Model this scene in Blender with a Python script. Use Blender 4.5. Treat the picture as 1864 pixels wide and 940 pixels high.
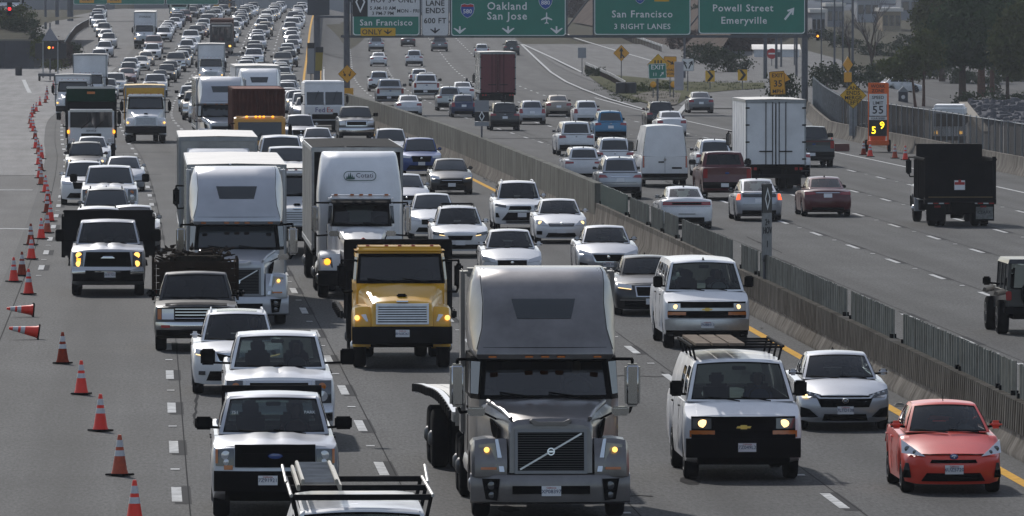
import bpy, bmesh, math, random
from mathutils import Vector, Matrix
for o in list(bpy.data.objects):
 bpy.data.objects.remove(o)
scene = bpy.context.scene
COL = scene.collection
R = random.Random(7)
rad = math.radians
# ------------------------------------------------------------------ camera, sky, sun, exposure
FPX, CAMH = 15400.0, 8.5                      # focal length in photo pixels (1864 wide), camera height on the overcrossing
PITCH = math.atan(490.0 / FPX)
cd = bpy.data.cameras.new("camera")
cd.sensor_width = 36.0
cd.lens = FPX / 1864.0 * 36.0
cd.clip_start, cd.clip_end = 1.0, 9000.0
cam = bpy.data.objects.new("camera", cd)
cam.location = (0, 0, CAMH)
cam.rotation_euler = (math.pi / 2 - PITCH, 0, 0)
COL.objects.link(cam)
scene.camera = cam
SUN_EL, SUN_AZ = rad(36), rad(-18)           # azimuth from +Y (down the road) towards +X
w = bpy.data.worlds.new("World")
scene.world = w
w.use_nodes = True
nt = w.node_tree
sky = nt.nodes.new("ShaderNodeTexSky")
sky.sky_type = 'NISHITA'
sky.sun_disc = False
sky.sun_elevation = SUN_EL
sky.sun_rotation = SUN_AZ
sky.air_density, sky.dust_density, sky.ozone_density = 1.0, .9, 1.2
bg = nt.nodes["Background"]
bg.inputs[1].default_value = 0.075
# a thin bright veil of high cloud lies evenly over the whole blue sky
veil = nt.nodes.new("ShaderNodeMix"); veil.data_type = 'RGBA'; veil.blend_type = 'ADD'; veil.inputs[0].default_value = 1.0
veil.inputs[7].default_value = (2.5, 2.7, 3.1, 1)
nt.links.new(sky.outputs[0], veil.inputs[6]); nt.links.new(veil.outputs[2], bg.inputs[0])
sl = bpy.data.lights.new("sun", 'SUN')
sl.energy, sl.angle, sl.color = 3.6, rad(1.2), (1.0, 0.96, 0.91)
sun = bpy.data.objects.new("sun", sl)
sdir = Vector((math.sin(SUN_AZ) * math.cos(SUN_EL), math.cos(SUN_AZ) * math.cos(SUN_EL), math.sin(SUN_EL)))
sun.rotation_euler = sdir.to_track_quat('Z', 'Y').to_euler()
sun.location = (0, 100, 200)
COL.objects.link(sun)
vs = scene.view_settings
vs.view_transform, vs.look, vs.exposure, vs.gamma = 'Standard', 'None', 0.0, 1.0
vs.use_curve_mapping = False
scene.cycles.use_denoising = True
scene.cycles.max_bounces = 6
scene.cycles.transparent_max_bounces = 10
scene.cycles.volume_bounces = 0
HAZE_DENSITY = 0.00009
# ------------------------------------------------------------------ road geometry helpers
def interp(p, x):
 if x <= p[0][0]: return p[0][1]
 if x >= p[-1][0]: return p[-1][1]
 for (a, b), (c, d) in zip(p, p[1:]):
  if x <= c:
   return b + (d - b) * (x - a) / (c - a)
def smooth(p, x):                             # Catmull-Rom-like monotone cubic through the points
 n = len(p)
 if x <= p[0][0]:
  return p[0][1] + (x - p[0][0]) * (p[1][1] - p[0][1]) / (p[1][0] - p[0][0])
 if x >= p[-1][0]:
  return p[-1][1] + (x - p[-1][0]) * (p[-1][1] - p[-2][1]) / (p[-1][0] - p[-2][0])
 for i in range(n - 1):
  if x <= p[i + 1][0]:
   x0, y0 = p[i]; x1, y1 = p[i + 1]
   h = x1 - x0
   s = (y1 - y0) / h
   m0 = s if i == 0 else (y1 - p[i - 1][1]) / (x1 - p[i - 1][0])
   m1 = s if i == n - 2 else (p[i + 2][1] - y0) / (p[i + 2][0] - x0)
   t = (x - x0) / h
   return ((2*t**3 - 3*t**2 + 1) * y0 + (t**3 - 2*t**2 + t) * h * m0 +
     (-2*t**3 + 3*t**2) * y1 + (t**3 - t**2) * h * m1)
# the yellow line beside the median, X against distance Y
YEL = [(20, 13.4), (70, 9.0), (103, 6.15), (140, 2.85), (179, -.85), (213, -4.3), (236, -6.9), (279, -11.4), (312, -14.2),
       (350, -16.9), (396, -19.5), (478, -23.0), (541, -25.7), (620, -29.0), (710, -32.3), (900, -39)]
ZL = [(0, 0), (245, 0), (285, -.25), (314, -.55), (350, -.62), (385, -.35), (437, .7), (467, 1.95), (507, 3.24), (554, 4.18), (626, 4.84), (700, 5.1), (760, 5.1), (2000, 5.1)]
ZR = [(0, 0), (300, 0), (380, 0.1), (437, .43), (475, 1.0), (520, 1.74), (566, 2.6), (626, 3.6), (700, 4.2), (760, 4.3), (2000, 4.3)]
YEL, ZL, ZR = ([(2*a, b) for a, b in t] for t in (YEL, ZL, ZR))   # tables were read off at half distance
def yel(y): return smooth(YEL, y)
def zroad(x, y):
 o = x - yel(y)
 t = min(1, max(0, (o - 0.6) / 3.0))
 t = t * t * (3 - 2 * t)
 a = smooth(ZL, y) if y < 1520 else 5.1
 b = smooth(ZR, y) if y < 1520 else 4.3
 z = a * (1 - t) + b * t
 ob = interp(OB, y)
 if o > ob:                                # the frontage road beyond the right-hand barrier lies lower
  q = min(1, (o - ob) / 3.0)
  z = z * (1 - q) + interp(ZF, y) * q
 return z
OB = [(0, 27.2), (240, 27.2), (285, 33), (330, 42), (400, 52), (480, 60), (700, 70)]
ZF = [(0, -2.6), (305, -2.6), (407, -1.4), (480, 0), (560, 2.2), (626, 3.6), (700, 4.2)]
OB, ZF = ([(2*a, b) for a, b in t] for t in (OB, ZF))
def heading(y):                               # rotation about Z of the road's far direction
 return math.atan(-(yel(y + 8) - yel(y - 8)) / 16.0)
def P(o, y, h=0.0):                           # point at offset o from the yellow line, distance y
 x = yel(y) + o
 return Vector((x, y, zroad(x, y) + h))
CP, SP = math.cos(PITCH), math.sin(PITCH)
def ray(px, py):
 u, v = (px - 932) / FPX, -(py - 470) / FPX
 d = Vector((u, CP + v * SP, -SP + v * CP))
 return d / d.y
def G(px, py):                                # ground point seen at a photo pixel
 d = ray(px, py)
 y, prev = 60.0, 60.0
 while y < 3000:
  if CAMH + d.z * y <= zroad(d.x * y, y):
   a, b = prev, y
   for _ in range(20):
    m = (a + b) / 2
    if CAMH + d.z * m <= zroad(d.x * m, m): b = m
    else: a = m
   return Vector((d.x * b, b, zroad(d.x * b, b)))
  prev = y
  y += 2.0
 return Vector((d.x * 1400, 1400, 5))
def A(px, py, y):                             # the point at distance y seen at a photo pixel
 d = ray(px, py)
 return Vector((d.x * y, y, CAMH + d.z * y))
def scale_at(y): return FPX / y
# ------------------------------------------------------------------ materials
MATS = {}
def mat(name, col, rough=.5, metal=0.0, coat=0.0, emit=None, estr=0.0, spec=.5, noise=0.0, nscale=6.0, bump=0.0, bscale=60.0, streak=0.0):
 if name in MATS: return MATS[name]
 if rough >= .7 and spec == .5: spec = .02
 m = bpy.data.materials.new(name)
 m.use_nodes = True
 t = m.node_tree
 b = t.nodes["Principled BSDF"]
 c = tuple(col) + (1,)
 b.inputs["Base Color"].default_value = c
 b.inputs["Roughness"].default_value = rough
 b.inputs["Metallic"].default_value = metal
 b.inputs["Specular IOR Level"].default_value = spec
 b.inputs["Coat Weight"].default_value = coat
 b.inputs["Coat Roughness"].default_value = .06
 if emit:
  b.inputs["Emission Color"].default_value = tuple(emit) + (1,)
  b.inputs["Emission Strength"].default_value = estr
 if noise or bump:
  tc = t.nodes.new("ShaderNodeTexCoord")
  n = t.nodes.new("ShaderNodeTexNoise")
  n.inputs["Scale"].default_value = nscale
  n.inputs["Detail"].default_value = 6
  n.inputs["Roughness"].default_value = .65
  t.links.new(tc.outputs["Object"], n.inputs["Vector"])
 if noise:
  r = t.nodes.new("ShaderNodeValToRGB")
  r.color_ramp.elements[0].position = .3
  r.color_ramp.elements[1].position = .7
  r.color_ramp.elements[0].color = tuple(x * (1 - noise) for x in col) + (1,)
  r.color_ramp.elements[1].color = tuple(min(1, x * (1 + noise * .5)) for x in col) + (1,)
  t.links.new(n.outputs["Fac"], r.inputs[0])
  t.links.new(r.outputs[0], b.inputs["Base Color"])
  if streak:                             # run-down stains and scuffs
   mp = t.nodes.new("ShaderNodeMapping"); mp.inputs["Scale"].default_value = (1.6, 1.6, .12)
   n3 = t.nodes.new("ShaderNodeTexNoise"); n3.inputs["Scale"].default_value = 1.3; n3.inputs["Detail"].default_value = 8; n3.inputs["Roughness"].default_value = .7
   t.links.new(tc.outputs["Object"], mp.inputs[0]); t.links.new(mp.outputs[0], n3.inputs["Vector"])
   r3 = t.nodes.new("ShaderNodeValToRGB"); r3.color_ramp.elements[0].position, r3.color_ramp.elements[1].position = .38, .62
   v = 1 - streak
   r3.color_ramp.elements[0].color = (v, v*.97, v*.93, 1)
   t.links.new(n3.outputs["Fac"], r3.inputs[0])
   mx = t.nodes.new("ShaderNodeMix"); mx.data_type = 'RGBA'; mx.blend_type = 'MULTIPLY'; mx.inputs[0].default_value = 1
   t.links.new(r.outputs[0], mx.inputs[6]); t.links.new(r3.outputs[0], mx.inputs[7]); t.links.new(mx.outputs[2], b.inputs["Base Color"])
 if bump:
  n2 = t.nodes.new("ShaderNodeTexNoise")
  n2.inputs["Scale"].default_value = bscale
  n2.inputs["Detail"].default_value = 4
  t.links.new(tc.outputs["Object"], n2.inputs["Vector"])
  bp = t.nodes.new("ShaderNodeBump")
  bp.inputs["Strength"].default_value = bump
  bp.inputs["Distance"].default_value = .02
  t.links.new(n2.outputs["Fac"], bp.inputs["Height"])
  t.links.new(bp.outputs[0], b.inputs["Normal"])
 MATS[name] = m
 return m
def paint(name, col, metal=.0, rough=.35, dirt=.12):
 """car paint under clear coat, with a film of road dust that thickens in patches"""
 if name in MATS: return MATS[name]
 m = mat(name, col, rough, metal, coat=.55, noise=dirt, nscale=1.3)
 t = m.node_tree
 b = t.nodes["Principled BSDF"]
 n = t.nodes.new("ShaderNodeTexNoise"); n.inputs["Scale"].default_value = 2.2; n.inputs["Detail"].default_value = 7
 tc = [x for x in t.nodes if x.type == 'TEX_COORD'][0]
 t.links.new(tc.outputs["Object"], n.inputs["Vector"])
 mr = t.nodes.new("ShaderNodeMapRange")
 mr.inputs[1].default_value, mr.inputs[2].default_value, mr.inputs[3].default_value, mr.inputs[4].default_value = .3, .75, .03, .3
 t.links.new(n.outputs["Fac"], mr.inputs[0])
 t.links.new(mr.outputs[0], b.inputs["Coat Roughness"])
 return m
WHITE = paint("paint_white", (.72, .72, .735))
OFFWHITE = paint("paint_off_white", (.52, .51, .49))
SILVER = paint("paint_silver", (.44, .45, .48), .55, .36)
GREY = paint("paint_grey", (.17, .175, .185), .5, .38)
TAUPE = paint("paint_taupe_metallic", (.19, .178, .176), .6, .36, .32)
BLACK = paint("paint_black", (.008, .008, .010))
DKGREY = paint("paint_charcoal", (.032, .034, .037), .3)
RED = paint("paint_coral_red", (.72, .050, .024))
MAROON = paint("paint_maroon", (.085, .004, .007), .1)
BLUE = paint("paint_blue", (.02, .06, .22), .2)
NAVY = paint("paint_navy", (.015, .03, .085), .2)
TAN = paint("paint_tan", (.30, .26, .22), .5, .4)
YELLOW = paint("paint_yellow", (.70, .36, .006))
AMBERY = paint("paint_school_yellow", (.52, .24, .015))
GREEN = mat("hopper_dark_green", (.004, .030, .018), .7, noise=.3)
SKYBLUE = paint("paint_sky_blue", (.03, .20, .38))
CHROME = mat("chrome", (.55, .55, .56), .12, 1.0)
ALU = mat("brushed_aluminium", (.5, .5, .51), .32, 1.0, noise=.15)
DULLALU = mat("weathered_aluminium", (.36, .35, .33), .5, .7, noise=.35, nscale=2)
PLASTIC = mat("black_plastic", (.005, .005, .0055), .65, spec=.02)
DARK = mat("dark_underbody", (.004, .004, .004), .95)
RUBBER = mat("tyre_rubber", (.010, .010, .0105), .85, noise=.4, nscale=5)
RIMM = mat("alloy_rim", (.30, .30, .31), .35, .9)
STEELRIM = mat("steel_rim", (.10, .10, .10), .5, .6)
GLASSD = mat("dark_window_glass", (.012, .016, .018), .04, spec=.9)
LENS = mat("lamp_lens", (.6, .6, .62), .08, .35, coat=1)
LENSD = mat("dark_lamp_lens", (.07, .07, .075), .06, .3, coat=1)
LAMPON = mat("lit_headlamp", (.9, .8, .6), .2, emit=(1.0, .68, .27), estr=1.9)
LAMPWARM = mat("lit_amber_headlamp", (.9, .6, .2), .2, emit=(1.0, .55, .12), estr=1.8)
AMBER = mat("amber_lens", (.45, .12, .01), .2, coat=.6)
AMBERON = mat("lit_amber_lens", (.8, .35, .03), .2, emit=(1.0, .42, .03), estr=2.0)
TAIL = mat("red_tail_lens", (.30, .010, .012), .12, coat=1)
TAILON = mat("lit_red_tail_lens", (.7, .03, .02), .2, emit=(1.0, .10, .03), estr=2.2)
PLATE = mat("plate_white", (.72, .72, .74), .5)
PLATEINK = mat("plate_ink", (.03, .04, .12), .6)
SEATM = mat("seat_fabric", (.012, .012, .013), .95)
REDBADGE = mat("red_badge", (.4, .02, .02), .4)
BLUEBADGE = mat("blue_badge", (.012, .045, .19), .2, coat=1)
GOLDBADGE = mat("gold_badge", (.55, .36, .08), .3, .6)
SKIN = mat("driver_skin", (.32, .18, .12), .6)
def glass_clear():
 m = bpy.data.materials.new("tinted_window_glass")
 m.use_nodes = True
 t = m.node_tree
 t.nodes.remove(t.nodes["Principled BSDF"])
 out = t.nodes["Material Output"]
 tr = t.nodes.new("ShaderNodeBsdfTransparent"); tr.inputs[0].default_value = (.30, .35, .34, 1)
 gl = t.nodes.new("ShaderNodeBsdfGlossy"); gl.inputs["Roughness"].default_value = .03
 fr = t.nodes.new("ShaderNodeFresnel"); fr.inputs[0].default_value = 1.6
 mx = t.nodes.new("ShaderNodeMixShader")
 t.links.new(fr.outputs[0], mx.inputs[0]); t.links.new(tr.outputs[0], mx.inputs[1]); t.links.new(gl.outputs[0], mx.inputs[2])
 t.links.new(mx.outputs[0], out.inputs[0])
 return m
GLASSC = glass_clear()
PAINT = "PAINT"
# ------------------------------------------------------------------ mesh helper
class M:
 """collects polygons for ONE mesh"""
 def __init__(s): s.v, s.f = [], []
 def add(s, vs, fs):
  b = len(s.v)
  s.v += [tuple(x) for x in vs]
  s.f += [tuple(i + b for i in f) for f in fs]
  return s
 def box(s, x0, x1, y0, y1, z0, z1):
  return s.add([(x0,y0,z0),(x1,y0,z0),(x1,y1,z0),(x0,y1,z0),(x0,y0,z1),(x1,y0,z1),(x1,y1,z1),(x0,y1,z1)],
    [(0,3,2,1),(4,5,6,7),(0,1,5,4),(1,2,6,5),(2,3,7,6),(3,0,4,7)])
 def rbox(s, x0, x1, y0, y1, z0, z1, r=.03, seg=2):
  bm = bmesh.new()
  bmesh.ops.create_cube(bm, size=1)
  for v in bm.verts:
   v.co = Vector(((x0+x1)/2 + v.co.x*(x1-x0), (y0+y1)/2 + v.co.y*(y1-y0), (z0+z1)/2 + v.co.z*(z1-z0)))
  r = min(r, .49*min(abs(x1-x0), abs(y1-y0), abs(z1-z0)))
  bmesh.ops.bevel(bm, geom=bm.edges[:], offset=r, segments=seg, affect='EDGES')
  bm.verts.index_update()
  s.add([v.co for v in bm.verts], [[v.index for v in f.verts] for f in bm.faces])
  bm.free()
  return s
 def hexa(s, pts):                          # 8 points: bottom ring 4, top ring 4
  return s.add(pts, [(0,3,2,1),(4,5,6,7),(0,1,5,4),(1,2,6,5),(2,3,7,6),(3,0,4,7)])
 def grid(s, rows, flip=False):
  n, m = len(rows), len(rows[0])
  b = len(s.v)
  s.v += [tuple(p) for r in rows for p in r]
  for i in range(n-1):
   for j in range(m-1):
    q = (b+i*m+j, b+i*m+j+1, b+(i+1)*m+j+1, b+(i+1)*m+j)
    s.f.append(q[::-1] if flip else q)
  return s
 def slab(s, rows, off):                    # a sheet of points made thick by the vector off
  n, m = len(rows), len(rows[0])
  off = Vector(off)
  back = [[Vector(p) + off for p in r] for r in rows]
  s.grid(rows); s.grid(back, True)
  edge = [(0, j) for j in range(m)] + [(i, m-1) for i in range(1, n)] + [(n-1, j) for j in range(m-2, -1, -1)] + [(i, 0) for i in range(n-2, 0, -1)]
  k = len(edge)
  s.add([rows[i][j] for i, j in edge] + [back[i][j] for i, j in edge], [(a, a+k, (a+1) % k + k, (a+1) % k) for a in range(k)])
  return s
 def cyl(s, p0, p1, r0, r1=None, n=10, caps=True):
  r1 = r0 if r1 is None else r1
  p0, p1 = Vector(p0), Vector(p1)
  d = (p1 - p0).normalized()
  a = d.orthogonal().normalized(); c = d.cross(a)
  vs = []
  for p, r in ((p0, r0), (p1, r1)):
   vs += [p + (a*math.cos(2*math.pi*k/n) + c*math.sin(2*math.pi*k/n))*r for k in range(n)]
  fs = [(k, (k+1) % n, n+(k+1) % n, n+k) for k in range(n)]
  if caps: fs += [tuple(range(n-1, -1, -1)), tuple(range(n, 2*n))]
  return s.add(vs, fs)
 def tube(s, pts, r, n=6):
  for a, b in zip(pts, pts[1:]): s.cyl(a, b, r, n=n)
  return s
 def lathe(s, prof, axis, o=(0,0,0), n=20):   # prof: (r, h) along axis 'x','y','z'
  o = Vector(o)
  vs = []
  for r, h in prof:
   for k in range(n):
    c, q = math.cos(2*math.pi*k/n)*r, math.sin(2*math.pi*k/n)*r
    p = {'x': (h, c, q), 'y': (q, h, c), 'z': (c, q, h)}[axis]
    vs.append(o + Vector(p))
  fs = []
  for i in range(len(prof)-1):
   for k in range(n):
    fs.append((i*n+k, i*n+(k+1) % n, (i+1)*n+(k+1) % n, (i+1)*n+k))
  fs.append(tuple(range(n-1, -1, -1))); fs.append(tuple(range((len(prof)-1)*n, len(prof)*n)))
  return s.add(vs, fs)
 def prism(s, poly, y0, y1):                 # poly in (x,z), extruded along y
  n = len(poly)
  return s.add([(x, y0, z) for x, z in poly] + [(x, y1, z) for x, z in poly],
    [tuple(range(n)), tuple(range(2*n-1, n-1, -1))] + [(k, k+n, (k+1) % n+n, (k+1) % n) for k in range(n)])
 def prismx(s, poly, x0, x1):                # poly in (y,z), extruded along x
  n = len(poly)
  return s.add([(x0, y, z) for y, z in poly] + [(x1, y, z) for y, z in poly],
    [tuple(range(n-1, -1, -1)), tuple(range(n, 2*n))] + [(k, (k+1) % n, (k+1) % n+n, k+n) for k in range(n)])
 def prismz(s, poly, z0, z1):
  n = len(poly)
  return s.add([(x, y, z0) for x, y in poly] + [(x, y, z1) for x, y in poly],
    [tuple(range(n-1, -1, -1)), tuple(range(n, 2*n))] + [(k, (k+1) % n, (k+1) % n+n, k+n) for k in range(n)])
 def join(s, o): return s.add(o.v, o.f)
 def mirror(s):
  return M().add([(-x, y, z) for x, y, z in s.v], [f[::-1] for f in s.f])
 def xf(s, fn):
  s.v = [tuple(fn(*p)) for p in s.v]
  return s
 def mesh(s, name, m, angle=38, fix=True):
  me = bpy.data.meshes.new(name)
  me.from_pydata(s.v, [], s.f)
  if fix:
   bm = bmesh.new(); bm.from_mesh(me)
   bmesh.ops.remove_doubles(bm, verts=bm.verts, dist=2e-4)
   bmesh.ops.recalc_face_normals(bm, faces=bm.faces)
   bm.to_mesh(me); bm.free()
  if m is not None and not isinstance(m, str): me.materials.append(m)
  elif m == PAINT: me.materials.append(WHITE)
  if angle:
   me.shade_smooth()
   me.set_sharp_from_angle(angle=rad(angle))
  return me
def link(name, data, parent=None, loc=None, rot=None):
 o = bpy.data.objects.new(name, data)
 COL.objects.link(o)
 if parent is not None: o.parent = parent
 if loc is not None: o.location = loc
 if rot is not None: o.rotation_euler = rot
 return o
def tag(o, label=None, cat=None, group=None, kind=None):
 if label: o["label"] = label
 if cat: o["category"] = cat
 if group: o["group"] = group
 if kind: o["kind"] = kind
 return o
def thing(name, label, cat, loc=(0,0,0), rz=0, group=None):
 return tag(link(name, None, None, loc, (0, 0, rz)), label, cat, group)
def obj(name, mm, m, parent=None, angle=38, loc=None, rot=None):
 return link(name, mm.mesh(name, m, angle), parent, loc, rot)
def text(name, body, size, m, parent=None, loc=(0,0,0), rot=(math.pi/2, 0, 0), align='CENTER', space=1.0, extrude=.004, width=None):
 c = bpy.data.curves.new(name, 'FONT')
 c.body, c.size, c.align_x, c.align_y, c.space_character, c.extrude, c.offset = body, size, align, 'CENTER', space, extrude, size*.014
 c.resolution_u = 2
 c.materials.append(m)
 return link(name, text_mesh(c), parent, loc, rot)
def text_mesh(c):                             # lettering as a plain mesh
 o = bpy.data.objects.new("letters", c)
 me = bpy.data.meshes.new_from_object(o)
 bpy.data.objects.remove(o)
 me.name = c.name
 return me
class Proto:
 """a vehicle as a list of parts; instances share its meshes"""
 def __init__(s): s.p = []
 def add(s, name, mm, m, parent=None, angle=38, label=None):
  me = mm.mesh(name, m, angle) if isinstance(mm, M) else mm
  s.p.append((name, me, parent, m == PAINT, label, None))
  return len(s.p) - 1
 def text(s, body, size, m, loc, parent=None, rot=(math.pi/2, 0, 0), space=1.0, name="lettering"):
  c = bpy.data.curves.new(name, 'FONT')
  c.body, c.size, c.align_x, c.align_y, c.extrude, c.space_character, c.resolution_u = body, size, 'CENTER', 'CENTER', .003, space, 2
  c.materials.append(m)
  s.p.append((name, text_mesh(c), parent, False, None, (loc, rot)))
  return len(s.p) - 1
 def place(s, name, label, cat, loc, rz, group, pm=None):
  root = thing(name, label, cat, loc, rz, group)
  made = []
  for (n, me, par, painted, lb, tf) in s.p:
   o = link(n, me, root if par is None else made[par])
   if tf: o.location, o.rotation_euler = tf
   if lb: o["label"] = lb
   if painted and pm is not None:
    o.material_slots[0].link = 'OBJECT'
    o.material_slots[0].material = pm
   made.append(o)
  return root
# ------------------------------------------------------------------ wheels
def wheel_parts(pr, x, y, r, wd, side, lod, rim=RIMM, parent=None, dual=False, style=0):
 """adds wheel (rim) with its tyre; x = outer face"""
 xi = x - side * wd
 if lod <= 1:
  tp = [(r*.62, 0), (r*.90, -.004), (r*.965, .02*1), (r, .05), (r, wd-.05), (r*.965, wd-.02), (r*.90, wd), (r*.62, wd)]
  n = 24
 else:
  tp = [(r*.6, 0), (r*.97, .0), (r, .04), (r, wd-.04), (r*.97, wd)]
  n = 14
 t = M().lathe([(a, side*(h-wd)) for a, h in tp], 'x', (x, y, r), n)
 if dual:
  t.lathe([(a, side*(h-wd*2.15)) for a, h in tp], 'x', (x, y, r), n)
 rm = M()
 d = .03
 if lod <= 1 and style == 0:
  rm.lathe([(r*.635, -side*.05), (r*.635, side*.004), (r*.57, side*.006), (r*.55, -side*.05)], 'x', (x, y, r), n)
  for k in range(5):
   a = 2*math.pi*k/5 + .3
   for q in (-.13, .13):
    p0 = Vector((x-side*.012, y+math.sin(a+q*2)*r*.12, r+math.cos(a+q*2)*r*.12)); p1 = Vector((x-side*.016, y+math.sin(a+q)*r*.58, r+math.cos(a+q)*r*.58))
    rm.cyl(p0, p1, r*.05, n=5)
  rm.cyl((x-side*.05, y, r), (x+side*.0, y, r), r*.14, n=10)
 elif style == 1:                           # truck wheel: deep dish with hub and nuts
  rm.lathe([(r*.63, -side*.02), (r*.60, side*.0), (r*.52, -side*.07), (r*.3, -side*.06), (r*.26, side*.02), (r*.16, side*.06), (.01, side*.06)], 'x', (x, y, r), n)
  for k in range(8):
   a = 2*math.pi*k/8
   rm.cyl((x-side*.07, y+math.sin(a)*r*.4, r+math.cos(a)*r*.4), (x-side*.03, y+math.sin(a)*r*.4, r+math.cos(a)*r*.4), .018, n=5)
 else:
  rm.lathe([(r*.62, -side*.03), (r*.60, side*.002), (r*.3, -side*.02), (r*.12, side*.0), (.01, side*.0)], 'x', (x, y, r), n)
 w = pr.add("wheel", rm, rim, parent, 45)
 pr.add("tyre", t, RUBBER, w, 45)
 if lod <= 1 and style == 0:
  pr.add("brake_disc", M().cyl((x-side*.09, y, r), (x-side*.06, y, r), r*.56, n=16), STEELRIM, w)
 return w
# ------------------------------------------------------------------ the generic light-vehicle body
class Car:
 def __init__(s, **k):
  s.k = k
  s.L, s.W = k['L'], k['W'] / 2
  s.gc, s.fo, s.wb, s.wr = k.get('gc', .2), k['fo'], k['wb'], k['wr']
  s.top, s.sh = k['top'], k['sh']
  s.fp, s.rp = k['fp'], k['rp']
  s.sw, s.rs = k.get('sweep', .26), k.get('rsweep', .16)
  s.ff, s.rf = k.get('ffall', 1.0), k.get('rfall', .8)
 def plan(s, y):
  n, t = s.k.get('nose', .90), s.k.get('tail', .92)
  return s.W * interp([(0, n), (.04, n+.035), (.12, n+.065), (.35, max(n+.085, .985)), (.9, 1), (s.L-.9, 1), (s.L-.3, .98), (s.L-.1, t+.035), (s.L-.03, t+.02), (s.L, t)], y)
 def D(s, x, y, z):
  t = min(1.05, abs(x) / s.W)
  if y < s.ff: y = y + (interp(s.fp, z) + s.sw * t**2.5) * (1 - y/s.ff)
  yr = s.L - y if y > s.L - s.rf else None
  if yr is not None and yr < s.rf:
   y = y - (interp(s.rp, z) + s.rs * t**2.5) * (1 - yr/s.rf)
  return (x, y, z)
 def T(s, x, y):
  w = s.plan(y)
  t = min(1, abs(x) / (.955*w))
  zt, zs = interp(s.top, y), interp(s.sh, y)
  return zt + (zs-zt) * t**2.4
 def F(s, x, z, off=.0):                    # point on the front face
  t = min(1.05, abs(x)/s.W)
  return (x, interp(s.fp, z) + s.sw*t**2.5 - off, z)
 def B(s, x, z, off=.0):
  t = min(1.05, abs(x)/s.W)
  return (x, s.L - (interp(s.rp, z) + s.rs*t**2.5) + off, z)
 def quad(s, c, off=.014, dep=.04, nx=6, nz=3, rear=False, crown=0):
  bl, br, tr, tl = [Vector((p[0], p[1])) for p in c]
  rows = []
  for i in range(nz+1):
   v = i/nz
   row = []
   for j in range(nx+1):
    u = j/nx
    p = (bl*(1-u)+br*u)*(1-v) + (tl*(1-u)+tr*u)*v
    o = off + crown * 16*u*(1-u)*v*(1-v)
    row.append(s.B(p.x, p.y, o) if rear else s.F(p.x, p.y, o))
   rows.append(row)
  return M().slab(rows, (0, -dep if rear else dep, 0))
 def stations(s):
  ys = {0, .04, .12, .22, .35, .55, .8, s.L-.8, s.L-.5, s.L-.3, s.L-.1, s.L-.03, s.L}
  ys |= {p[0] for p in s.top} | {p[0] for p in s.sh}
  s.arch = []
  Rr = s.wr + .065
  for a in (s.fo, s.fo+s.wb):
   for q in (-1.0, -.93, -.75, -.45, 0, .45, .75, .93, 1.0): ys.add(a + q*Rr)
   ys.add(a-Rr-.012); ys.add(a+Rr+.012)
  out = []
  for y in sorted(ys):
   if 0 <= y <= s.L and (not out or y-out[-1] > .009): out.append(y)
  return out
 def zbot(s, y):
  Rr = s.wr + .065
  g = s.gc
  if y < .35: g = s.gc + s.k.get('lipf', .0) * (1 - y/.35)
  if y > s.L-.4: g = s.gc + s.k.get('lipr', .1) * (1 - (s.L-y)/.4)
  for a in (s.fo, s.fo+s.wb):
   d = abs(y-a)
   if d <= Rr+1e-6: return max(g, s.wr + math.sqrt(max(0, Rr*Rr-d*d)))
  return g
 def lower(s):
  m = M()
  st = s.stations()
  rows = []
  bed = s.k.get('bed')
  for y in st:
   w = s.plan(y); zt, zs, zb = interp(s.top, y), interp(s.sh, y), s.zbot(y)
   zb = min(zb, zs - .06)
   h = zs - zb
   half = [(0, zb), (.80*w, zb), (.955*w, zb+.03), (.985*w, zb+.25*h), (w, zb+.60*h), (.992*w, zb+.74*h), (.98*w, zb+.9*h), (.955*w, zs)]
   if bed and bed[0] <= y <= bed[1]:
    half += [(.90*w, zs+.01), (.88*w, bed[2]), (.6*w, bed[2]), (.3*w, bed[2]), (0, bed[2])]
   else:
    half += [(.955*w*t, zt+(zs-zt)*t**2.4) for t in (.92, .78, .55, .28, 0)]
   ring = half + [(-x, z) for x, z in half[-2:0:-1]]
   rows.append([s.D(x, y, z) for x, z in ring])
  rows = [r + [r[0]] for r in rows]
  m.grid(rows)
  n = len(rows[0]) - 1
  for rear in (False, True):             # caps as strips across
   y = st[-1] if rear else st[0]
   w = s.plan(y)
   base = rows[-1] if rear else rows[0]
   hn = 12
   cap = []
   for i in range(hn+1):
    a = base[i]; b = base[(n-i) % n]
    x = abs(a[0]); z = a[2]
    row = []
    for j in range(9):
     xx = x - 2*x*j/8
     row.append(s.D(xx, y, z))
    cap.append(row)
   m.grid(cap, flip=not rear)
  return m
 # --- greenhouse patches
 def ghp(s, what, u, v):
  g = s.k['gh']
  cw, crn = g.get('cw', .13), g.get('crown', .035)
  if what == 'ws':                       # u -1..1, v 0..1
   wd = g['wf']*(1-v) + g['wr0']*v
   return Vector((u*wd, g['yc']*(1-v)+g['yr0']*v + cw*u*u*(1-.35*v) - .02*math.sin(math.pi*v), g['zc']*(1-v)+g['zr0']*v + crn*(1-u*u)*v + .012*math.sin(math.pi*v)))
  if what == 'rw':
   wd = g['wb']*(1-v) + g['wr1']*v
   return Vector((u*wd, g['yb']*(1-v)+g['yr1']*v - g.get('cb', .09)*u*u*(1-.3*v) + .015*math.sin(math.pi*v), g['zb']*(1-v)+g['zr1']*v + crn*(1-u*u)*v))
  if what == 'roof':
   a, b = s.ghp('ws', u, 1), s.ghp('rw', u, 1)
   p = a*(1-v) + b*v
   p.z += g.get('arch', .03)*4*v*(1-v)
   return p
  sd = 1 if what == 'sr' else -1
  a, b, c, d = s.ghp('ws', sd, 0), s.ghp('ws', sd, 1), s.ghp('rw', sd, 1), s.ghp('rw', sd, 0)
  lo = a*(1-u) + d*u
  hi = b*(1-u) + c*u
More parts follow.
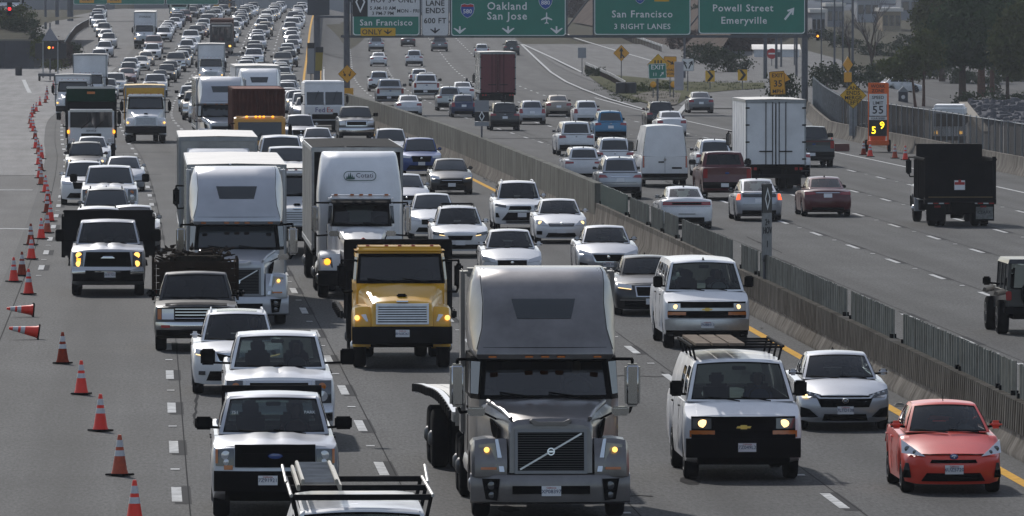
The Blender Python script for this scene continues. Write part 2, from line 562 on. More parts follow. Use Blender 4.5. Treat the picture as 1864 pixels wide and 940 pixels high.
  lo.x += sd*g.get('belly', .03)*4*u*(1-u)
  hi.x += sd*.015*4*u*(1-u)
  hi.z += g.get('arch', .03)*4*u*(1-u)
  p = lo*(1-v) + hi*v
  p.x += sd*g.get('barrel', .025)*math.sin(math.pi*v)
  return p
 def patch(s, m, what, holes, us, vs, pane, lod=1):
  """sheet with rectangular openings; pane: list that receives one pane mesh for every opening"""
  us = sorted(set(us) | {q for h in holes for q in h[:2]}); vs = sorted(set(vs) | {q for h in holes for q in h[2:4]})
  flip = what in ('sl',)
  cen = Vector((0, (s.k['gh']['yr0']+s.k['gh']['yr1'])/2, s.k['gh']['zc']))
  for i in range(len(vs)-1):
   for j in range(len(us)-1):
    um, vm = (us[j]+us[j+1])/2, (vs[i]+vs[i+1])/2
    if any(h[0] < um < h[1] and h[2] < vm < h[3] for h in holes): continue
    m.grid([[s.ghp(what, us[j], vs[i]), s.ghp(what, us[j+1], vs[i])], [s.ghp(what, us[j], vs[i+1]), s.ghp(what, us[j+1], vs[i+1])]])
  for h in holes:
   n = 6 if h[1]-h[0] > .6 else 4
   def inn(u, v, dd):
    p = s.ghp(what, u, v)
    e = 1e-3
    nrm = (s.ghp(what, u+e, v)-p).cross(s.ghp(what, u, v+e)-p).normalized()
    if nrm.dot(p-cen) < 0: nrm = -nrm
    return p - nrm*dd
   g = M()
   nu, nv = 8, 4
   g.grid([[inn(h[0]+(h[1]-h[0])*j/nu, h[2]+(h[3]-h[2])*i/nv, .006) for j in range(nu+1)] for i in range(nv+1)])
   pane.append(g)
   # reveal
   ed = [(h[0]+(h[1]-h[0])*j/nu, h[2]) for j in range(nu)] + [(h[1], h[2]+(h[3]-h[2])*i/nv) for i in range(nv)] + \
    [(h[1]-(h[1]-h[0])*j/nu, h[3]) for j in range(nu)] + [(h[0], h[3]-(h[3]-h[2])*i/nv) for i in range(nv)]
   k = len(ed)
   seal = M().add([s.ghp(what, *e) for e in ed] + [inn(e[0], e[1], .014) for e in ed], [(a, (a+1) % k, (a+1) % k+k, a+k) for a in range(k)])
   if lod <= 1: g.seal = seal
   else: m.join(seal)
 def frit(s, what, h, wd):                  # black ceramic border behind the rim of a window
  m = M()
  du, dv = wd/ (1.3 if what in ('ws','rw') else 3.0), wd
  u0, u1, v0, v1 = h
  def q(u, v):
   p = s.ghp(what, u, v); return p
  n = 8
  for (a, b, c, d) in ((u0, u1, v0, v0+dv), (u0, u1, v1-dv, v1), (u0, u0+du, v0+dv, v1-dv), (u1-du, u1, v0+dv, v1-dv)):
   m.grid([[q(a+(b-a)*j/n, c) for j in range(n+1)], [q(a+(b-a)*j/n, d) for j in range(n+1)]])
  cen = Vector((0, (s.k['gh']['yr0']+s.k['gh']['yr1'])/2, s.k['gh']['zc']))
  m.v = [tuple(Vector(p) + (cen-Vector(p)).normalized()*.002) for p in m.v]
  return m
 def build(s, lod=1, front=True, glass=None, interior=None):
  k = s.k
  pr = Proto()
  glass = glass or (GLASSC if lod == 0 else GLASSD)
  interior = (lod == 0) if interior is None else interior
  g = k['gh']
  body = s.lower()
  fr = M()
  panes = {}
  us = [-1, -.92, -.6, -.3, 0, .3, .6, .92, 1]
  holes = {'ws': [(-.93, .93, .05, .93)], 'rw': [k.get('rwhole', (-.88, .88, .14, .88))] if k.get('rwhole', 1) else [], 'sr': k.get('side', [(.14, .47, .12, .86), (.50, .84, .12, .86)])}
  for wnm in ('ws', 'rw', 'sr'):
   panes[wnm] = []
   s.patch(fr, wnm, holes[wnm], us if wnm != 'sr' else [0, .1, .25, .5, .75, .9, 1], [0, .5, 1], panes[wnm], lod)
  left = []
  s.patch(fr, 'sl', holes['sr'], [0, .1, .25, .5, .75, .9, 1], [0, .5, 1], left, lod)
  fr.grid([[s.ghp('roof', u, v) for u in us] for v in (0, .06, .25, .5, .75, .94, 1)])
  # soften the roof edge
  bm = bmesh.new()
  vv = [bm.verts.new(p) for p in fr.v]
  for f in fr.f:
   try: bm.faces.new([vv[i] for i in f])
   except ValueError: pass
  bmesh.ops.remove_doubles(bm, verts=bm.verts, dist=1e-3)
  bmesh.ops.recalc_face_normals(bm, faces=bm.faces)
  if lod <= 2:
   es = [e for e in bm.edges if len(e.link_faces) == 2 and e.calc_face_angle(0) > rad(30) and all(min(v.co.z for v in f.verts) > g['zc']-.05 for f in e.link_faces)
    and all(f.calc_area() > .004 for f in e.link_faces)]
   try: bmesh.ops.bevel(bm, geom=es, offset=k.get('rb', .035), segments=2, affect='EDGES', clamp_overlap=True)
   except Exception: pass
  bm.verts.index_update()
  body.add([v.co for v in bm.verts], [[v.index for v in f.verts] for f in bm.faces])
  bm.free()
  s.ibody = pr.add("body", body, PAINT, None, 40)
  # panes
  wi = pr.add("windshield", panes['ws'][0], glass)
  if lod <= 1:
   pr.add("glass_border", s.frit('ws', holes['ws'][0], .035), PLASTIC, wi)
  def pane(n, q, gm):
   i = pr.add(n, q, gm)
   if hasattr(q, 'seal'): pr.add("window_seal", q.seal, PLASTIC, i)
   return i
  if hasattr(panes['ws'][0], 'seal'): pr.add("window_seal", panes['ws'][0].seal, PLASTIC, wi)
  for q in panes['rw']: pane("rear_window", q, GLASSD if k.get('darkrear') else glass)
  for q in panes['sr'] + left: pane("side_window", q, GLASSD if k.get('darkside') else glass)
  # dark underside and wheel houses
  tp = [(y, s.T(s.W*.7, y)-.16) for y in (.62, 1.0, g['yc']+.3, g['yb']-.3, s.L-.35)]
  if k.get('bed'): tp = tp[:2] + [(g['yc']+.3, k['bed'][2]-.05), (s.L-.3, k['bed'][2]-.05)]
  u = M().prismx([(s.L-.3, s.gc+.03), (.5, s.gc+.03)] + tp, -(s.W-.27), s.W-.27)
  pr.add("underbody", u, DARK)
  for a in (s.fo, s.fo+s.wb):
   for sd in (1, -1):
    wheel_parts(pr, sd*(s.W-.02), a, s.wr, k.get('ww', .21), sd, lod, rim=k.get('rim', RIMM), style=k.get('wstyle', 0))
  # tray and seats
  it = M()
  z0 = g['zc'] + .012
  zb = max(g['zb'], z0)
  if interior:
   it.add([(-g['wf']*.97, g['yc']+.16, z0), (g['wf']*.97, g['yc']+.16, z0), (g['wb']*.97, g['yb']-.12, zb+.012), (-g['wb']*.97, g['yb']-.12, zb+.012),
     (-.4, g['yc']+.03, z0), (.4, g['yc']+.03, z0)], [(0, 1, 2, 3), (4, 5, 1, 0)])
   seats = []
   ysd = g['yc'] + .95 if k.get('cabf') is None else k['cabf']
   hr = min(g['zr0'] - .12, z0 + .42)
   for q, x in ((0, -.36), (0, .36)) + (((.85, -.36), (.85, .36)) if k.get('rear_seats', True) else ()):
    yy = ysd + q
    seats.append(M().rbox(x-.23, x+.23, yy, yy+.14, z0-.1, hr-.16, .05))
    seats[-1].rbox(x-.13, x+.13, yy+.02, yy+.11, hr-.17, hr+.03, .04)
   ii = pr.add("interior", it, SEATM)
   [pr.add("seat", q_, SEATM, ii) for q_ in seats]
   st = M()
   for a in range(12):
    p = [Vector((.36+.18*math.cos(t), g['yc']+.52-.06*math.sin(t), z0+.06+.15*math.sin(t))) for t in (2*math.pi*a/12, 2*math.pi*(a+1)/12)]
    st.cyl(p[0], p[1], .015, n=5)
   pr.add("steering_wheel", st, PLASTIC, ii)
   mr = M().rbox(-.12, .12, g['yr0']-.12, g['yr0']-.09, g['zr0']-.14, g['zr0']-.07, .012)
   pr.add("rear_view_mirror", mr, PLASTIC, ii)
  elif glass is GLASSC:
   pr.add("interior", it.box(-g['wb']*.9, g['wb']*.9, g['yc']+.3, g['yb']-.2, z0-.2, z0+.1), SEATM)
  # hood panel, wipers, mirrors, handles
  if lod <= 1 and k.get('hood', True):
   bul = k.get('bulge', [])
   rows = []
   y0, y1 = k.get('hoody', (.06, g['yc']-.03))
   hw = k.get('hoodw', .80)
   for i in range(9):
    y = y0 + (y1-y0)*i/8
    row = []
    for j in range(17):
     u_ = -1 + 2*j/16
     x = u_*hw*s.W*(.985+.015*i/8)
     z = s.T(x, y) + .007
     for (xa, xb, hh) in bul:
      ax = abs(x)/s.W
      z += hh * min(1, max(0, min((ax-xa)/.05, (xb-ax)/.05))) * min(1, i/2)
     row.append(s.D(x, y, z))
    rows.append(row)
   pr.add("hood", M().slab(rows, (0, 0, -.03)), PAINT, None, 30)
  if lod <= 1:
   wp = M()
   for x0, x1 in ((-.02, -.58), (.52, .0)):
    wp.tube([s.ghp('ws', a/g['wf'], v)+Vector((0, -.025, .012)) for a, v in ((x0, .0), (x0*.6+x1*.4, .045), (x1, .09))], .011, 5)
   pr.add("wiper", wp, PLASTIC)
  if k.get('mirror', True) and lod <= 3:
   mw, mh, mx = k.get('mir', (.2, .14, .03))
   for sd in (1, -1):
    base = s.ghp('sr' if sd > 0 else 'sl', .1, .1)
    mm = M()
    x0 = base.x + sd*mx
    if lod <= 1: mm.rbox(min(x0, x0+sd*mw), max(x0, x0+sd*mw), base.y-.06, base.y+.07, base.z+.0, base.z+mh, .058 if mh < .2 else .03, 3)
    else: mm.box(min(x0, x0+sd*mw), max(x0, x0+sd*mw), base.y-.05, base.y+.06, base.z+.0, base.z+mh)
    ri = pr.add("mirror", mm, k.get('mirmat', PAINT))
    pr.add("mirror_arm", M().cyl((base.x-sd*.03, base.y, base.z+.03), (x0+sd*.03, base.y, base.z+.04), .022, n=6), PLASTIC, ri)
    if lod <= 2:
     pr.add("mirror_glass", M().box(min(x0+sd*.02, x0+sd*(mw-.02)), max(x0+sd*.02, x0+sd*(mw-.02)), base.y+.071, base.y+.075, base.z+.02, base.z+mh-.02), GLASSD, ri)
  if lod <= 1:
   zh = interp(s.sh, s.fo+1.3)-.12
   for yh in k.get('handles', (s.fo+1.45, s.fo+2.35)):
    for sd in (1, -1):
     xx = sd*s.W*.99
     pr.add("door_handle", M().rbox(min(xx, xx+sd*.03), max(xx, xx+sd*.03), yh, yh+.2, zh, zh+.035, .01), k.get('handlemat', PLASTIC))
   # shut lines of the doors
   for yl in k.get('shut', (s.fo+.55, s.fo+1.65, s.fo+2.55)):
    for sd in (1, -1):
     sx = [Vector(s.D(sd*(s.plan(yl)*f+.002), yl, z)) for f, z in ((.985, s.gc+.15), (1.0, s.gc+.35), (.992, interp(s.sh, yl)-.2), (.957, interp(s.sh, yl)-.01))]
     pr.add("door_seam", M().tube(sx, .004, 4), DARK)
  if k.get('rails'):
   for sd in (1, -1):
    pts = [s.ghp('roof', sd*.90, v)+Vector((0, 0, h)) for v, h in ((.05, .0), (.12, .045), (.5, .055), (.88, .045), (.95, .0))]
    pr.add("roof_rail", M().tube(pts, .018, 6), k.get('railmat', PLASTIC))
  if k.get('crossbars'):
   for v in (.25, .7):
    a, b = s.ghp('roof', -.9, v), s.ghp('roof', .9, v)
    pr.add("roof_bar", M().tube([a+Vector((0, 0, .08)), b+Vector((0, 0, .08))], .02, 6), PLASTIC)
  if k.get('fin'):
   p = s.ghp('roof', 0, k['fin'])
   pr.add("antenna", M().hexa([p+Vector(q) for q in ((-.03,-.06,-.01),(.03,-.06,-.01),(.03,.1,-.01),(-.03,.1,-.01),(-.006,.04,.06),(.006,.04,.06),(.006,.09,.06),(-.006,.09,.06))]), PLASTIC)
  if k.get('sunroof'):
   pr.add("sunroof", M().slab([[s.ghp('roof', u_, v)+Vector((0, 0, .006)) for u_ in (-.7, -.35, 0, .35, .7)] for v in (.08, .2, .4)], (0, 0, -.02)), GLASSD)
  s.feats(pr, k.get('front', []), False, lod)
  s.feats(pr, k.get('rear', []), True, lod)
  return pr
 def feats(s, pr, fl, rear, lod):
  for f in fl:
   nm, m, c = f[0], f[1], f[2]
   o = f[3] if len(f) > 3 else {}
   if o.get('lod', 9) < lod: continue
   if nm == 'plate':                  # c = (x, z)
    x, z = c
    pts = [(x-.155, z-.075), (x+.155, z-.075), (x+.155, z+.075), (x-.155, z+.075)]
    mm = s.quad(pts, o.get('off', .045), .02, 1, 1, rear)
    pi = pr.add("licence_plate", mm, m)
    if o.get('txt') and lod <= 1:
     p = s.B(x, z, o.get('off', .045)+.002) if rear else s.F(x, z, o.get('off', .045)+.002)
     pr.text(o['txt'], .085, PLATEINK, p, pi, (math.pi/2, 0, math.pi if rear else 0))
     pr.text("California", .04, REDBADGE, (p[0], p[1], p[2]+.055), pi, (math.pi/2, 0, math.pi if rear else 0))
    continue
   par = o.get('par')
   for mi in ((1, -1) if o.get('mir') else (1,)):
    if nm == 'disc' or o.get('shape') == 'disc':
     x, z, r = c[0]*mi, c[1], c[2]
     p = Vector(s.B(x, z, 0) if rear else s.F(x, z, 0))
     of = o.get('off', .02)
     dd = 1 if rear else -1
     rz = c[3] if len(c) > 3 else r
     mm = M().lathe([(r*.999, -.03), (r, of*.7), (r*.85, of), (.002, of+o.get('dome', .004))], 'y', (0, 0, 0), 14)
     mm.xf(lambda a, b, cc: (p.x+a, p.y+dd*b, p.z+cc*rz/r))
     i = pr.add(f[4] if len(f) > 4 else "lamp", mm, m, par)
    else:
     cc = [(x*mi, z) for x, z in c]
     if mi < 0: cc = [cc[1], cc[0], cc[3], cc[2]]
     i = pr.add(nm, s.quad(cc, o.get('off', .014), o.get('dep', .05), o.get('nx', 6), o.get('nz', 3), rear, o.get('crown', 0)), m, par)
    for ch in o.get('kids', []):
     x, z, r = ch[2][0]*mi, ch[2][1], ch[2][2]
     p = Vector(s.B(x, z, 0) if rear else s.F(x, z, 0))
     dd = 1 if rear else -1
     of = o.get('off', .014) + .006
     rz = ch[2][3] if len(ch[2]) > 3 else r
     mm = M().lathe([(r, -.02), (r, of), (.002, of+.012)], 'y', (0, 0, 0), 12)
     mm.xf(lambda a, b, c3: (p.x+a, p.y+dd*b, p.z+c3*rz/r))
     pr.add(ch[0], mm, ch[1], i)
# ------------------------------------------------------------------ specifications of the light vehicles
def spec(base, **k):
 d = dict(base)
 gh = dict(base['gh']); gh.update(k.pop('gh', {}))
 d.update(k); d['gh'] = gh
 return d
def Q(x0, x1, z0, z1): return [(x0, z0), (x1, z0), (x1, z1), (x0, z1)]
SEDAN = dict(L=4.65, W=1.80, gc=.17, fo=.92, wb=2.70, wr=.32, sweep=.34, rsweep=.20, ffall=1.1,
 top=[(0, .66), (.10, .71), (.5, .83), (1.2, .95), (1.5, .97), (3.5, 1.0), (3.95, 1.03), (4.45, 1.05), (4.58, 1.03), (4.65, .99)],
 sh=[(0, .62), (.3, .72), (1.0, .86), (2.0, .93), (3.6, .97), (4.4, .98), (4.65, .93)],
 fp=[(.15, .10), (.30, .02), (.45, 0), (.58, .02), (.72, .12), (.95, .35)], rp=[(.2, .10), (.4, .0), (.62, .0), (.85, .08), (1.05, .12)],
 gh=dict(yc=1.28, zc=.945, wf=.72, yr0=2.05, zr0=1.39, wr0=.56, yr1=3.15, zr1=1.385, wr1=.54, yb=3.95, zb=1.035, wb=.66),
 side=[(.16, .50, .13, .87), (.53, .86, .13, .87)], fin=.85,
 front=[('headlight', LENS, [(.46, .60), (.86, .66), (.84, .79), (.50, .70)], dict(mir=True, off=.02)),
           ('grille', PLASTIC, Q(-.42, .42, .50, .67)), ('lower_grille', PLASTIC, [(-.62, .24), (.62, .24), (.52, .40), (-.52, .40)]),
           ('plate', PLATE, (0, .42)), ('disc', CHROME, (0, .60, .055, .045), dict(lod=2, off=.03), 'badge')],
 rear=[('tail_light', TAIL, [(.50, .76), (.84, .74), (.83, .93), (.52, .90)], dict(mir=True, off=.012)),
          ('bumper_insert', PLASTIC, Q(-.6, .6, .27, .40)), ('plate', PLATE, (0, .70), dict(off=.012)),
          ('trunk_seam', DARK, Q(-.62, .62, .60, .612), dict(off=.008))])
HATCH = spec(SEDAN, L=4.2, wb=2.62, fo=.86, W=1.76,
 top=[(0, .68), (.1, .73), (.5, .86), (1.05, .98), (1.4, 1.0), (3.6, 1.02), (4.1, 1.02), (4.2, 1.0)],
 sh=[(0, .64), (.3, .74), (1.0, .90), (2.0, .96), (3.5, 1.0), (4.2, 1.0)],
 rp=[(.2, .10), (.4, 0), (.65, 0), (.9, .07), (1.1, .14)],
 gh=dict(yc=1.12, zc=.975, wf=.71, yr0=1.85, zr0=1.46, wr0=.55, yr1=3.5, zr1=1.43, wr1=.52, yb=4.0, zb=1.02, wb=.64),
 rwhole=(-.88, .88, .10, .88),
 rear=[('tail_light', TAIL, [(.58, .72), (.84, .70), (.80, 1.0), (.62, .98)], dict(mir=True, off=.014)),
          ('bumper_insert', PLASTIC, Q(-.62, .62, .26, .44)), ('plate', PLATE, (0, .78), dict(off=.012)), ('tailgate_seam', DARK, Q(-.62, .62, .55, .562), dict(off=.008))])
SUV = dict(L=4.6, W=1.86, gc=.22, fo=.92, wb=2.68, wr=.36, ww=.23, sweep=.26, rsweep=.16,
 top=[(0, .88), (.1, .94), (.5, 1.02), (1.05, 1.09), (1.4, 1.1), (4.2, 1.1), (4.6, 1.05)],
 sh=[(0, .82), (.3, .92), (1.0, 1.02), (2.0, 1.06), (4.2, 1.09), (4.6, 1.04)],
 fp=[(.2, .12), (.40, .02), (.6, 0), (.75, .01), (.88, .05), (1.05, .25)], rp=[(.25, .10), (.45, 0), (.7, 0), (.95, .05), (1.15, .10)],
 gh=dict(yc=1.12, zc=1.075, wf=.76, yr0=1.82, zr0=1.64, wr0=.61, yr1=4.0, zr1=1.63, wr1=.59, yb=4.42, zb=1.09, wb=.71),
 side=[(.13, .38, .12, .86), (.41, .64, .12, .86), (.68, .88, .16, .84)], rwhole=(-.86, .86, .10, .86), fin=.9, rails=True, darkrear=True, darkside=True,
 front=[('headlight', LENS, [(.50, .80), (.88, .82), (.86, .95), (.50, .90)], dict(mir=True, off=.02)),
           ('grille', PLASTIC, [(-.40, .64), (.40, .64), (.46, .90), (-.46, .90)]), ('lower_grille', PLASTIC, [(-.70, .28), (.70, .28), (.55, .48), (-.55, .48)]),
           ('plate', PLATE, (0, .56)), ('disc', CHROME, (0, .80, .06, .05), dict(lod=2, off=.03), 'badge')],
 rear=[('tail_light', TAIL, [(.52, .92), (.88, .88), (.86, 1.04), (.56, 1.03)], dict(mir=True, off=.014)),
          ('bumper', PLASTIC, Q(-.86, .86, .30, .55)), ('plate', PLATE, (0, .80), dict(off=.012)), ('tailgate_seam', DARK, Q(-.62, .62, .585, .597), dict(off=.008)),
          ('disc', CHROME, (0, .98, .05, .04), dict(lod=2), 'badge')])
MINIVAN = spec(SUV, L=5.1, W=1.97, wb=3.03, fo=.98, rails=False,
 top=[(0, .80), (.1, .86), (.5, .97), (1.0, 1.08), (1.4, 1.1), (4.7, 1.1), (5.1, 1.05)], sh=[(0, .74), (.3, .86), (1.0, 1.0), (2.0, 1.06), (4.7, 1.09), (5.1, 1.04)],
 gh=dict(yc=1.02, zc=1.06, wf=.82, yr0=1.95, zr0=1.68, wr0=.68, yr1=4.65, zr1=1.67, wr1=.64, yb=4.98, zb=1.09, wb=.76))
PICKUP = dict(L=5.85, W=2.01, gc=.30, fo=.96, wb=3.68, wr=.39, ww=.26, sweep=.16, rsweep=.06, ffall=.9, nose=.945, tail=.96, lipf=.12,
 top=[(0, 1.16), (.08, 1.21), (.5, 1.26), (1.25, 1.31), (1.6, 1.31), (3.9, 1.30), (3.95, 1.32), (5.85, 1.32)],
 sh=[(0, 1.12), (.2, 1.18), (1.2, 1.27), (2.0, 1.29), (3.9, 1.31), (5.8, 1.33), (5.85, 1.31)],
 fp=[(.3, .10), (.45, 0), (.72, 0), (.80, .06), (1.1, .08), (1.25, .16)], rp=[(.4, .05), (.55, 0), (.72, 0), (.76, .10), (1.3, .10)],
 bed=(4.02, 5.75, .88),
 gh=dict(yc=1.38, zc=1.30, wf=.89, yr0=2.10, zr0=1.87, wr0=.74, yr1=3.55, zr1=1.87, wr1=.73, yb=3.85, zb=1.32, wb=.86, cw=.10),
 side=[(.12, .50, .14, .88), (.54, .88, .14, .88)], rwhole=(-.85, .85, .14, .86), fin=None, mirmat=PLASTIC, mir=(.28, .21, .10),
 hoodw=.82, bulge=[(.0, .42, .022)], handles=(2.55, 3.3), shut=(1.55, 2.75, 3.75),
 front=[('grille', PLASTIC, Q(-.645, .645, .84, 1.20), dict(off=.03)),
           ('grille_bar', PLASTIC, Q(-.52, .52, .98, 1.06), dict(off=.055, lod=1)), ('grille_bar', DARK, Q(-.53, .53, 1.07, 1.16), dict(off=.034, lod=1)), ('grille_bar', DARK, Q(-.53, .53, .89, .97), dict(off=.034, lod=1)),
           ('headlight', LENSD, Q(.66, .95, .86, 1.13), dict(mir=True, off=.02, kids=[('bulb', LENS, (.79, 1.03, .075)), ('bulb', LENS, (.78, .92, .05))])),
           ('turn_lamp', AMBER, Q(.915, .955, .90, 1.13), dict(mir=True, off=.03, nx=2)), ('turn_lamp', AMBER, Q(.68, .82, .80, .87), dict(mir=True, off=.026, nx=2)),
           ('bumper', PLASTIC, Q(-.98, .98, .46, .78), dict(off=.07, dep=.2, nx=12, crown=.01)), ('air_dam', DARK, Q(-.8, .8, .30, .47), dict(off=.02)),
           ('disc', BLUEBADGE, (0, 1.02, .125, .05), dict(off=.07), 'badge')],
 rear=[('tail_light', TAIL, Q(.78, .96, .86, 1.26), dict(mir=True, off=.012, nx=3)), ('bumper', CHROME, Q(-.98, .98, .50, .72), dict(off=.05, dep=.12)),
          ('tailgate_seam', DARK, Q(-.76, .76, .815, .83), dict(off=.006)), ('tailgate_handle', PLASTIC, Q(-.12, .12, 1.10, 1.18)), ('plate', PLATE, (0, .62), dict(off=.07))])
VAN = dict(L=5.7, W=2.01, gc=.30, fo=.88, wb=3.43, wr=.375, ww=.24, sweep=.16, rsweep=.05, nose=.945, tail=.96, ffall=.85, lipf=.06,
 top=[(0, 1.10), (.07, 1.14), (.4, 1.25), (.68, 1.34), (1.0, 1.36), (5.6, 1.36), (5.7, 1.34)],
 sh=[(0, 1.06), (.15, 1.12), (.6, 1.27), (1.0, 1.32), (5.6, 1.34), (5.7, 1.32)],
 fp=[(.3, .08), (.42, 0), (.72, 0), (.76, .05), (1.1, .08), (1.3, .2)], rp=[(.3, .02), (.5, 0), (1.4, .03)],
 gh=dict(yc=.74, zc=1.335, wf=.93, yr0=1.42, zr0=2.0, wr0=.76, yr1=5.45, zr1=2.0, wr1=.76, yb=5.66, zb=1.34, wb=.93, cw=.13, crown=.05, belly=.0, barrel=.03),
 side=[(.05, .20, .14, .84), (.24, .45, .14, .84), (.49, .70, .14, .84), (.74, .93, .14, .84)], rwhole=(-.85, .85, .12, .8), fin=None,
 mirmat=PLASTIC, mir=(.22, .27, .05), hoodw=.80, handles=(1.75, 3.6), shut=(1.0, 2.15, 3.6),
 front=[('grille', PLASTIC, Q(-.90, .90, .73, 1.11), dict(off=.02, nx=12)), ('grille_bar', DARK, Q(-.5, .5, 1.0, 1.09), dict(off=.028, lod=1)), ('grille_bar', DARK, Q(-.5, .5, .76, .87), dict(off=.028, lod=1)),
           ('headlight', LENSD, Q(.56, .90, .90, 1.08), dict(mir=True, off=.03, nx=3, kids=[('bulb', LAMPON, (.70, .99, .088, .07))])), ('turn_lamp', AMBER, Q(.50, .93, .755, .87), dict(mir=True, off=.034)),
           ('bumper', PLASTIC, Q(-.99, .99, .40, .73), dict(off=.07, dep=.2, nx=12, crown=.012)), ('air_dam', DARK, Q(-.8, .8, .28, .41), dict(off=.02)),
           ('badge', GOLDBADGE, [(-.055, .895), (.055, .895), (.055, .965), (-.055, .965)], dict(off=.05, nx=2)), ('badge', GOLDBADGE, [(-.13, .91), (.11, .91), (.13, .945), (-.11, .945)], dict(off=.047, nx=2))],
 rear=[('tail_light', TAIL, Q(.86, .95, .8, 1.3), dict(mir=True, nx=2)), ('bumper', PLASTIC, Q(-.96, .96, .42, .6), dict(off=.05))])
def bowtie(z): return [x for x in VAN['front'] if x[0] == 'badge']
SPECS = {}
SPECS['sedan'] = SEDAN
SPECS['hatch'] = HATCH
SPECS['suv'] = SUV
SPECS['minivan'] = MINIVAN
SPECS['pickup'] = PICKUP
# near light vehicles, each with the face the photograph shows
SPECS['pickup_black_grille'] = spec(PICKUP, front=PICKUP['front'] + [('plate', PLATE, (-.12, .64), dict(off=.11, txt="7Z91921"))])
SPECS['pickup_tow'] = spec(PICKUP, L=6.2, wb=3.95, W=2.03, wr=.41,
 top=[(0, 1.25), (.08, 1.30), (.5, 1.36), (1.25, 1.41), (1.6, 1.41), (3.9, 1.40), (3.95, 1.42), (6.2, 1.42)],
 sh=[(0, 1.20), (.2, 1.27), (1.2, 1.36), (2.0, 1.38), (3.9, 1.40), (6.1, 1.42), (6.2, 1.40)],
 gh=dict(zc=1.40, zr0=2.0, zr1=2.0, zb=1.42), mir=(.27, .30, .28), bed=(4.02, 6.1, .95), bulge=[(.0, .40, .03)],
 front=[('grille', CHROME, Q(-.62, .62, .84, 1.24), dict(off=.03)), ('grille_mesh', PLASTIC, Q(-.54, .54, 1.06, 1.2), dict(off=.045)), ('grille_mesh', PLASTIC, Q(-.54, .54, .88, 1.02), dict(off=.045)),
           ('headlight', LENSD, Q(.67, .97, .82, 1.24), dict(mir=True, off=.02, kids=[('bulb', LENS, (.80, .95, .10)), ('bulb', AMBER, (.80, 1.13, .07))])),
           ('bumper', CHROME, Q(-.99, .99, .50, .78), dict(off=.09, dep=.2, nx=12, crown=.02)), ('air_dam', DARK, Q(-.8, .8, .32, .5)), ('disc', BLUEBADGE, (0, 1.04, .14, .055), dict(off=.06), 'badge')])
SPECS['dump_pickup'] = spec(SPECS['pickup_tow'], L=6.6, wb=4.3, wr=.41, mir=(.27, .34, .30), lipf=.2,
 bed=(3.95, 6.5, .9),
 front=[('grille', PLASTIC, [(-.66, .82), (.66, .82), (.60, 1.22), (-.60, 1.22)], dict(off=.03)), ('grille_bar', DARK, Q(-.5, .5, .88, 1.16), dict(off=.04)), ('grille_bar', PLASTIC, Q(-.62, .62, 1.0, 1.05), dict(off=.055)),
           ('headlight', LENSD, Q(.68, .95, .82, 1.22), dict(mir=True, off=.02, kids=[('bulb', LAMPWARM, (.80, 1.13, .085)), ('bulb', LAMPWARM, (.80, .90, .085))])),
           ('lamp', AMBERON, Q(-.86, -.75, .98, 1.05), dict(off=.05, nx=2)),
           ('bumper', CHROME, Q(-.99, .99, .62, .80), dict(off=.10, dep=.2, nx=12, crown=.02)), ('bumper_insert', PLASTIC, Q(-.62, .62, .58, .72), dict(off=.115)), ('bumper_lower', PLASTIC, Q(-.97, .97, .42, .62), dict(off=.08)),
           ('plate', PLATE, (.06, .60), dict(off=.13, txt="36417Z2")), ('badge', CHROME, [(-.20, 1.05), (.20, 1.05), (.12, 1.11), (-.12, 1.11)], dict(off=.065, nx=4))])
SPECS['old_pickup'] = spec(PICKUP, L=5.5, W=1.94, wb=3.35, wr=.39, bed=(3.0, 5.4, .8),
 top=[(0, 1.06), (.08, 1.10), (.5, 1.14), (1.25, 1.18), (1.6, 1.18), (2.9, 1.18), (2.95, 1.2), (5.5, 1.2)], sh=[(0, 1.03), (.2, 1.07), (1.2, 1.14), (2.0, 1.16), (2.9, 1.18), (5.5, 1.18)],
 gh=dict(yc=1.32, zc=1.17, wf=.86, yr0=1.95, zr0=1.76, wr0=.70, yr1=2.55, zr1=1.76, wr1=.70, yb=2.85, zb=1.18, wb=.84), side=[(.14, .86, .14, .86)], bulge=[], rear_seats=False,
 mir=(.2, .17, .1), shut=(1.45, 2.75), handles=(2.5,),
 front=[('grille', PLASTIC, Q(-.50, .50, .74, 1.04), dict(off=.02))] + [('grille_bar', CHROME, Q(-.49, .49, z, z+.022), dict(off=.035, lod=1)) for z in (.78, .85, .92, .99)] +
          [('headlight', LENS, Q(.52, .80, .76, 1.0), dict(mir=True, off=.02)), ('turn_lamp', AMBER, Q(.81, .90, .76, 1.0), dict(mir=True, nx=2)),
           ('bumper', CHROME, Q(-.95, .95, .52, .70), dict(off=.10, dep=.15, nx=12, crown=.02)), ('bumper_lower', PLASTIC, Q(-.93, .93, .38, .53), dict(off=.08, nx=10)), ('lamp', REDBADGE, Q(.62, .82, .57, .63), dict(mir=True, off=.125, nx=2))])
SPECS['suv_chrome_wing'] = spec(SUV, L=4.74, W=1.93, wb=2.82, sunroof=True, railmat=ALU,
 front=[('headlight', LENS, [(.56, .78), (.90, .84), (.88, .96), (.52, .92)], dict(mir=True, off=.02, kids=[('bulb', LENSD, (.74, .88, .06))])),
           ('lamp_strip', LAMPON, [(.60, .785), (.88, .84), (.88, .86), (.60, .80)], dict(mir=True, off=.03)),
           ('grille', CHROME, [(.04, .60), (.42, .70), (.52, .92), (.04, .84)], dict(mir=True, off=.02)), ('grille_mesh', PLASTIC, [(.07, .64), (.38, .72), (.45, .88), (.07, .80)], dict(mir=True, off=.035)),
           ('lower_grille', PLASTIC, [(-.66, .30), (.66, .30), (.58, .50), (-.58, .50)]), ('fog_lamp', LENSD, Q(.68, .82, .42, .50), dict(mir=True))])
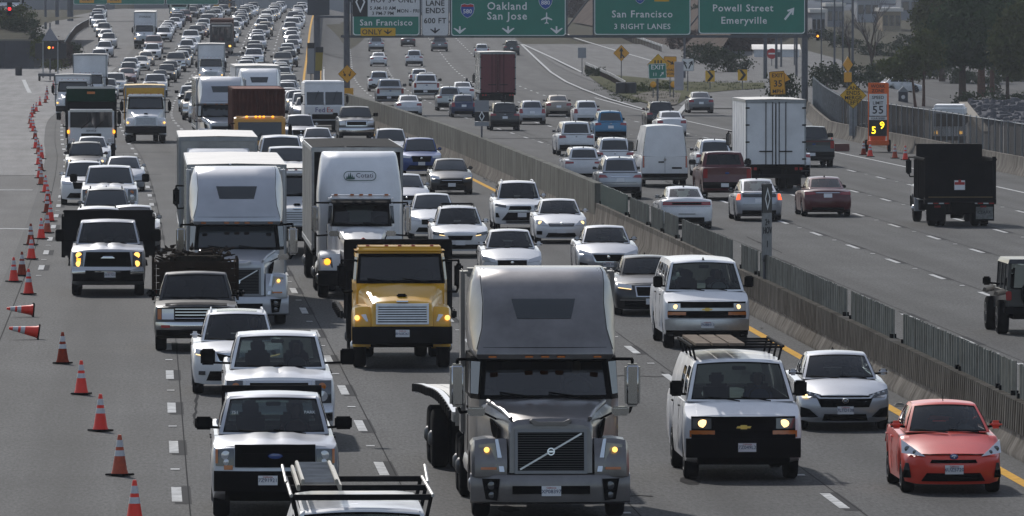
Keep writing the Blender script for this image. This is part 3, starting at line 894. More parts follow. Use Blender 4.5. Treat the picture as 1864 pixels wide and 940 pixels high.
SPECS['hybrid_hatch'] = spec(HATCH, L=4.0, W=1.695, wb=2.55, fo=.80, wr=.29, sweep=.42, fin=None, ffall=1.05, darkside=False,
 top=[(0, .64), (.08, .69), (.4, .82), (.95, .98), (1.3, 1.0), (3.6, 1.02), (3.95, 1.02), (4.0, 1.0)], sh=[(0, .60), (.3, .72), (.95, .92), (2.0, .97), (3.4, 1.02), (4.0, 1.0)],
 gh=dict(yc=.98, zc=.985, wf=.715, yr0=1.75, zr0=1.43, wr0=.535, yr1=3.3, zr1=1.40, wr1=.49, yb=3.85, zb=1.03, wb=.62, crown=.04, cw=.16), mirmat=PAINT, mir=(.22, .14, .03), handlemat=PAINT,
 front=[('headlight', LENS, [(.47, .635), (.84, .68), (.83, .89), (.78, .86)], dict(mir=True, off=.022, kids=[('bulb', LENSD, (.75, .75, .05)), ('bulb', LENSD, (.64, .70, .035))])),
           ('upper_grille', PLASTIC, [(-.40, .53), (.40, .53), (.37, .585), (-.37, .585)], dict(nx=8)), ('lower_grille', PLASTIC, [(-.54, .22), (.54, .22), (.45, .36), (-.45, .36)], dict(nx=8)),
           ('fog_housing', DARK, [(.70, .27), (.83, .27), (.82, .40), (.72, .40)], dict(mir=True, nx=2)), ('fog_lamp', LENSD, [(.72, .40), (.82, .40), (.79, .52), (.74, .52)], dict(mir=True, nx=2)),
           ('bumper_seam', DARK, Q(-.60, .60, .668, .674), dict(off=.004)),
           ('plate', PLATE, (0, .42), dict(off=.05, txt="6UZ5720")), ('disc', BLUEBADGE, (0, .635, .07, .05), dict(off=.03), 'badge'), ('disc', CHROME, (0, .635, .045, .032), dict(off=.036), 'badge_ring'), ('disc', BLUEBADGE, (0, .635, .034, .022), dict(off=.042), 'badge_centre'), ('badge_bar', CHROME, Q(-.008, .008, .61, .655), dict(off=.05, nx=1))])
SPECS['sedan_chrome_wing'] = spec(SEDAN, W=1.80, fin=.9, darkside=False, sunroof=False, sweep=.38, mir=(.2, .13, .06),
 front=[('headlight', LENSD, [(.42, .62), (.86, .70), (.85, .80), (.46, .70)], dict(mir=True, off=.022, kids=[('bulb', LENS, (.76, .735, .03)), ('bulb', LENS, (.66, .715, .03)), ('bulb', LENS, (.56, .695, .025))])),
           ('grille', PLASTIC, [(-.46, .46), (.46, .46), (.56, .68), (-.56, .68)], dict(off=.012)), ('grille_wing', CHROME, [(-.50, .625), (.50, .625), (.56, .685), (-.56, .685)], dict(off=.03)), ('grille_wing', PLASTIC, [(-.46, .655), (.46, .655), (.5, .68), (-.5, .68)], dict(off=.036)),
           ('side_vent', PLASTIC, [(.50, .26), (.84, .26), (.84, .46), (.68, .42)], dict(mir=True)), ('vent_trim', PAINT, [(.45, .24), (.82, .205), (.82, .24), (.47, .275)], dict(mir=True, off=.03)), ('lower_grille', DARK, [(-.44, .20), (.44, .20), (.40, .33), (-.40, .33)]),
           ('plate', PLATE, (0, .405), dict(off=.05, txt="7LTD138")), ('disc', CHROME, (0, .585, .07, .055), dict(off=.045), 'badge'), ('disc', PLASTIC, (0, .585, .055, .043), dict(off=.052), 'badge_centre'), ('badge_bar', CHROME, Q(-.03, .03, .58, .592), dict(off=.06, nx=1))])
LAMP1 = ('lit_lamp', LAMPON, [(.66, .70), (.74, .70), (.74, .745), (.66, .745)])
SPECS['sedan_chrome_wing']['front'] += [('lit_lamp', LAMPON, [(-.80, .64), (-.71, .64), (-.71, .70), (-.80, .70)], dict(off=.035, nx=1))]
SPECS['sedan_mesh'] = spec(SEDAN, L=5.04, W=1.90, wb=3.05, fo=.95, wr=.35, nose=.93,
 top=[(0, .80), (.08, .86), (.5, .94), (1.35, 1.02), (1.7, 1.03), (3.7, 1.05), (4.2, 1.08), (4.9, 1.10), (5.04, 1.02)], sh=[(0, .76), (.3, .86), (1.2, .96), (2.0, 1.0), (4.0, 1.03), (5.04, .97)], sweep=.26,
 gh=dict(yc=1.45, zc=1.01, wf=.74, yr0=2.15, zr0=1.45, wr0=.60, yr1=3.4, zr1=1.44, wr1=.57, yb=4.2, zb=1.075, wb=.70),
 front=[('headlight', LENS, [(.50, .68), (.88, .72), (.87, .84), (.52, .80)], dict(mir=True, off=.02)), ('lamp_strip', LAMPON, [(.53, .685), (.86, .725), (.86, .74), (.53, .70)], dict(mir=True, off=.03)),
           ('grille', CHROME, [(-.40, .50), (.40, .50), (.44, .78), (-.44, .78)], dict(off=.02)), ('grille_mesh', PLASTIC, [(-.37, .53), (.37, .53), (.40, .75), (-.40, .75)], dict(off=.032)), ('lower_grille', PLASTIC, Q(-.7, .7, .25, .40)), ('bumper_trim', CHROME, Q(-.82, .82, .40, .425), dict(off=.03)), ('plate', PLATE, (0, .38), dict(off=.05))])
SPECS['sedan_wide_grille'] = spec(SEDAN, L=4.9, W=1.85, wb=2.85,
 front=[('headlight', LENS, [(.48, .60), (.87, .68), (.85, .79), (.50, .68)], dict(mir=True, off=.02)), ('grille', CHROME, [(-.40, .42), (.40, .42), (.50, .68), (-.50, .68)], dict(off=.016)), ('grille_mesh', PLASTIC, [(-.36, .45), (.36, .45), (.46, .65), (-.46, .65)], dict(off=.03)),
           ('side_vent', PLASTIC, [(.55, .25), (.84, .27), (.84, .42), (.62, .38)], dict(mir=True)), ('plate', PLATE, (0, .36), dict(off=.05, txt="8K22 30")), ('disc', CHROME, (0, .57, .06, .05), dict(off=.045), 'badge')])
SPECS['sedan_lit'] = spec(SEDAN, L=4.6, W=1.76, wr=.315, mir=(.2, .14, .06),
 front=[('headlight', LENS, [(.46, .60), (.85, .64), (.83, .80), (.60, .76)], dict(mir=True, off=.02, kids=[('bulb', LAMPON, (.70, .69, .065))])), ('grille', PLASTIC, [(-.40, .58), (.40, .58), (.44, .67), (-.44, .67)]),
           ('grille_bar', CHROME, Q(-.40, .40, .615, .635), dict(off=.025, lod=1)), ('lower_grille', PLASTIC, [(-.52, .22), (.52, .22), (.44, .36), (-.44, .36)]), ('fog_lamp', PLASTIC, Q(.64, .82, .30, .42), dict(mir=True)), ('plate', PLATE, (0, .43), dict(off=.05)), ('disc', CHROME, (0, .66, .06, .045), dict(off=.035), 'badge')])
SPECS['suv_trapezoid'] = spec(SUV, L=4.6, W=1.86, railmat=ALU, darkside=True,
 front=[('headlight', LENSD, [(.50, .80), (.88, .86), (.87, .95), (.50, .89)], dict(mir=True, off=.02)), ('grille', PLASTIC, [(-.42, .72), (.42, .72), (.36, .86), (-.36, .86)], dict(off=.02)), ('grille_trim', CHROME, [(-.44, .70), (.44, .70), (.42, .72), (-.42, .72)], dict(off=.03)),
           ('lower_grille', PLASTIC, [(-.66, .36), (.66, .36), (.44, .64), (-.44, .64)], dict(off=.014)), ('skid_plate', ALU, Q(-.5, .5, .26, .35), dict(off=.02)), ('fog_lamp', PLASTIC, [(.72, .46), (.86, .46), (.86, .62), (.78, .62)], dict(mir=True)), ('plate', PLATE, (.06, .55), dict(off=.05)), ('disc', PLASTIC, (0, .80, .06, .045), dict(off=.035), 'badge')])
SPECS['wagon_rails'] = spec(SUV, L=4.46, W=1.80, wb=2.66, wr=.34, crossbars=True,
 top=[(0, .78), (.1, .84), (.5, .93), (1.05, 1.02), (1.4, 1.03), (4.1, 1.03), (4.46, .98)], sh=[(0, .72), (.3, .82), (1.0, .95), (2.0, 1.0), (4.1, 1.02), (4.46, .97)],
 gh=dict(yc=1.12, zc=1.01, wf=.74, yr0=1.85, zr0=1.53, wr0=.57, yr1=3.85, zr1=1.52, wr1=.55, yb=4.28, zb=1.03, wb=.67),
 front=[('headlight', LENSD, [(.50, .68), (.87, .74), (.85, .84), (.52, .78)], dict(mir=True, off=.02)), ('lit_lamp', LAMPON, [(.50, .69), (.66, .715), (.66, .735), (.50, .71)], dict(mir=True, off=.03)), ('grille', PLASTIC, [(-.34, .56), (.34, .56), (.40, .70), (-.40, .70)], dict(off=.02)),
           ('lower_grille', PLASTIC, Q(-.60, .60, .28, .42)), ('fog_lamp', PLASTIC, Q(.62, .84, .34, .50), dict(mir=True)), ('plate', PLATE, (0, .48), dict(off=.05))])
SPECS['passenger_van'] = spec(VAN, L=6.2, wb=3.94, fin=.02, mirmat=PLASTIC,
 front=[x for x in VAN['front'] if x[0] not in ('bumper', 'headlight', 'grille', 'grille_bar')] + [('grille', PLASTIC, Q(-.92, .92, .73, 1.11), dict(off=.018, nx=12)), ('grille_bar', ALU, Q(-.92, .92, .895, .965), dict(off=.03, nx=12)),
           ('headlight', LENS, Q(.63, .92, .90, 1.07), dict(mir=True, off=.03, kids=[('bulb', LAMPON, (.74, .99, .055))])), ('bumper', ALU, Q(-.99, .99, .44, .70), dict(off=.08, dep=.2, nx=12, crown=.012)), ('bumper_lower', PLASTIC, Q(-.97, .97, .33, .45), dict(off=.06, nx=10)), ('plate', PLATE, (0, .57), dict(off=.11, txt="7N88413"))])
SPECS['cargo_van'] = spec(VAN, side=[(.05, .20, .14, .84), (.25, .42, .2, .78)], rim=STEELRIM, rear_seats=False,
 front=VAN['front'] + [('plate', PLATE, (.05, .585), dict(off=.10, txt="7Z049L2"))])
SPECS['rack_van'] = spec(SPECS['cargo_van'], front=VAN['front'])
SPECS['sedan_compact_black'] = spec(SEDAN, W=1.79, front=[('headlight', LENS, [(.48, .62), (.86, .68), (.84, .80), (.52, .74)], dict(mir=True, off=.02)), ('lit_lamp', LAMPON, [(.58, .64), (.80, .67), (.80, .70), (.58, .67)], dict(off=.03)), ('grille', DARK, [(-.5, .44), (.5, .44), (.44, .66), (-.44, .66)]), ('grille_bar', CHROME, Q(-.42, .42, .575, .595), dict(off=.03)), ('lower_grille', DARK, Q(-.6, .6, .22, .36)), ('plate', PLATE, (0, .40), dict(off=.05))])
SPECS['suv_lit'] = spec(SUV, front=[x for x in SUV['front'] if x[0] != 'headlight'] + [('headlight', LENS, [(.50, .80), (.88, .82), (.86, .95), (.50, .90)], dict(mir=True, off=.02, kids=[('bulb', LAMPON, (.72, .87, .055))]))])
SPECS['sedan_jam_lit'] = spec(SEDAN, front=[x for x in SEDAN['front'] if x[0] != 'headlight'] + [('headlight', LENS, [(.46, .60), (.86, .66), (.84, .79), (.50, .70)], dict(mir=True, off=.02, kids=[('bulb', LAMPON, (.70, .69, .06))]))])
SPECS['pickup_jam'] = spec(PICKUP, front=[('grille', CHROME, Q(-.6, .6, .84, 1.16), dict(off=.02)), ('grille_mesh', PLASTIC, Q(-.54, .54, .9, 1.1), dict(off=.035)), ('headlight', LENS, Q(.62, .95, .9, 1.14), dict(mir=True)), ('bumper', CHROME, Q(-.98, .98, .52, .76), dict(off=.07, dep=.15, nx=8)), ('air_dam', DARK, Q(-.8, .8, .32, .5))])
# receding vehicles (the tail matters)
SPECS['muscle_sedan'] = spec(SEDAN, L=5.03, W=1.905, wb=3.05, wr=.36, gh=dict(zr0=1.42, zr1=1.41, zb=1.06, yb=4.15, yr1=3.2),
 top=[(0, .70), (.1, .76), (.5, .88), (1.2, .97), (1.5, .98), (3.6, 1.02), (4.1, 1.06), (4.85, 1.10), (4.95, 1.10), (5.03, 1.03)], sh=[(0, .66), (.3, .76), (1.0, .88), (2.0, .95), (4.0, 1.0), (4.85, 1.03), (5.03, .98)],
 rear=[('tail_light', TAIL, [(-.86, .84), (.86, .84), (.84, .97), (-.84, .97)], dict(nx=12, off=.014)), ('tail_light_centre', PLASTIC, Q(-.52, .52, .865, .945), dict(off=.022)), ('plate', PLATE, (0, .62), dict(off=.01)), ('plate_recess', DARK, Q(-.3, .3, .53, .55)),
          ('bumper_insert', DARK, Q(-.62, .62, .24, .42), dict(off=.012)), ('bumper_seam', DARK, Q(-.84, .84, .79, .80), dict(off=.006))])
SPECS['hybrid_rear'] = spec(HATCH, L=4.48, W=1.745, wb=2.70,
 top=[(0, .68), (.1, .73), (.5, .86), (1.05, .98), (1.4, 1.0), (3.9, 1.02), (4.4, 1.06), (4.48, 1.04)], sh=[(0, .64), (.3, .74), (1.0, .90), (2.0, .96), (3.9, 1.0), (4.48, 1.0)],
 gh=dict(yc=1.1, zc=.97, yr0=1.9, zr0=1.46, yr1=3.1, zr1=1.47, wr1=.53, yb=4.32, zb=1.06, wb=.64),
 rear=[('tail_light', TAILON, [(.70, .80), (.84, .78), (.78, 1.0), (.70, 1.0)], dict(mir=True, off=.016, nx=2)), ('lower_window', GLASSD, Q(-.62, .62, .88, 1.0), dict(off=.008)), ('plate', PLATE, (0, .76), dict(off=.012)), ('bumper_insert', PLASTIC, Q(-.62, .62, .26, .40)), ('bumper_seam', DARK, Q(-.6, .6, .60, .61), dict(off=.006))])
SPECS['sedan_rear_bar'] = spec(SEDAN, L=4.87, W=1.85, wb=2.85, gh=dict(yb=4.1, yr1=3.2, zr0=1.42, zr1=1.41), rear=[('tail_light', TAIL, [(.44, .84), (.86, .82), (.85, .95), (.50, .93)], dict(mir=True, off=.014)), ('trim_bar', CHROME, Q(-.44, .44, .895, .915), dict(off=.02)), ('plate', PLATE, (0, .80), dict(off=.012)), ('bumper_insert', DARK, Q(-.6, .6, .26, .36)), ('bumper_seam', DARK, Q(-.6, .6, .56, .57), dict(off=.006))])
SPECS['pickup_tail'] = spec(PICKUP, top=[(a, b) for a, b in PICKUP['top']], rear=[('tail_light', TAIL, Q(.79, .965, .86, 1.26), dict(mir=True, off=.014, nx=3)), ('bumper', PLASTIC, Q(-.98, .98, .50, .74), dict(off=.05, dep=.12)), ('tailgate_seam', DARK, Q(-.77, .77, .815, .83), dict(off=.006)), ('tailgate_trim', MAROON, Q(-.76, .76, 1.2, 1.27), dict(off=.02)), ('disc', BLUEBADGE, (0, 1.1, .09, .04), {}, 'badge'), ('plate', PLATE, (.1, .62), dict(off=.07))])
SPECS['sprinter'] = spec(VAN, L=6.9, W=2.02, wb=4.32, wr=.36, tail=.975, fo=1.0,
 top=[(0, .96), (.07, 1.0), (.5, 1.2), (.9, 1.34), (1.2, 1.36), (6.8, 1.36), (6.9, 1.34)], gh=dict(yc=.95, zc=1.33, yr0=2.0, zr0=2.58, wr0=.74, yr1=6.72, zr1=2.60, wr1=.78, yb=6.86, zb=1.34, wb=.945, crown=.06, cb=.03), rwhole=None,
 side=[(.05, .20, .10, .5)], mir=(.24, .4, .1), rsweep=.03,
 front=[('grille', PLASTIC, Q(-.5, .5, .7, .95)), ('headlight', LENS, Q(.6, .9, .8, 1.05), dict(mir=True))],
 rear=[('tail_light', TAIL, Q(.88, .965, .85, 1.35), dict(mir=True, nx=2)), ('door_seam', DARK, Q(-.006, .006, .62, 1.33), dict(nx=1, off=.006)), ('badge_strip', DARK, Q(-.72, -.30, .80, .87), dict(nx=2)), ('door_latch', PLASTIC, Q(.04, .28, 1.06, 1.12), dict(nx=2)), ('disc', DULLALU, (0, 1.2, .06), {}, 'badge'), ('plate', PLATE, (-.45, .68), dict(off=.01)),
          ('bumper', PLASTIC, Q(-.98, .98, .42, .60), dict(off=.06, dep=.1))])
SPECS['suv_tail_silver'] = spec(SUV, L=4.52, W=1.84, wb=2.69, railmat=ALU, rear=[('tail_light', TAIL, [(.50, .88), (.88, .86), (.84, 1.0), (.60, .98)], dict(mir=True, off=.016)), ('bumper', PLASTIC, Q(-.8, .8, .30, .50)), ('bumper_trim', ALU, Q(-.82, .82, .60, .64), dict(off=.03)), ('plate', PLATE, (0, .78), dict(off=.012)), ('tailgate_trim', CHROME, Q(-.4, .4, .90, .93), dict(off=.02)), ('tailgate_seam', DARK, Q(-.65, .65, .67, .68), dict(off=.006))])
SPECS['wagon_tail'] = spec(SUV, L=4.6, W=1.77, wb=2.65, wr=.32, gc=.18, top=[(0, .70), (.1, .76), (.5, .88), (1.05, .98), (1.4, 1.0), (4.2, 1.0), (4.6, .95)], sh=[(0, .66), (.3, .76), (1.0, .90), (2.0, .96), (4.2, .99), (4.6, .94)],
 gh=dict(yc=1.15, zc=.975, wf=.71, yr0=1.9, zr0=1.46, wr0=.56, yr1=4.0, zr1=1.44, wr1=.54, yb=4.42, zb=1.0, wb=.65), rear=[('tail_light', TAIL, [(.46, .80), (.84, .78), (.82, .90), (.46, .88)], dict(mir=True, off=.016)), ('plate', PLATE, (0, .68), dict(off=.012)), ('bumper_insert', PLASTIC, Q(-.7, .7, .26, .36))])
PROTOS = {}
def car_proto(key, lod):
 if (key, lod) not in PROTOS:
  PROTOS[(key, lod)] = Car(**SPECS[key]).build(lod)
 return PROTOS[(key, lod)]
def car_len(key): return SPECS[key]['L']
# ------------------------------------------------------------------ lorries: y = 0 at the bumper, front faces -Y
REFL = mat("reflective_tape", (.5, .5, .5), .4)
WOOD = mat("worn_deck_wood", (.20, .16, .125), .8, noise=.45, nscale=3, bump=.3)
STEELB = mat("black_steel", (.012, .012, .013), .7, .0, spec=.02, noise=.4, nscale=2, bump=.15)
RUST = mat("rusty_brown_steel", (.075, .028, .022), .7, noise=.35, nscale=2)
GALV = mat("galvanized_steel", (.30, .31, .32), .5, .6, noise=.25, nscale=3)
TRAILW = mat("trailer_white_sheet", (.70, .70, .71), .5, noise=.18, nscale=.8)
TRAILDIRTY = mat("trailer_dirty_sheet", (.36, .35, .33), .6, noise=.4, nscale=.7)
TRAILSIDE = mat("polished_trailer_side", (.45, .45, .45), .22, 1.0, noise=.25, nscale=1.2)
ROOFW = mat("trailer_roof_sheet", (.60, .57, .53), .6, noise=.15, nscale=.6)
PINK = mat("pink_grey_sheet", (.33, .22, .22), .6, noise=.2)
DARKTEXT = mat("dark_print", (.02, .02, .03), .6)
GREENTEXT = mat("green_print", (.02, .07, .05), .6)
PURPLE = mat("purple_print", (.06, .02, .18), .5)
ORANGER = mat("orange_red_print", (.55, .06, .02), .5)
TARP = mat("tarpaulin_green", (.012, .045, .03), .8, noise=.3)
DRIVER_SHIRT = mat("driver_shirt", (.06, .07, .09), .9)
def truck_wheels(pr, axles, half, r=.52, wd=.28):
 for (y, dual) in axles:
  for sd in (1, -1):
   wheel_parts(pr, sd*half, y, r, wd, sd, 1, rim=ALU if not dual else STEELRIM, style=1, dual=dual)
def loft_rings(m, rings, close=True):
 rows = [r + [r[0]] for r in rings]
 m.grid(rows)
 if close:
  m.add(rings[0], [tuple(range(len(rings[0])-1, -1, -1))]); m.add(rings[-1], [tuple(range(len(rings[-1])))])
 return m
def hring(w, zb, zt, y, tilt=0.0, crown=.03, r=.16):
 half = [(w, zb), (w, zt-r*1.6), (w*.985, zt-r*.8), (w*.93, zt-r*.25), (w*.80, zt), (w*.4, zt+crown*.8), (0, zt+crown)]
 ring = half + [(-x, z) for x, z in half[-2::-1]]
 return [(x, y + (z-zb)*tilt, z) for x, z in ring]
def fender_side(pr, sd, x0, x1, ax, r, front, top, rear, mt, lamp=None):
 """one wing: an arch-cut slab with a rounded crown; front=(y,zlow,ztop)"""
 Ra = r + .10
 prof = []
 for k in range(13):
  a = math.pi*k/12
  prof.append((ax + Ra*math.cos(a), r + Ra*math.sin(a)))
 yf, zl, zt = front
 poly_o = [(ax+Ra, r-.08)] + prof + [(ax-Ra, zl)] + [(yf, zl), (yf-.01, (zl+zt)/2), (yf+.06, zt), (yf+.22, zt+.16), (ax-.35, top-.03), (ax, top), (ax+.45, top-.05), (rear, top-.18), (rear, r-.08)]
 m = M()
 xs = [x0, x0+(x1-x0)*.6, x1-.05, x1]
 n = len(poly_o)
 cy = ax
 rows = []
 for i, x in enumerate(xs):
  sh = (0, 0, .03, .10)[i]
  row = []
  for (y, z) in poly_o:
   zz = z - (sh*1.0 if z > r+Ra*.99 or (y <= yf+.25 and z > zl+.1) else 0)
   yy = y + (sh*1.4 if y < yf+.3 else 0)
   row.append((sd*x, yy, zz))
  rows.append(row + [row[0]])
 m.grid(rows)
 m.add(rows[0][:-1], [tuple(range(n))]); m.add(rows[-1][:-1], [tuple(range(n-1, -1, -1))])
 return pr.add("fender", m, mt, None, 32)
def slabxz(pts, y0, y1, tilt=0.0, z0=0):       # plate in the (x,z) plane with thickness along y
 m = M().prism(pts, y0, y1)
 return m.xf(lambda x, y, z: (x, y + (z-z0)*tilt, z))
def driver(pr, x, y, z):
 """a seated driver seen through the glass: head, neck, shoulders in one mesh"""
 m = M()
 rings = []
 for (zz, rx, ry, dy) in ((-.62, .20, .13, 0), (-.40, .22, .13, 0), (-.24, .235, .12, 0), (-.17, .17, .10, .0), (-.13, .07, .065, 0), (-.08, .058, .06, 0)):
  rings.append([(x+rx*math.cos(2*math.pi*k/14), y+dy+ry*math.sin(2*math.pi*k/14), z+zz) for k in range(14)])
 loft_rings(m, rings)
 i = pr.add("person", m, DRIVER_SHIRT, None, 60)
 h = M()
 rings = []
 for (zz, rx, ry, dy) in ((-.12, .045, .05, 0), (-.09, .055, .07, -.01), (-.04, .072, .088, -.008), (.02, .078, .095, 0), (.07, .074, .092, .005), (.105, .055, .07, .01), (.122, .02, .03, .01)):
  rings.append([(x+rx*math.cos(2*math.pi*k/14), y+dy+ry*math.sin(2*math.pi*k/14), z+zz) for k in range(14)])
 loft_rings(h, rings)
 h.hexa([(x-.012, y-.09, z-.03), (x+.012, y-.09, z-.03), (x+.008, y-.08, z+.02), (x-.008, y-.08, z+.02), (x-.012, y-.115, z-.028), (x+.012, y-.115, z-.028), (x+.006, y-.1, z+.015), (x-.006, y-.1, z+.015)])
 pr.add("head", h, SKIN, i, 60)
 ar = M()
 for sx in (-1, 1):
  ar.tube([(x+sx*.21, y, z-.25), (x+sx*.25, y-.16, z-.46), (x+sx*.14, y-.40, z-.38)], .045, 8)
 pr.add("arm", ar, DRIVER_SHIRT, i, 60)
def conventional(style):
 """sleeper tractor units and the yellow medium truck: hood, wings, cab"""
 pr = Proto()
 S = style
 volvo, kw = S['kind'] == 'swoop', S['kind'] == 'square'
 ax, r = S.get('ax', 1.25), S.get('r', .51)
 # frame and underside
 pr.add("chassis", M().box(-.42, .42, .5, S['len'], .55, .88).box(-.95, .95, .9, 2.2, .45, .8), DARK)
 # hood
 zb, g0, g1 = S['hz'][0], S['hz'][1], S['hz'][2]      # bottom, nose top, cowl top
 w0, w1 = S['hw']
 yc = S['yc']
 rings = [hring(w0*.97, zb, g0-.10, .14, S.get('tilt', .10)), hring(w0, zb, g0-.02, .20, S.get('tilt', .10)), hring(w0*1.01, zb, g0+.01, .32, .08), hring(w0+(w1-w0)*.25, zb, g0+(g1-g0)*.35, .8, .04),
             hring(w0+(w1-w0)*.6, zb, g0+(g1-g0)*.72, 1.3, 0), hring(w1, zb, g1, yc+.05, 0)]
 hood = M(); loft_rings(hood, rings)
 hi = pr.add("hood", hood, PAINT, None, 34)
 if volvo:
  pr.add("hood_vent", M().prism([(-.34, g0-.02), (-.26, g0-.10), (.26, g0-.10), (.34, g0-.02), (.30, g0+.0), (.2, g0-.045), (-.2, g0-.045), (-.30, g0+.0)], .155, .30), PAINT, hi)
  for sd in (1, -1):                       # raised creases that run back to the cowl
   pr.add("hood_crease", M().tube([(sd*w0*.93, .30, g0+.0), (sd*(w0+.05), .8, g0+.10), (sd*(w1-.16), 1.75, g1-.02)], .035, 8), PAINT, hi)
   pr.add("side_vent", M().hexa([(sd*(w0+.145), .75, 1.12), (sd*(w0+.155), 1.2, 1.15), (sd*(w0+.20), 1.2, 1.15), (sd*(w0+.155), .75, 1.12), (sd*(w0+.125), .75, 1.45), (sd*(w0+.22), 1.25, 1.58), (sd*(w0+.255), 1.25, 1.58), (sd*(w0+.145), .75, 1.45)]), DARK, hi)
 # grille
 gw, ga, gb = S['grille']
 ti = S.get('tilt', .10)
 gy = .13
 gi = pr.add("grille", slabxz([(-gw, ga), (gw, ga), (gw*S.get('gtap', 1), gb), (-gw*S.get('gtap', 1), gb)], gy-.02, gy+.06, ti, zb), PLASTIC)
 fr = M()
 t = S.get('gframe', .055)
 for pts in ([(-gw-t, ga-t), (gw+t, ga-t), (gw+t, ga), (-gw-t, ga)], [(-gw-t, gb), (gw+t, gb), (gw+t, gb+t), (-gw-t, gb+t)], [(-gw-t, ga), (-gw, ga), (-gw, gb), (-gw-t, gb)], [(gw, ga), (gw+t, ga), (gw+t, gb), (gw, gb)]):
  fr.join(slabxz(pts, gy-.045, gy+.05, ti, zb))
 pr.add("grille_frame", fr, S.get('framemat', CHROME), gi)
 for k in range(S.get('slats', 12)):
  z = ga + (gb-ga)*(k+.5)/S.get('slats', 12)
  pr.add("grille_slat", slabxz([(-gw, z), (gw, z), (gw, z+S.get('slath', .012)), (-gw, z+S.get('slath', .012))], gy-.03, gy, ti, zb), S.get('slatmat', DARK), gi)
 if volvo:
  d = Vector((gw*1.86, 0, (gb-ga)*.94)); n = Vector((-d.z, 0, d.x)).normalized()*.013
  c = Vector((0, 0, (ga+gb)/2))
  q = [c-d/2-n, c+d/2-n, c+d/2+n, c-d/2+n]
  pr.add("diagonal_bar", slabxz([(v.x, v.z) for v in q], gy-.05, gy-.02, ti, zb), ALU, gi)
  pr.add("emblem", slabxz([(math.cos(a)*.062, c.z+math.sin(a)*.062) for a in [2*math.pi*k/16 for k in range(16)]], gy-.075, gy-.02, ti, zb), CHROME, gi)
  pr.add("emblem", slabxz([(math.cos(a)*.042, c.z+math.sin(a)*.042) for a in [2*math.pi*k/16 for k in range(16)]], gy-.082, gy-.06, ti, zb), PLASTIC, gi)
  pr.add("emblem", slabxz([(-.05, c.z-.014), (.05, c.z-.014), (.05, c.z+.014), (-.05, c.z+.014)], gy-.09, gy-.06, ti, zb), CHROME, gi)
 elif kw:
  pr.add("emblem", slabxz([(-.09, gb+.12), (0, gb+.06), (.09, gb+.12), (0, gb+.17)], gy-.06, gy+.2, ti, zb), REDBADGE, gi)
 else:
  pr.add("emblem", slabxz([(-.13, gb+.075), (.13, gb+.075), (.13, gb+.105), (-.13, gb+.105)], gy-.04, gy+.1, ti, zb), CHROME, gi)
  pr.add("hood_scoop", M().rbox(-.11, .11, .55, .75, g0+.09, g0+.16, .025), DARK, hi)
 # wings with lamps
 fx0, fx1 = S['fender']
 ff = S['ff']
 for sd in (1, -1):
  fi = fender_side(pr, sd, fx0, fx1, ax, r, ff, S['ftop'], S.get('frear', ax+.72), PAINT)
  la, lb, l0, l1 = S['lamp']
  lamp = slabxz([(sd*la, l0), (sd*lb, l0+.0), (sd*(lb-.02), l1-.03), (sd*(la+.05), l1)], ff[0]-.03, ff[0]+.10, .18 if volvo else .3, l0)
  lamp.xf(lambda x, y, z: (x, y + 1.1*max(0, abs(x)-(lb-.10)), z))
  li = pr.add("headlight", lamp, S.get('lensmat', LENSD))
  cx, cz = (la+lb)/2, (l0+l1)/2
  if S.get('bulbs', True):
   for (bx, bz, br, bm_) in S['bulb']:
    yy = ff[0]-.035 + (cz+bz-l0)*(.18 if volvo else .3)
    pr.add("bulb", M().lathe([(br, 0), (br, -.015), (.002, -.03)], 'y', (sd*(cx+bx), yy, cz+bz), 12), bm_, li)
  if volvo:
   tr = slabxz([(sd*(la-.10), l0-.02), (sd*(la-.02), l0-.02), (sd*(la+.05), l1+.06), (sd*(la-.0), l1+.06)], ff[0]-.02, ff[0]+.12, .18, l0)
   pr.add("lamp_trim", tr, CHROME, li)
   pr.add("turn_lamp", slabxz([(sd*(la+.03), l0+.015), (sd*(lb-.05), l0+.015), (sd*(lb-.05), l0+.055), (sd*(la+.03), l0+.055)], ff[0]-.045, ff[0], .18, l0), AMBER, li)
 # bumper
 b0, b1, bw = S['bumper']
 bm_ = M()
 rows = []
 for (z, yy) in ((b0, .10), (b0+.03, .02), ((b0+b1)/2, 0), (b1-.04, .0), (b1, .03), (b1+.012, .14)):
  rows.append([(bw*u, yy + S.get('bsweep', .34)*abs(u)**3, z) for u in [-1+2*k/14 for k in range(15)]])
 bm_.slab(rows, (0, .10, 0))
 bi = pr.add("bumper", bm_, S.get('bumpermat', PAINT), None, 40)
 if volvo:
  zc = (b0+b1)/2
  pr.add("bumper_slot", slabxz([(-.62, zc-.07), (.62, zc-.07), (.62, zc+.06), (-.62, zc+.06)], -.004, .12), DARK, bi)
  for sd in (1, -1):
   q = slabxz([(sd*.86, zc-.18), (sd*1.04, zc-.16), (sd*1.10, zc+.17), (sd*.82, zc+.17)], -.012, .1)
   q.xf(lambda x, y, z: (x, y+.34*abs(x/bw)**3, z))
   fo = pr.add("fog_housing", q, PLASTIC, bi)
   for zz, rr in ((.06, .065), (-.09, .05)):
    pr.add("fog_lamp", M().lathe([(rr, .02), (rr, -.02), (.002, -.03)], 'y', (sd*.95, .34*(.95/bw)**3-.0, zc+zz), 12), LENSD, bi)
 if S.get('plate'):
  zc = (b0+b1)/2 + S.get('platez', 0)
  pi = pr.add("licence_plate", M().box(-.155, .155, -.03, -.015, zc-.08, zc+.08), PLATE)
  pr.text(S['plate'], .085, PLATEINK, (0, -.032, zc-.01), pi); pr.text("California", .04, REDBADGE, (0, -.032, zc+.052), pi)
 # cab: lower box, glass house, roof
 cw, y1 = S['cabw'], S['caby']
 zw0, zw1 = S['ws']                                  # windshield bottom and top
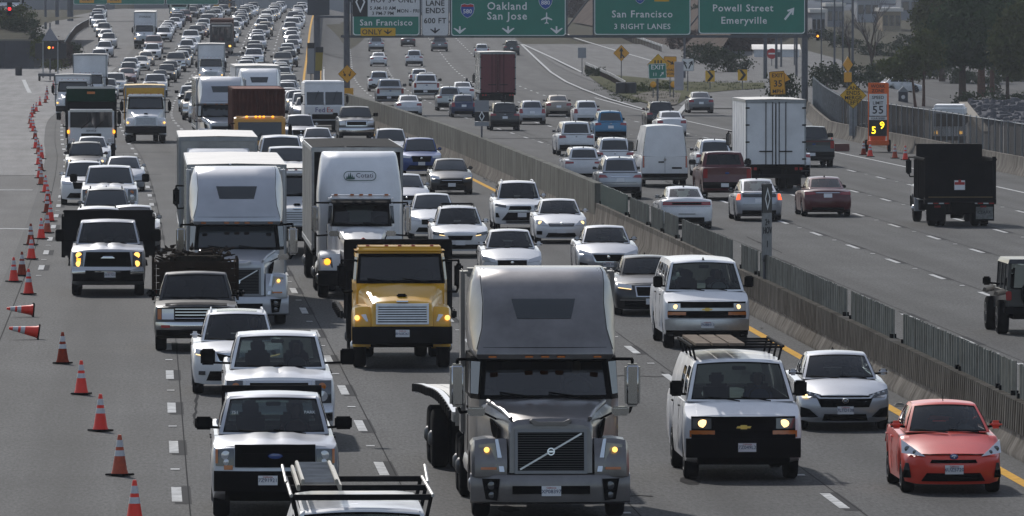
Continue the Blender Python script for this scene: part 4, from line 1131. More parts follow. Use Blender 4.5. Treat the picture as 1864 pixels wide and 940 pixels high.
 wb_, wt_ = S['wsw']
 yt = yc + S.get('rake', .48)
 cham = S.get('cham', .42)
 low = M().prismz([(-wb_, yc), (wb_, yc), (cw, yc+cham), (cw, y1), (-cw, y1), (-cw, yc+cham)], .85, zw0)
 ci = pr.add("cab", low, PAINT, None, 25)
 up = M()
 bot = [(-wb_, yc, zw0), (wb_, yc, zw0), (cw, yc+cham, zw0), (cw, y1, zw0), (-cw, y1, zw0), (-cw, yc+cham, zw0)]
 cw2 = S.get('cabtop', cw-.06)
 topr = [(-wt_, yt, zw1), (wt_, yt, zw1), (cw2, yt+cham*.8, zw1), (cw2, y1, zw1), (-cw2, y1, zw1), (-cw2, yt+cham*.8, zw1)]
 def lerp3(a, b, t): return tuple(a[i]+(b[i]-a[i])*t for i in range(3))
 for k in range(1, 6):
  if k in (1, 2, 4, 5): up.grid([[bot[k], bot[(k+1) % 6]], [topr[k], topr[(k+1) % 6]]])
  else: up.grid([[bot[k], bot[(k+1) % 6]], [topr[k], topr[(k+1) % 6]]])
 def wsp(u, v):
  x = u*(wb_*(1-v)+wt_*v)
  return (x, yc*(1-v)+yt*v - .06*(1-u*u), zw0*(1-v)+zw1*v)
 H = (-.94, .94, .06, .94)
 uu, vv = [-1, H[0], -.5, 0, .5, H[1], 1], [0, H[2], H[3], 1]
 for i in range(3):
  for j in range(6):
   um, vm = (uu[j]+uu[j+1])/2, (vv[i]+vv[i+1])/2
   if H[0] < um < H[1] and H[2] < vm < H[3]: continue
   up.grid([[wsp(uu[j], vv[i]), wsp(uu[j+1], vv[i])], [wsp(uu[j], vv[i+1]), wsp(uu[j+1], vv[i+1])]])
 up.add([wsp(q, 0) for q in uu] + [bot[0], bot[1]], []); up.add(topr, [tuple(range(5, -1, -1))])
 pr.add("cab_frame", up, S.get('pillar', PAINT), ci, 25)
 pane = [[tuple(Vector(wsp(H[0]+(H[1]-H[0])*j/10, H[2]+(H[3]-H[2])*i/4)) + Vector((0, .012, -.004))) for j in range(11)] for i in range(5)]
 wi = pr.add("windshield", M().grid(pane), S.get('glass', GLASSC))
 bd = M()
 for (a, b, c, d) in ((-1, 1, 0, .10), (-1, 1, .9, 1), (-1, -.93, .1, .9), (.93, 1, .1, .9)):
  bd.grid([[tuple(Vector(wsp(a+(b-a)*j/10*1.0, v)) + Vector((0, -.004, 0))) for j in range(11)] for v in (c, d)])
 pr.add("glass_border", bd, PLASTIC, wi)
 if S.get('split'): pr.add("centre_post", M().tube([Vector(wsp(0, 0))+Vector((0, -.01, 0)), Vector(wsp(0, 1))+Vector((0, -.01, 0))], .02, 6), PLASTIC, wi)
 for x0, x1 in ((-.10, -.75), (.70, .05)):
  pr.add("wiper", M().tube([Vector(wsp(x0/wb_, .03))+Vector((0, -.03, 0)), Vector(wsp((x0+x1)/2/wb_, .10))+Vector((0, -.04, 0)), Vector(wsp(x1/wb_, .16))+Vector((0, -.025, 0))], .016, 5), PLASTIC, wi)
 for sd in (1, -1):                                  # side glass
  a0, a1 = Vector(bot[2]), Vector(bot[3]); b0_, b1_ = Vector(topr[2]), Vector(topr[3])
  def sp(u, v):
   p = (a0*(1-u)+a1*u)*(1-v) + (b0_*(1-u)+b1_*u)*v
   return (sd*(p.x+.008), p.y, p.z)
  ue = S.get('sideu', .35)
  pr.add("side_window", M().grid([[sp(.04, .10), sp(ue, .10)], [sp(.04, .9), sp(ue, .9)]]), GLASSD)
  c0, c1 = Vector(bot[1]), Vector(bot[2]); d0, d1 = Vector(topr[1]), Vector(topr[2])
  def qp(u, v):
   p = (c0*(1-u)+c1*u)*(1-v) + (d0*(1-u)+d1*u)*v
   n = Vector((.01, -.006, 0))
   return (sd*(p.x+n.x), p.y+n.y, p.z)
  pr.add("quarter_window", M().grid([[qp(.12, .12), qp(.92, .12)], [qp(.12, .88), qp(.92, .88)]]), GLASSD)
  xx = sd*(cw+.012)
  pr.add("door_seam", M().box(min(xx, xx-sd*.02), max(xx, xx-sd*.02), yc+cham+.95, yc+cham+.962, .95, zw0), DARK, ci)
  pr.add("door_handle", M().rbox(min(xx, xx+sd*.02), max(xx, xx+sd*.02), yc+cham+.75, yc+cham+.9, zw0-.2, zw0-.15, .01), PLASTIC, ci)
 # inside
 dash = M().hexa([(-wb_*.9, yc+.10, zw0-.15), (wb_*.9, yc+.10, zw0-.15), (wb_*.95, yc+.75, zw0-.15), (-wb_*.95, yc+.75, zw0-.15), (-wb_*.9, yc+.12, zw0+.04), (wb_*.9, yc+.12, zw0+.04), (wb_*.95, yc+.75, zw0+.10), (-wb_*.95, yc+.75, zw0+.10)])
 dash.add([(-cw+.05, yc+.3, zw0+.03), (cw-.05, yc+.3, zw0+.03), (cw-.05, y1-.03, zw0+.03), (-cw+.05, y1-.03, zw0+.03), (-cw+.05, y1-.03, zw1), (cw-.05, y1-.03, zw1)], [(0, 1, 2, 3), (3, 2, 5, 4)])
 ii = pr.add("interior", dash, SEATM)
 for x in (-.55, .55):
  pr.add("seat", M().rbox(x-.25, x+.25, yc+1.15, yc+1.32, zw0-.1, zw0+.42, .06).rbox(x-.15, x+.15, yc+1.16, yc+1.28, zw0+.40, zw0+.58, .04), SEATM, ii)
 stw = M()
 for a in range(14):
  p = [Vector((.55+.21*math.cos(t_), yc+.62-.13*math.sin(t_), zw0+.14+.15*math.sin(t_))) for t_ in (2*math.pi*a/14, 2*math.pi*(a+1)/14)]
  stw.cyl(p[0], p[1], .017, n=5)
 pr.add("steering_wheel", stw, PLASTIC, ii)
 if S.get('driver'): driver(pr, .55, yc+1.05, zw0+.46)
 # mirrors
 mx, m0, m1, mwid = S['mirror']
 for sd in (1, -1):
  a = sd*mx
  mi = pr.add("mirror", M().rbox(a-mwid/2, a+mwid/2, yc+.10, yc+.30, m0, m1, .05, 3), S.get('mirmat', CHROME))
  xi = sd*(cw-.12)
  pr.add("mirror_arm", M().tube([(xi, yc+.5, m1+.06), (a, yc+.22, m1+.07), (a, yc+.22, m1-.05)], .026, 7), PLASTIC, mi)
  pr.add("mirror_arm", M().tube([(xi, yc+.5, m0-.07), (a-sd*.05, yc+.22, m0-.09), (a, yc+.22, m0+.05)], .026, 7), PLASTIC, mi)
  pr.add("mirror_glass", M().box(a-mwid/2+.02, a+mwid/2-.02, yc+.302, yc+.306, m0+.05, m1-.05), GLASSD, mi)
  if volvo or kw:
   hx = sd*(w1+.06)
   hm = pr.add("hood_mirror", M().rbox(hx-.14, hx+.14, .95, 1.1, g1-.22, g1-.07, .03), CHROME)
   pr.add("mirror_arm", M().tube([(sd*(w0+.1), 1.05, g1-.30), (hx-sd*.1, 1.03, g1-.16)], .018, 6), PLASTIC, hm)
 # roof
 if volvo:
  ye = y1
  rr = []
  lev = [(zw1-.03, yt-.20, 1.08, 1.10, .10), (zw1+.05, yt-.28, 1.11, 1.15, .10), (zw1+.13, yt-.27, 1.09, 1.17, .18), (zw1+.46, yt-.05, 1.0, 1.20, .55), (zw1+.86, yt+.28, .97, 1.19, .5), (zw1+1.18, yt+.62, .99, 1.14, .30), (zw1+1.34, yt+.95, .99, 1.08, .22), (zw1+1.40, yt+1.35, .97, 1.05, .2)]
  for (z, yf, xf, xs, ch) in lev:
   half = [(0, yf-.06), (xf*.5, yf-.045), (xf, yf), (xs-.02, yf+ch), (xs, yf+ch+.4), (xs, ye-.4), (xs-.02, ye)]
   rr.append([(x, y, z) for x, y in half] + [(-x, y, z) for x, y in half[:0:-1]])
  f = M(); loft_rings(f, rr)
  ri = pr.add("roof_fairing", f, PAINT, None, 40)
  def ff_(x, z):
   y = interp([(a, b) for a, b, *_ in lev], z); return (x, y - .06*(1-(x/1.0)**2) - .008, z)
  z0, z1 = zw1+.62, zw1+.93
  rows = [[ff_(x*(.44+.08*v), z0+(z1-z0)*v) for x in (-1, -.92, -.5, 0, .5, .92, 1)] for v in (0, .15, .5, .85, 1)]
  pr.add("roof_window", M().slab(rows, (0, .03, 0)), GLASSD, ri)
  lip = [ff_(x, zw1+.16) for x in (-1.0, -.5, 0, .5, 1.0)]
  pr.add("fairing_seam", M().tube([Vector(p)+Vector((0, .006, 0)) for p in lip], .007, 4), DARK, ri)
  for sd in (1, -1):                       # panel joints with rivets down both cheeks of the fairing
   pts = [(sd*(xf+.015), yf+.03, z) for (z, yf, xf, xs, ch) in lev[2:]]
   pr.add("fairing_seam", M().tube(pts, .006, 4), DARK, ri)
   for (a, b) in zip(pts, pts[1:]):
    for q in (.25, .75):
     p = Vector(a).lerp(Vector(b), q)
     pr.add("rivet", M().cyl(p+Vector((-sd*.06, -.02, 0)), p+Vector((-sd*.06, .03, 0)), .012, n=6), ALU, ri)
  for x in (-.85, -.26, 0, .26, .85):
   pr.add("marker_lamp", M().rbox(x-.07, x+.07, yt-.36, yt-.28, zw1-.005, zw1+.025, .01), AMBER, ri)
  for sd in (1, -1):
   pr.add("side_extender", M().rbox(min(sd*1.20, sd*1.27), max(sd*1.20, sd*1.27), y1-.25, y1+.45, 1.15, zw1+1.34, .03), PAINT, ci)
  pr.add("roof_extender", M().rbox(-1.2, 1.2, y1-.2, y1+.4, zw1+1.22, zw1+1.36, .05), PAINT, ri)
 elif kw:
  rm = M().rbox(-cw2-.02, cw2+.02, yt-.05, y1+.1, zw1-.02, zw1+.22, .09, 3)
  ri = pr.add("roof", rm, PAINT, ci)
  pr.add("sun_visor", M().hexa([(-wt_-.04, yt-.30, zw1-.02), (wt_+.04, yt-.30, zw1-.02), (wt_+.04, yt+.05, zw1+.10), (-wt_-.04, yt+.05, zw1+.10), (-wt_-.04, yt-.30, zw1+.02), (wt_+.04, yt-.30, zw1+.02), (wt_+.04, yt+.05, zw1+.14), (-wt_-.04, yt+.05, zw1+.14)]), STEELB, ri)
  for x in (-.7, -.25, 0, .25, .7): pr.add("marker_lamp", M().rbox(x-.06, x+.06, yt-.06, yt+.02, zw1+.2, zw1+.25, .015), AMBER, ri)
  sw = 1.17
  lev = [(1.0, y1, sw, .05), (2.0, y1, sw, .08), (zw1+.25, y1+.0, sw, .18), (zw1+.8, y1+.28, sw-.05, .4), (zw1+1.18, y1+.6, sw-.10, .4), (zw1+1.33, y1+.85, sw-.14, .3), (zw1+1.37, y1+1.2, sw-.18, .25)]
  rr = []
  for (z, yf, xs, ch) in lev:
   half = [(0, yf-.05), (xs*.5, yf-.04), (xs-.28, yf+.02), (xs-.07, yf+ch*.5+.04), (xs, yf+ch+.15), (xs, y1+2.1)]
   rr.append([(x, y, z) for x, y in half] + [(-x, y, z) for x, y in half[:0:-1]])
  f = M(); loft_rings(f, rr)
  si = pr.add("sleeper", f, PAINT, None, 40)
  z = zw1+.72
  yy = y1+.14
  def arc(r_, n0, n1, cx, cz): return [(cx+math.cos(a)*r_*1.0, cz+math.sin(a)*r_) for a in [n0+(n1-n0)*k/8 for k in range(9)]]
  out = arc(.135, -math.pi/2, math.pi/2, .32, z) + arc(.135, math.pi/2, 1.5*math.pi, -.32, z)
  inn = arc(.115, -math.pi/2, math.pi/2, .32, z) + arc(.115, math.pi/2, 1.5*math.pi, -.32, z)
  lg = M()
  tl = .42
  yl = lambda q: yy + (q-z)*tl - .015
  lg.add([(x, yl(q), q) for x, q in out] + [(x, yl(q), q) for x, q in inn], [(k, (k+1) % 18, (k+1) % 18+18, k+18) for k in range(18)])
  li = pr.add("logo_outline", lg, GREENTEXT, si)
  tree = M()
  for (cx, hh, ww) in ((-.36, .10, .03), (-.31, .17, .035), (-.26, .20, .04), (-.21, .14, .03), (-.165, .09, .03)):
   tree.add([(cx-ww, yl(z-.09)-.004, z-.09), (cx+ww, yl(z-.09)-.004, z-.09), (cx, yl(z-.09+hh)-.004, z-.09+hh)], [(0, 1, 2)])
  pr.add("logo_trees", tree, GREENTEXT, si)
  pr.text("Cotati", .19, DARKTEXT, (.13, yl(z)-.012, z+.01), si, (math.pi/2-math.atan(tl), 0, 0))
 else:
  rm = M().rbox(-cw2-.015, cw2+.015, yt-.10, y1+.02, zw1-.03, zw1+.16, .09, 3)
  ri = pr.add("roof", rm, PAINT, ci)
  for x in (-.72, -.30, 0, .30, .72): pr.add("marker_lamp", M().rbox(x-.05, x+.05, yt+.0, yt+.10, zw1+.15, zw1+.19, .015), AMBER if S['kind'] != 'medium' else REDBADGE, ri)
 truck_wheels(pr, [(ax, False)] + S.get('rear_axles', []), S.get('half', 1.22), r)
 if volvo or kw:
  for sd in (1, -1):
   pr.add("fuel_tank", M().cyl((sd*.93, 2.75, .72), (sd*.93, 4.6, .72), .31, n=16), ALU)
   pr.add("step", M().rbox(min(sd*.85, sd*1.24), max(sd*.85, sd*1.24), 2.05, 2.65, .42, .80, .03), PLASTIC)
 return pr
SWOOP = dict(kind='swoop', len=9.0, hz=(.76, 1.62, 1.85), hw=(.68, 1.10), yc=1.95, grille=(.53, .80, 1.41), tilt=.09, fender=(.70, 1.26), ff=(.16, .70, 1.14), ftop=1.30, frear=1.95,
             lamp=(.84, 1.17, .80, 1.24), bulb=[(.02, .11, .045, LAMPWARM)], lensmat=mat("smoky_lens", (.20, .19, .15), .1, .2, coat=1), bumper=(.27, .73, 1.28), plate="XP08397", platez=-.02,
             cabw=1.20, caby=4.9, ws=(1.85, 2.52), wsw=(1.07, 1.0), cabtop=1.18, mirror=(1.42, 1.72, 2.42, .25), rear_axles=[(6.7, True), (8.0, True)], framemat=mat('grille_frame_metal', (.16, .16, .17), .35, .7), gframe=.05, slats=16, slatmat=mat('grille_slat_grey', (.03, .03, .032), .5), pillar=PLASTIC, driver=True, bumpermat=PAINT)
SQUARE = dict(kind='square', len=8.5, hz=(.8, 1.62, 1.90), hw=(.52, .72), yc=2.1, grille=(.40, .85, 1.50), tilt=.03, fender=(.62, 1.22), ff=(.42, .65, 1.05), ftop=1.30, frear=1.95, ax=1.25,
              lamp=(.82, 1.14, .84, 1.12), bulb=[(0, .02, .09, AMBERON)], bumper=(.35, .75, 1.24), cabw=.92, caby=3.5, ws=(1.92, 2.56), wsw=(.80, .78), cabtop=.88, rake=.30, cham=.16, split=False, sideu=.7,
              mirror=(1.28, 1.75, 2.5, .2), rear_axles=[(6.3, True), (7.6, True)], gframe=.05, slats=10, bumpermat=STEELB)
MEDIUM = dict(kind='medium', len=8.6, hz=(.95, 1.50, 1.86), hw=(.70, .98), yc=1.65, grille=(.55, 1.04, 1.42), gtap=.95, tilt=.14, fender=(.70, 1.10), ff=(.26, .92, 1.22), ftop=1.42, frear=1.75, ax=1.08, r=.48,
              lamp=(.76, 1.08, 1.06, 1.22), lensmat=LENS, bulb=[(.09, .0, .06, LAMPWARM)], bumper=(.55, .93, 1.12), bsweep=.25, plate="8H68261", platez=.06, cabw=1.06, caby=3.35, ws=(1.86, 2.52), wsw=(.99, .93), cabtop=1.0, rake=.42, cham=.28,
              mirror=(1.32, 1.75, 2.3, .2), rear_axles=[(6.6, True)], gframe=.04, framemat=ALU, slats=7, slath=.03, slatmat=ALU, bumpermat=STEELB, half=1.08, mirmat=PLASTIC, sideu=.85)
def tractor(key):
 if key not in PROTOS:
  S = dict(SWOOP=SWOOP, SQUARE=SQUARE, MEDIUM=MEDIUM)[key.split('/')[0]]
  S = dict(S)
  if '/far' in key: S['plate'] = None; S['driver'] = False; S['glass'] = GLASSD
  PROTOS[key] = conventional(S)
 return PROTOS[key]
def corrug(m, x0, x1, y, z0, z1, n, d, axis='x'):
 """a corrugated wall standing along x (or along y when axis is 'y')"""
 pts = []
 for k in range(n):
  t0 = x0+(x1-x0)*k/n; t1 = x0+(x1-x0)*(k+.35)/n; t2 = x0+(x1-x0)*(k+.5)/n; t3 = x0+(x1-x0)*(k+.85)/n
  pts += [(t0, 0), (t1, 0), (t2, d), (t3, d)]
 pts.append((x1, 0))
 if axis == 'x': m.grid([[(a, y+b, z0) for a, b in pts], [(a, y+b, z1) for a, b in pts]])
 else: m.grid([[(y+b, a, z0) for a, b in pts], [(y+b, a, z1) for a, b in pts]])
 return m
def box_trailer(L, z0, z1, side, frontm, roofm, half=1.3, kit='van', rearm=None):
 """origin at the front wall; front faces -Y"""
 pr = Proto()
 pr.add("front_wall", M().box(-half+.03, half-.03, 0, .06, z0, z1-.05), frontm)
 for sd in (1, -1):
  x = sd*half
  sw = M().box(min(x, x-sd*.04), max(x, x-sd*.04), .03, L, z0, z1-.03)
  i = pr.add("side_wall", sw, side)
  ribs = int(L/1.2)
  for k in range(1, ribs):
   y = L*k/ribs
   pr.add("side_post", M().box(min(x, x+sd*.012), max(x, x+sd*.012), y-.03, y+.03, z0+.12, z1-.12), side, i)
  pr.add("bottom_rail", M().box(min(x-sd*.02, x+sd*.015), max(x-sd*.02, x+sd*.015), .02, L, z0-.03, z0+.12), GALV, i)
  pr.add("top_rail", M().box(min(x-sd*.02, x+sd*.015), max(x-sd*.02, x+sd*.015), .02, L, z1-.12, z1), GALV, i)
 pr.add("front_header", M().box(-half+.01, half-.01, -.015, .05, z1-.13, z1), GALV)
 for sd in (1, -1):
  pr.add("corner_post", M().rbox(min(sd*(half-.10), sd*(half+.01)), max(sd*(half-.10), sd*(half+.01)), -.02, .08, z0, z1, .03), GALV)
 pr.add("roof", M().grid([[(-half+.02, y, z1+.004), (0, y, z1+.03), (half-.02, y, z1+.004)] for y in (.0, L*.25, L*.5, L*.75, L)]), roofm)
 rd = rearm or side
 for sd in (1, -1):
  d = pr.add("rear_door", M().box(min(sd*.03, sd*(half-.06)), max(sd*.03, sd*(half-.06)), L-.05, L+.01, z0+.03, z1-.16), rd)
  for xx in ((.14, .42) if kit == 'van' else (.2,)):
   pr.add("lock_rod", M().cyl((sd*xx, L+.035, z0), (sd*xx, L+.035, z1-.1), .018, n=6), STEELB, d)
   pr.add("door_handle", M().rbox(min(sd*xx, sd*(xx+.28)), max(sd*xx, sd*(xx+.28)), L+.03, L+.06, z0+.55, z0+.6, .01), STEELB, d)
  for k in range(4):
   zz = z0+.25+(z1-z0-.6)*k/3
   pr.add("hinge", M().box(min(sd*(half-.16), sd*(half+.01)), max(sd*(half-.16), sd*(half+.01)), L+.005, L+.035, zz-.03, zz+.03), STEELB, d)
 pr.add("rear_frame", M().box(-half, half, L-.06, L+.02, z1-.15, z1).box(-half, -half+.06, L-.06, L+.02, z0, z1).box(half-.06, half, L-.06, L+.02, z0, z1), GALV)
 pr.add("floor_frame", M().box(-half+.02, half-.02, .02, L, z0-.16, z0-.03), DARK)
 return pr
def trailer_gear(pr, L, z0, axles, half=1.28, r=.5):
 pr.add("subframe", M().box(-.5, .5, min(axles)-1.0, L-.1, .62, z0-.16), DARK)
 for y in axles:
  for sd in (1, -1): wheel_parts(pr, sd*half, y, r, .28, sd, 1, rim=STEELRIM, style=1, dual=True)
 pr.add("underride_guard", M().box(-1.1, 1.1, L-.12, L-.04, .48, .58).box(-.6, -.52, L-.12, L-.04, .55, z0-.1).box(.52, .6, L-.12, L-.04, .55, z0-.1), GALV)
 for sd in (1, -1):
  pr.add("tail_lamp", M().rbox(min(sd*.8, sd*1.05), max(sd*.8, sd*1.05), L-.02, L+.03, z0-.13, z0-.03, .015), TAIL)
  pr.add("mud_flap", M().box(min(sd*.62, sd*1.25), max(sd*.62, sd*1.25), max(axles)+.62, max(axles)+.64, .22, z0-.2), DARK)
 pr.add("landing_gear", M().box(-.75, -.65, 2.6, 2.7, .3, z0-.1).box(.65, .75, 2.6, 2.7, .3, z0-.1), GALV)
# ------------------------------------------------------------------ special lorries and other vehicles
def merge(pr, other, dy=0.0, skip=()):
 """adds the parts of another prototype, moved back by dy; returns nothing"""
 mp = {}
 for k, (n, me, par, painted, lb, tf) in enumerate(other.p):
  if n in skip: continue
  if tf: tf = ((tf[0][0], tf[0][1]+dy, tf[0][2]), tf[1]); m2 = me
  else:
   m2 = me.copy(); m2.transform(Matrix.Translation((0, dy, 0)))
  pr.p.append((n, m2, mp.get(par) if par is not None else None, painted, lb, tf))
  mp[k] = len(pr.p) - 1
def repaint(pr, m):                            # fixes the painted parts to one paint, so that the rest of a prototype may take another
 out = []
 for (n, me, par, painted, lb, tf) in pr.p:
  if painted:
   me = me.copy(); me.materials.clear(); me.materials.append(m); painted = False
  out.append((n, me, par, painted, lb, tf))
 q = Proto(); q.p = out
 return q
def medium_box(boxm, cabp, L=7.0, z1=3.8, half=1.22, roof=ROOFW, words=None, wcol=DARKTEXT, fairing=False, far=True):
 pr = repaint(tractor('MEDIUM/far' if far else 'MEDIUM'), cabp)
 b = box_trailer(L, 1.05, z1, boxm, boxm, roof, half)
 merge(pr, b, 3.5)
 if words: pr.text(words[0], words[1], wcol, (0, 3.46, z1-.55))
 if fairing:
  rr = []
  for (z, yf, xs) in ((2.62, 2.15, .95), (2.95, 2.25, 1.0), (3.3, 2.6, 1.0), (3.5, 3.0, .96)):
   rr.append([(x, y, z) for x, y in ((0, yf-.06), (xs*.6, yf-.03), (xs*.93, yf+.05), (xs, yf+.25), (xs, 3.3), (-xs, 3.3), (-xs, yf+.25), (-xs*.93, yf+.05), (-xs*.6, yf-.03))])
  pr.add("roof_fairing", loft_rings(M(), rr), cabp, None, 40)
 return pr
def flatbed_yellow():
 pr = repaint(tractor('MEDIUM'), YELLOW)
 L0, L1 = 3.5, 10.0
 fr = M().box(-1.25, 1.25, L0, L1, 1.02, 1.12)
 di = pr.add("flatbed", fr, STEELB)
 for k in range(10):
  x = -1.19 + 2.38*k/10
  pr.add("deck_plank", M().box(x+.006, x+.232, L0+.1, L1-.05, 1.12, 1.15), WOOD, di)
 for sd in (1, -1):
  x = sd*1.25
  pr.add("side_rail", M().box(min(x, x+sd*.05), max(x, x+sd*.05), L0, L1, 1.0, 1.17), STEELB, di)
  for k in range(6):
   y = L0+.6+k*1.1
   pr.add("stake_pocket", M().box(min(x+sd*.05, x+sd*.11), max(x+sd*.05, x+sd*.11), y, y+.1, 1.0, 1.14), STEELB, di)
 hb = M().box(-1.2, 1.2, L0-.06, L0+.02, 1.0, 2.76)
 hi = pr.add("headboard", hb, STEELB)
 pr.add("headboard_rim", M().box(-1.22, 1.22, L0-.09, L0+.04, 2.72, 2.80).box(-1.23, -1.15, L0-.09, L0+.04, 1.0, 2.74).box(1.15, 1.23, L0-.09, L0+.04, 1.0, 2.74), STEELB, hi)
 for k in range(9):
  x = -.34 + .085*k
  pr.add("perforation", M().box(x, x+.05, L0-.068, L0-.058, 2.57, 2.68), REFL, hi)
 for x in (-.95, .5, .58, .66, .74): pr.add("perforation", M().box(x, x+.045, L0-.068, L0-.058, 2.57, 2.66), DULLALU, hi)
 for sd in (1, -1):
  pr.add("exhaust_stack", M().cyl((sd*1.12, 3.25, .9), (sd*1.12, 3.25, 2.1), .07, n=10), STEELB)
  pr.add("tool_box", M().rbox(min(sd*.75, sd*1.15), max(sd*.75, sd*1.15), 3.7, 4.9, .5, .95, .03), STEELB)
 return pr
def flat_trailer():
 q = Proto()
 q.add("frame_rail", M().box(-.5, -.4, .5, 15, .75, 1.1), STEELB); q.add("frame_rail", M().box(.4, .5, .5, 15, .75, 1.1), STEELB)
 ys = [0, 1, 2.5, 4, 5.5, 7, 8.5, 10, 11.5, 13, 14.6]
 def zz(y): return 1.38 + .10*math.sin(math.pi*min(1, y/9)) - .010*max(0, y-8)**1.6
 dk = q.add("deck", M().slab([[(-1.28, y, zz(y)) for y in ys], [(1.28, y, zz(y)) for y in ys]], (0, 0, -.12)), DULLALU)
 for k in range(11):
  x = -1.17 + 2.34*k/11
  q.add("deck_plank", M().slab([[(x+.005, y, zz(y)+.035) for y in ys], [(x+.205, y, zz(y)+.035) for y in ys]], (0, 0, -.03)), WOOD if k in (3, 7) else DULLALU, dk)
 for sd in (1, -1):
  a, b = sd*1.2, sd*1.30
  q.add("deck_edge", M().slab([[(a, y, zz(y)+.05) for y in ys], [(b, y, zz(y)+.05) for y in ys]], (0, 0, -.16)), ALU, dk)
  for k in range(24):
   y = .4 + k*.6
   q.add("stake_pocket", M().box(min(b, b+sd*.05), max(b, b+sd*.05), y, y+.12, zz(y)-.10, zz(y)+.04), STEELB, dk)
  q.add("landing_leg", M().box(sd*.6-.06, sd*.6+.06, 3.0, 3.12, .35, 1.1), STEELB)
 truck_wheels(q, [(8.9, True), (10.4, True)], 1.24)
 q.add("headboard", M().box(-1.25, 1.25, -.05, .0, 1.2, 1.5), DULLALU)
 return q
def garbage_truck():
 pr = Proto()
 pr.add("cab", M().rbox(-1.15, 1.15, .0, 1.9, .55, 2.45, .09, 3), TRAILW)
 ci = 0
 rows = [[(x, -.012-.03*(1-(x/1.05)**2), z) for x in (-1.05, -.5, 0, .5, 1.05)] for z in (1.55, 2.0, 2.32)]
 wi = pr.add("windshield", M().slab(rows, (0, .05, 0)), GLASSD)
 pr.add("header_strip", M().rbox(-1.1, 1.1, -.05, .06, 2.34, 2.44, .03), ALU, ci)
 for x0, x1 in ((-.5, -.1), (.2, .6)): pr.add("wiper", M().tube([(x0, -.06, 1.5), (x1, -.07, 1.85)], .018, 5), PLASTIC, wi)
 pr.add("grille", M().box(-.5, .5, -.03, .0, .95, 1.25), PLASTIC, ci)
 pr.text("SERVICE", .14, DARKTEXT, (.0, -.012, 1.38), ci)
 pr.add("bumper", M().rbox(-1.22, 1.22, -.15, .2, .42, .75, .05), STEELB)
 for sd in (1, -1):
  pr.add("headlight", M().rbox(min(sd*.82, sd*1.1), max(sd*.82, sd*1.1), -.03, .03, .82, 1.0, .02), LENS)
  pr.add("turn_lamp", M().rbox(min(sd*1.1, sd*1.2), max(sd*1.1, sd*1.2), -.02, .12, 1.25, 1.42, .02), AMBERON)
  mi = pr.add("mirror", M().rbox(min(sd*1.3, sd*1.5), max(sd*1.3, sd*1.5), -.1, .1, 1.7, 2.35, .04), CHROME if sd < 0 else PLASTIC)
  pr.add("mirror_arm", M().tube([(sd*1.1, .2, 2.4), (sd*1.4, .0, 2.4), (sd*1.4, .0, 1.6), (sd*1.1, .2, 1.6)], .025, 6), PLASTIC, mi)
  pr.add("lift_arm", M().prismx([(1.6, 1.0), (2.0, 1.0), (3.4, 2.9), (3.0, 3.2), (1.6, 2.2)], min(sd*1.17, sd*1.29), max(sd*1.17, sd*1.29)), STEELB)
  pr.add("side_step", M().rbox(min(sd*.9, sd*1.22), max(sd*.9, sd*1.22), .9, 1.8, .4, .95, .04), PLASTIC)
 pr.add("hopper", M().hexa([(-1.2, 2.2, .9), (1.2, 2.2, .9), (1.22, 8.5, .9), (-1.22, 8.5, .9), (-1.2, 2.2, 2.8), (1.2, 2.2, 2.8), (1.22, 8.5, 3.4), (-1.22, 8.5, 3.4)]), STEELB)
 pr.add("hopper_cover", M().hexa([(-1.22, 1.95, 2.82), (1.22, 1.95, 2.82), (1.24, 4.2, 2.95), (-1.24, 4.2, 2.95), (-1.22, 2.05, 3.5), (1.22, 2.05, 3.5), (1.24, 4.2, 3.55), (-1.24, 4.2, 3.55)]), GREEN)
 pr.add("cover_rim", M().rbox(-1.24, 1.24, 1.98, 2.12, 3.46, 3.58, .03), OFFWHITE)
 pr.add("marker_plate", M().box(-.2, .2, 1.97, 1.99, 3.2, 3.32), AMBER)
 pr.add("chassis", M().box(-.5, .5, .3, 8.3, .5, .9), DARK)
 truck_wheels(pr, [(1.0, False), (5.6, True), (6.9, True)], 1.2)
 return pr
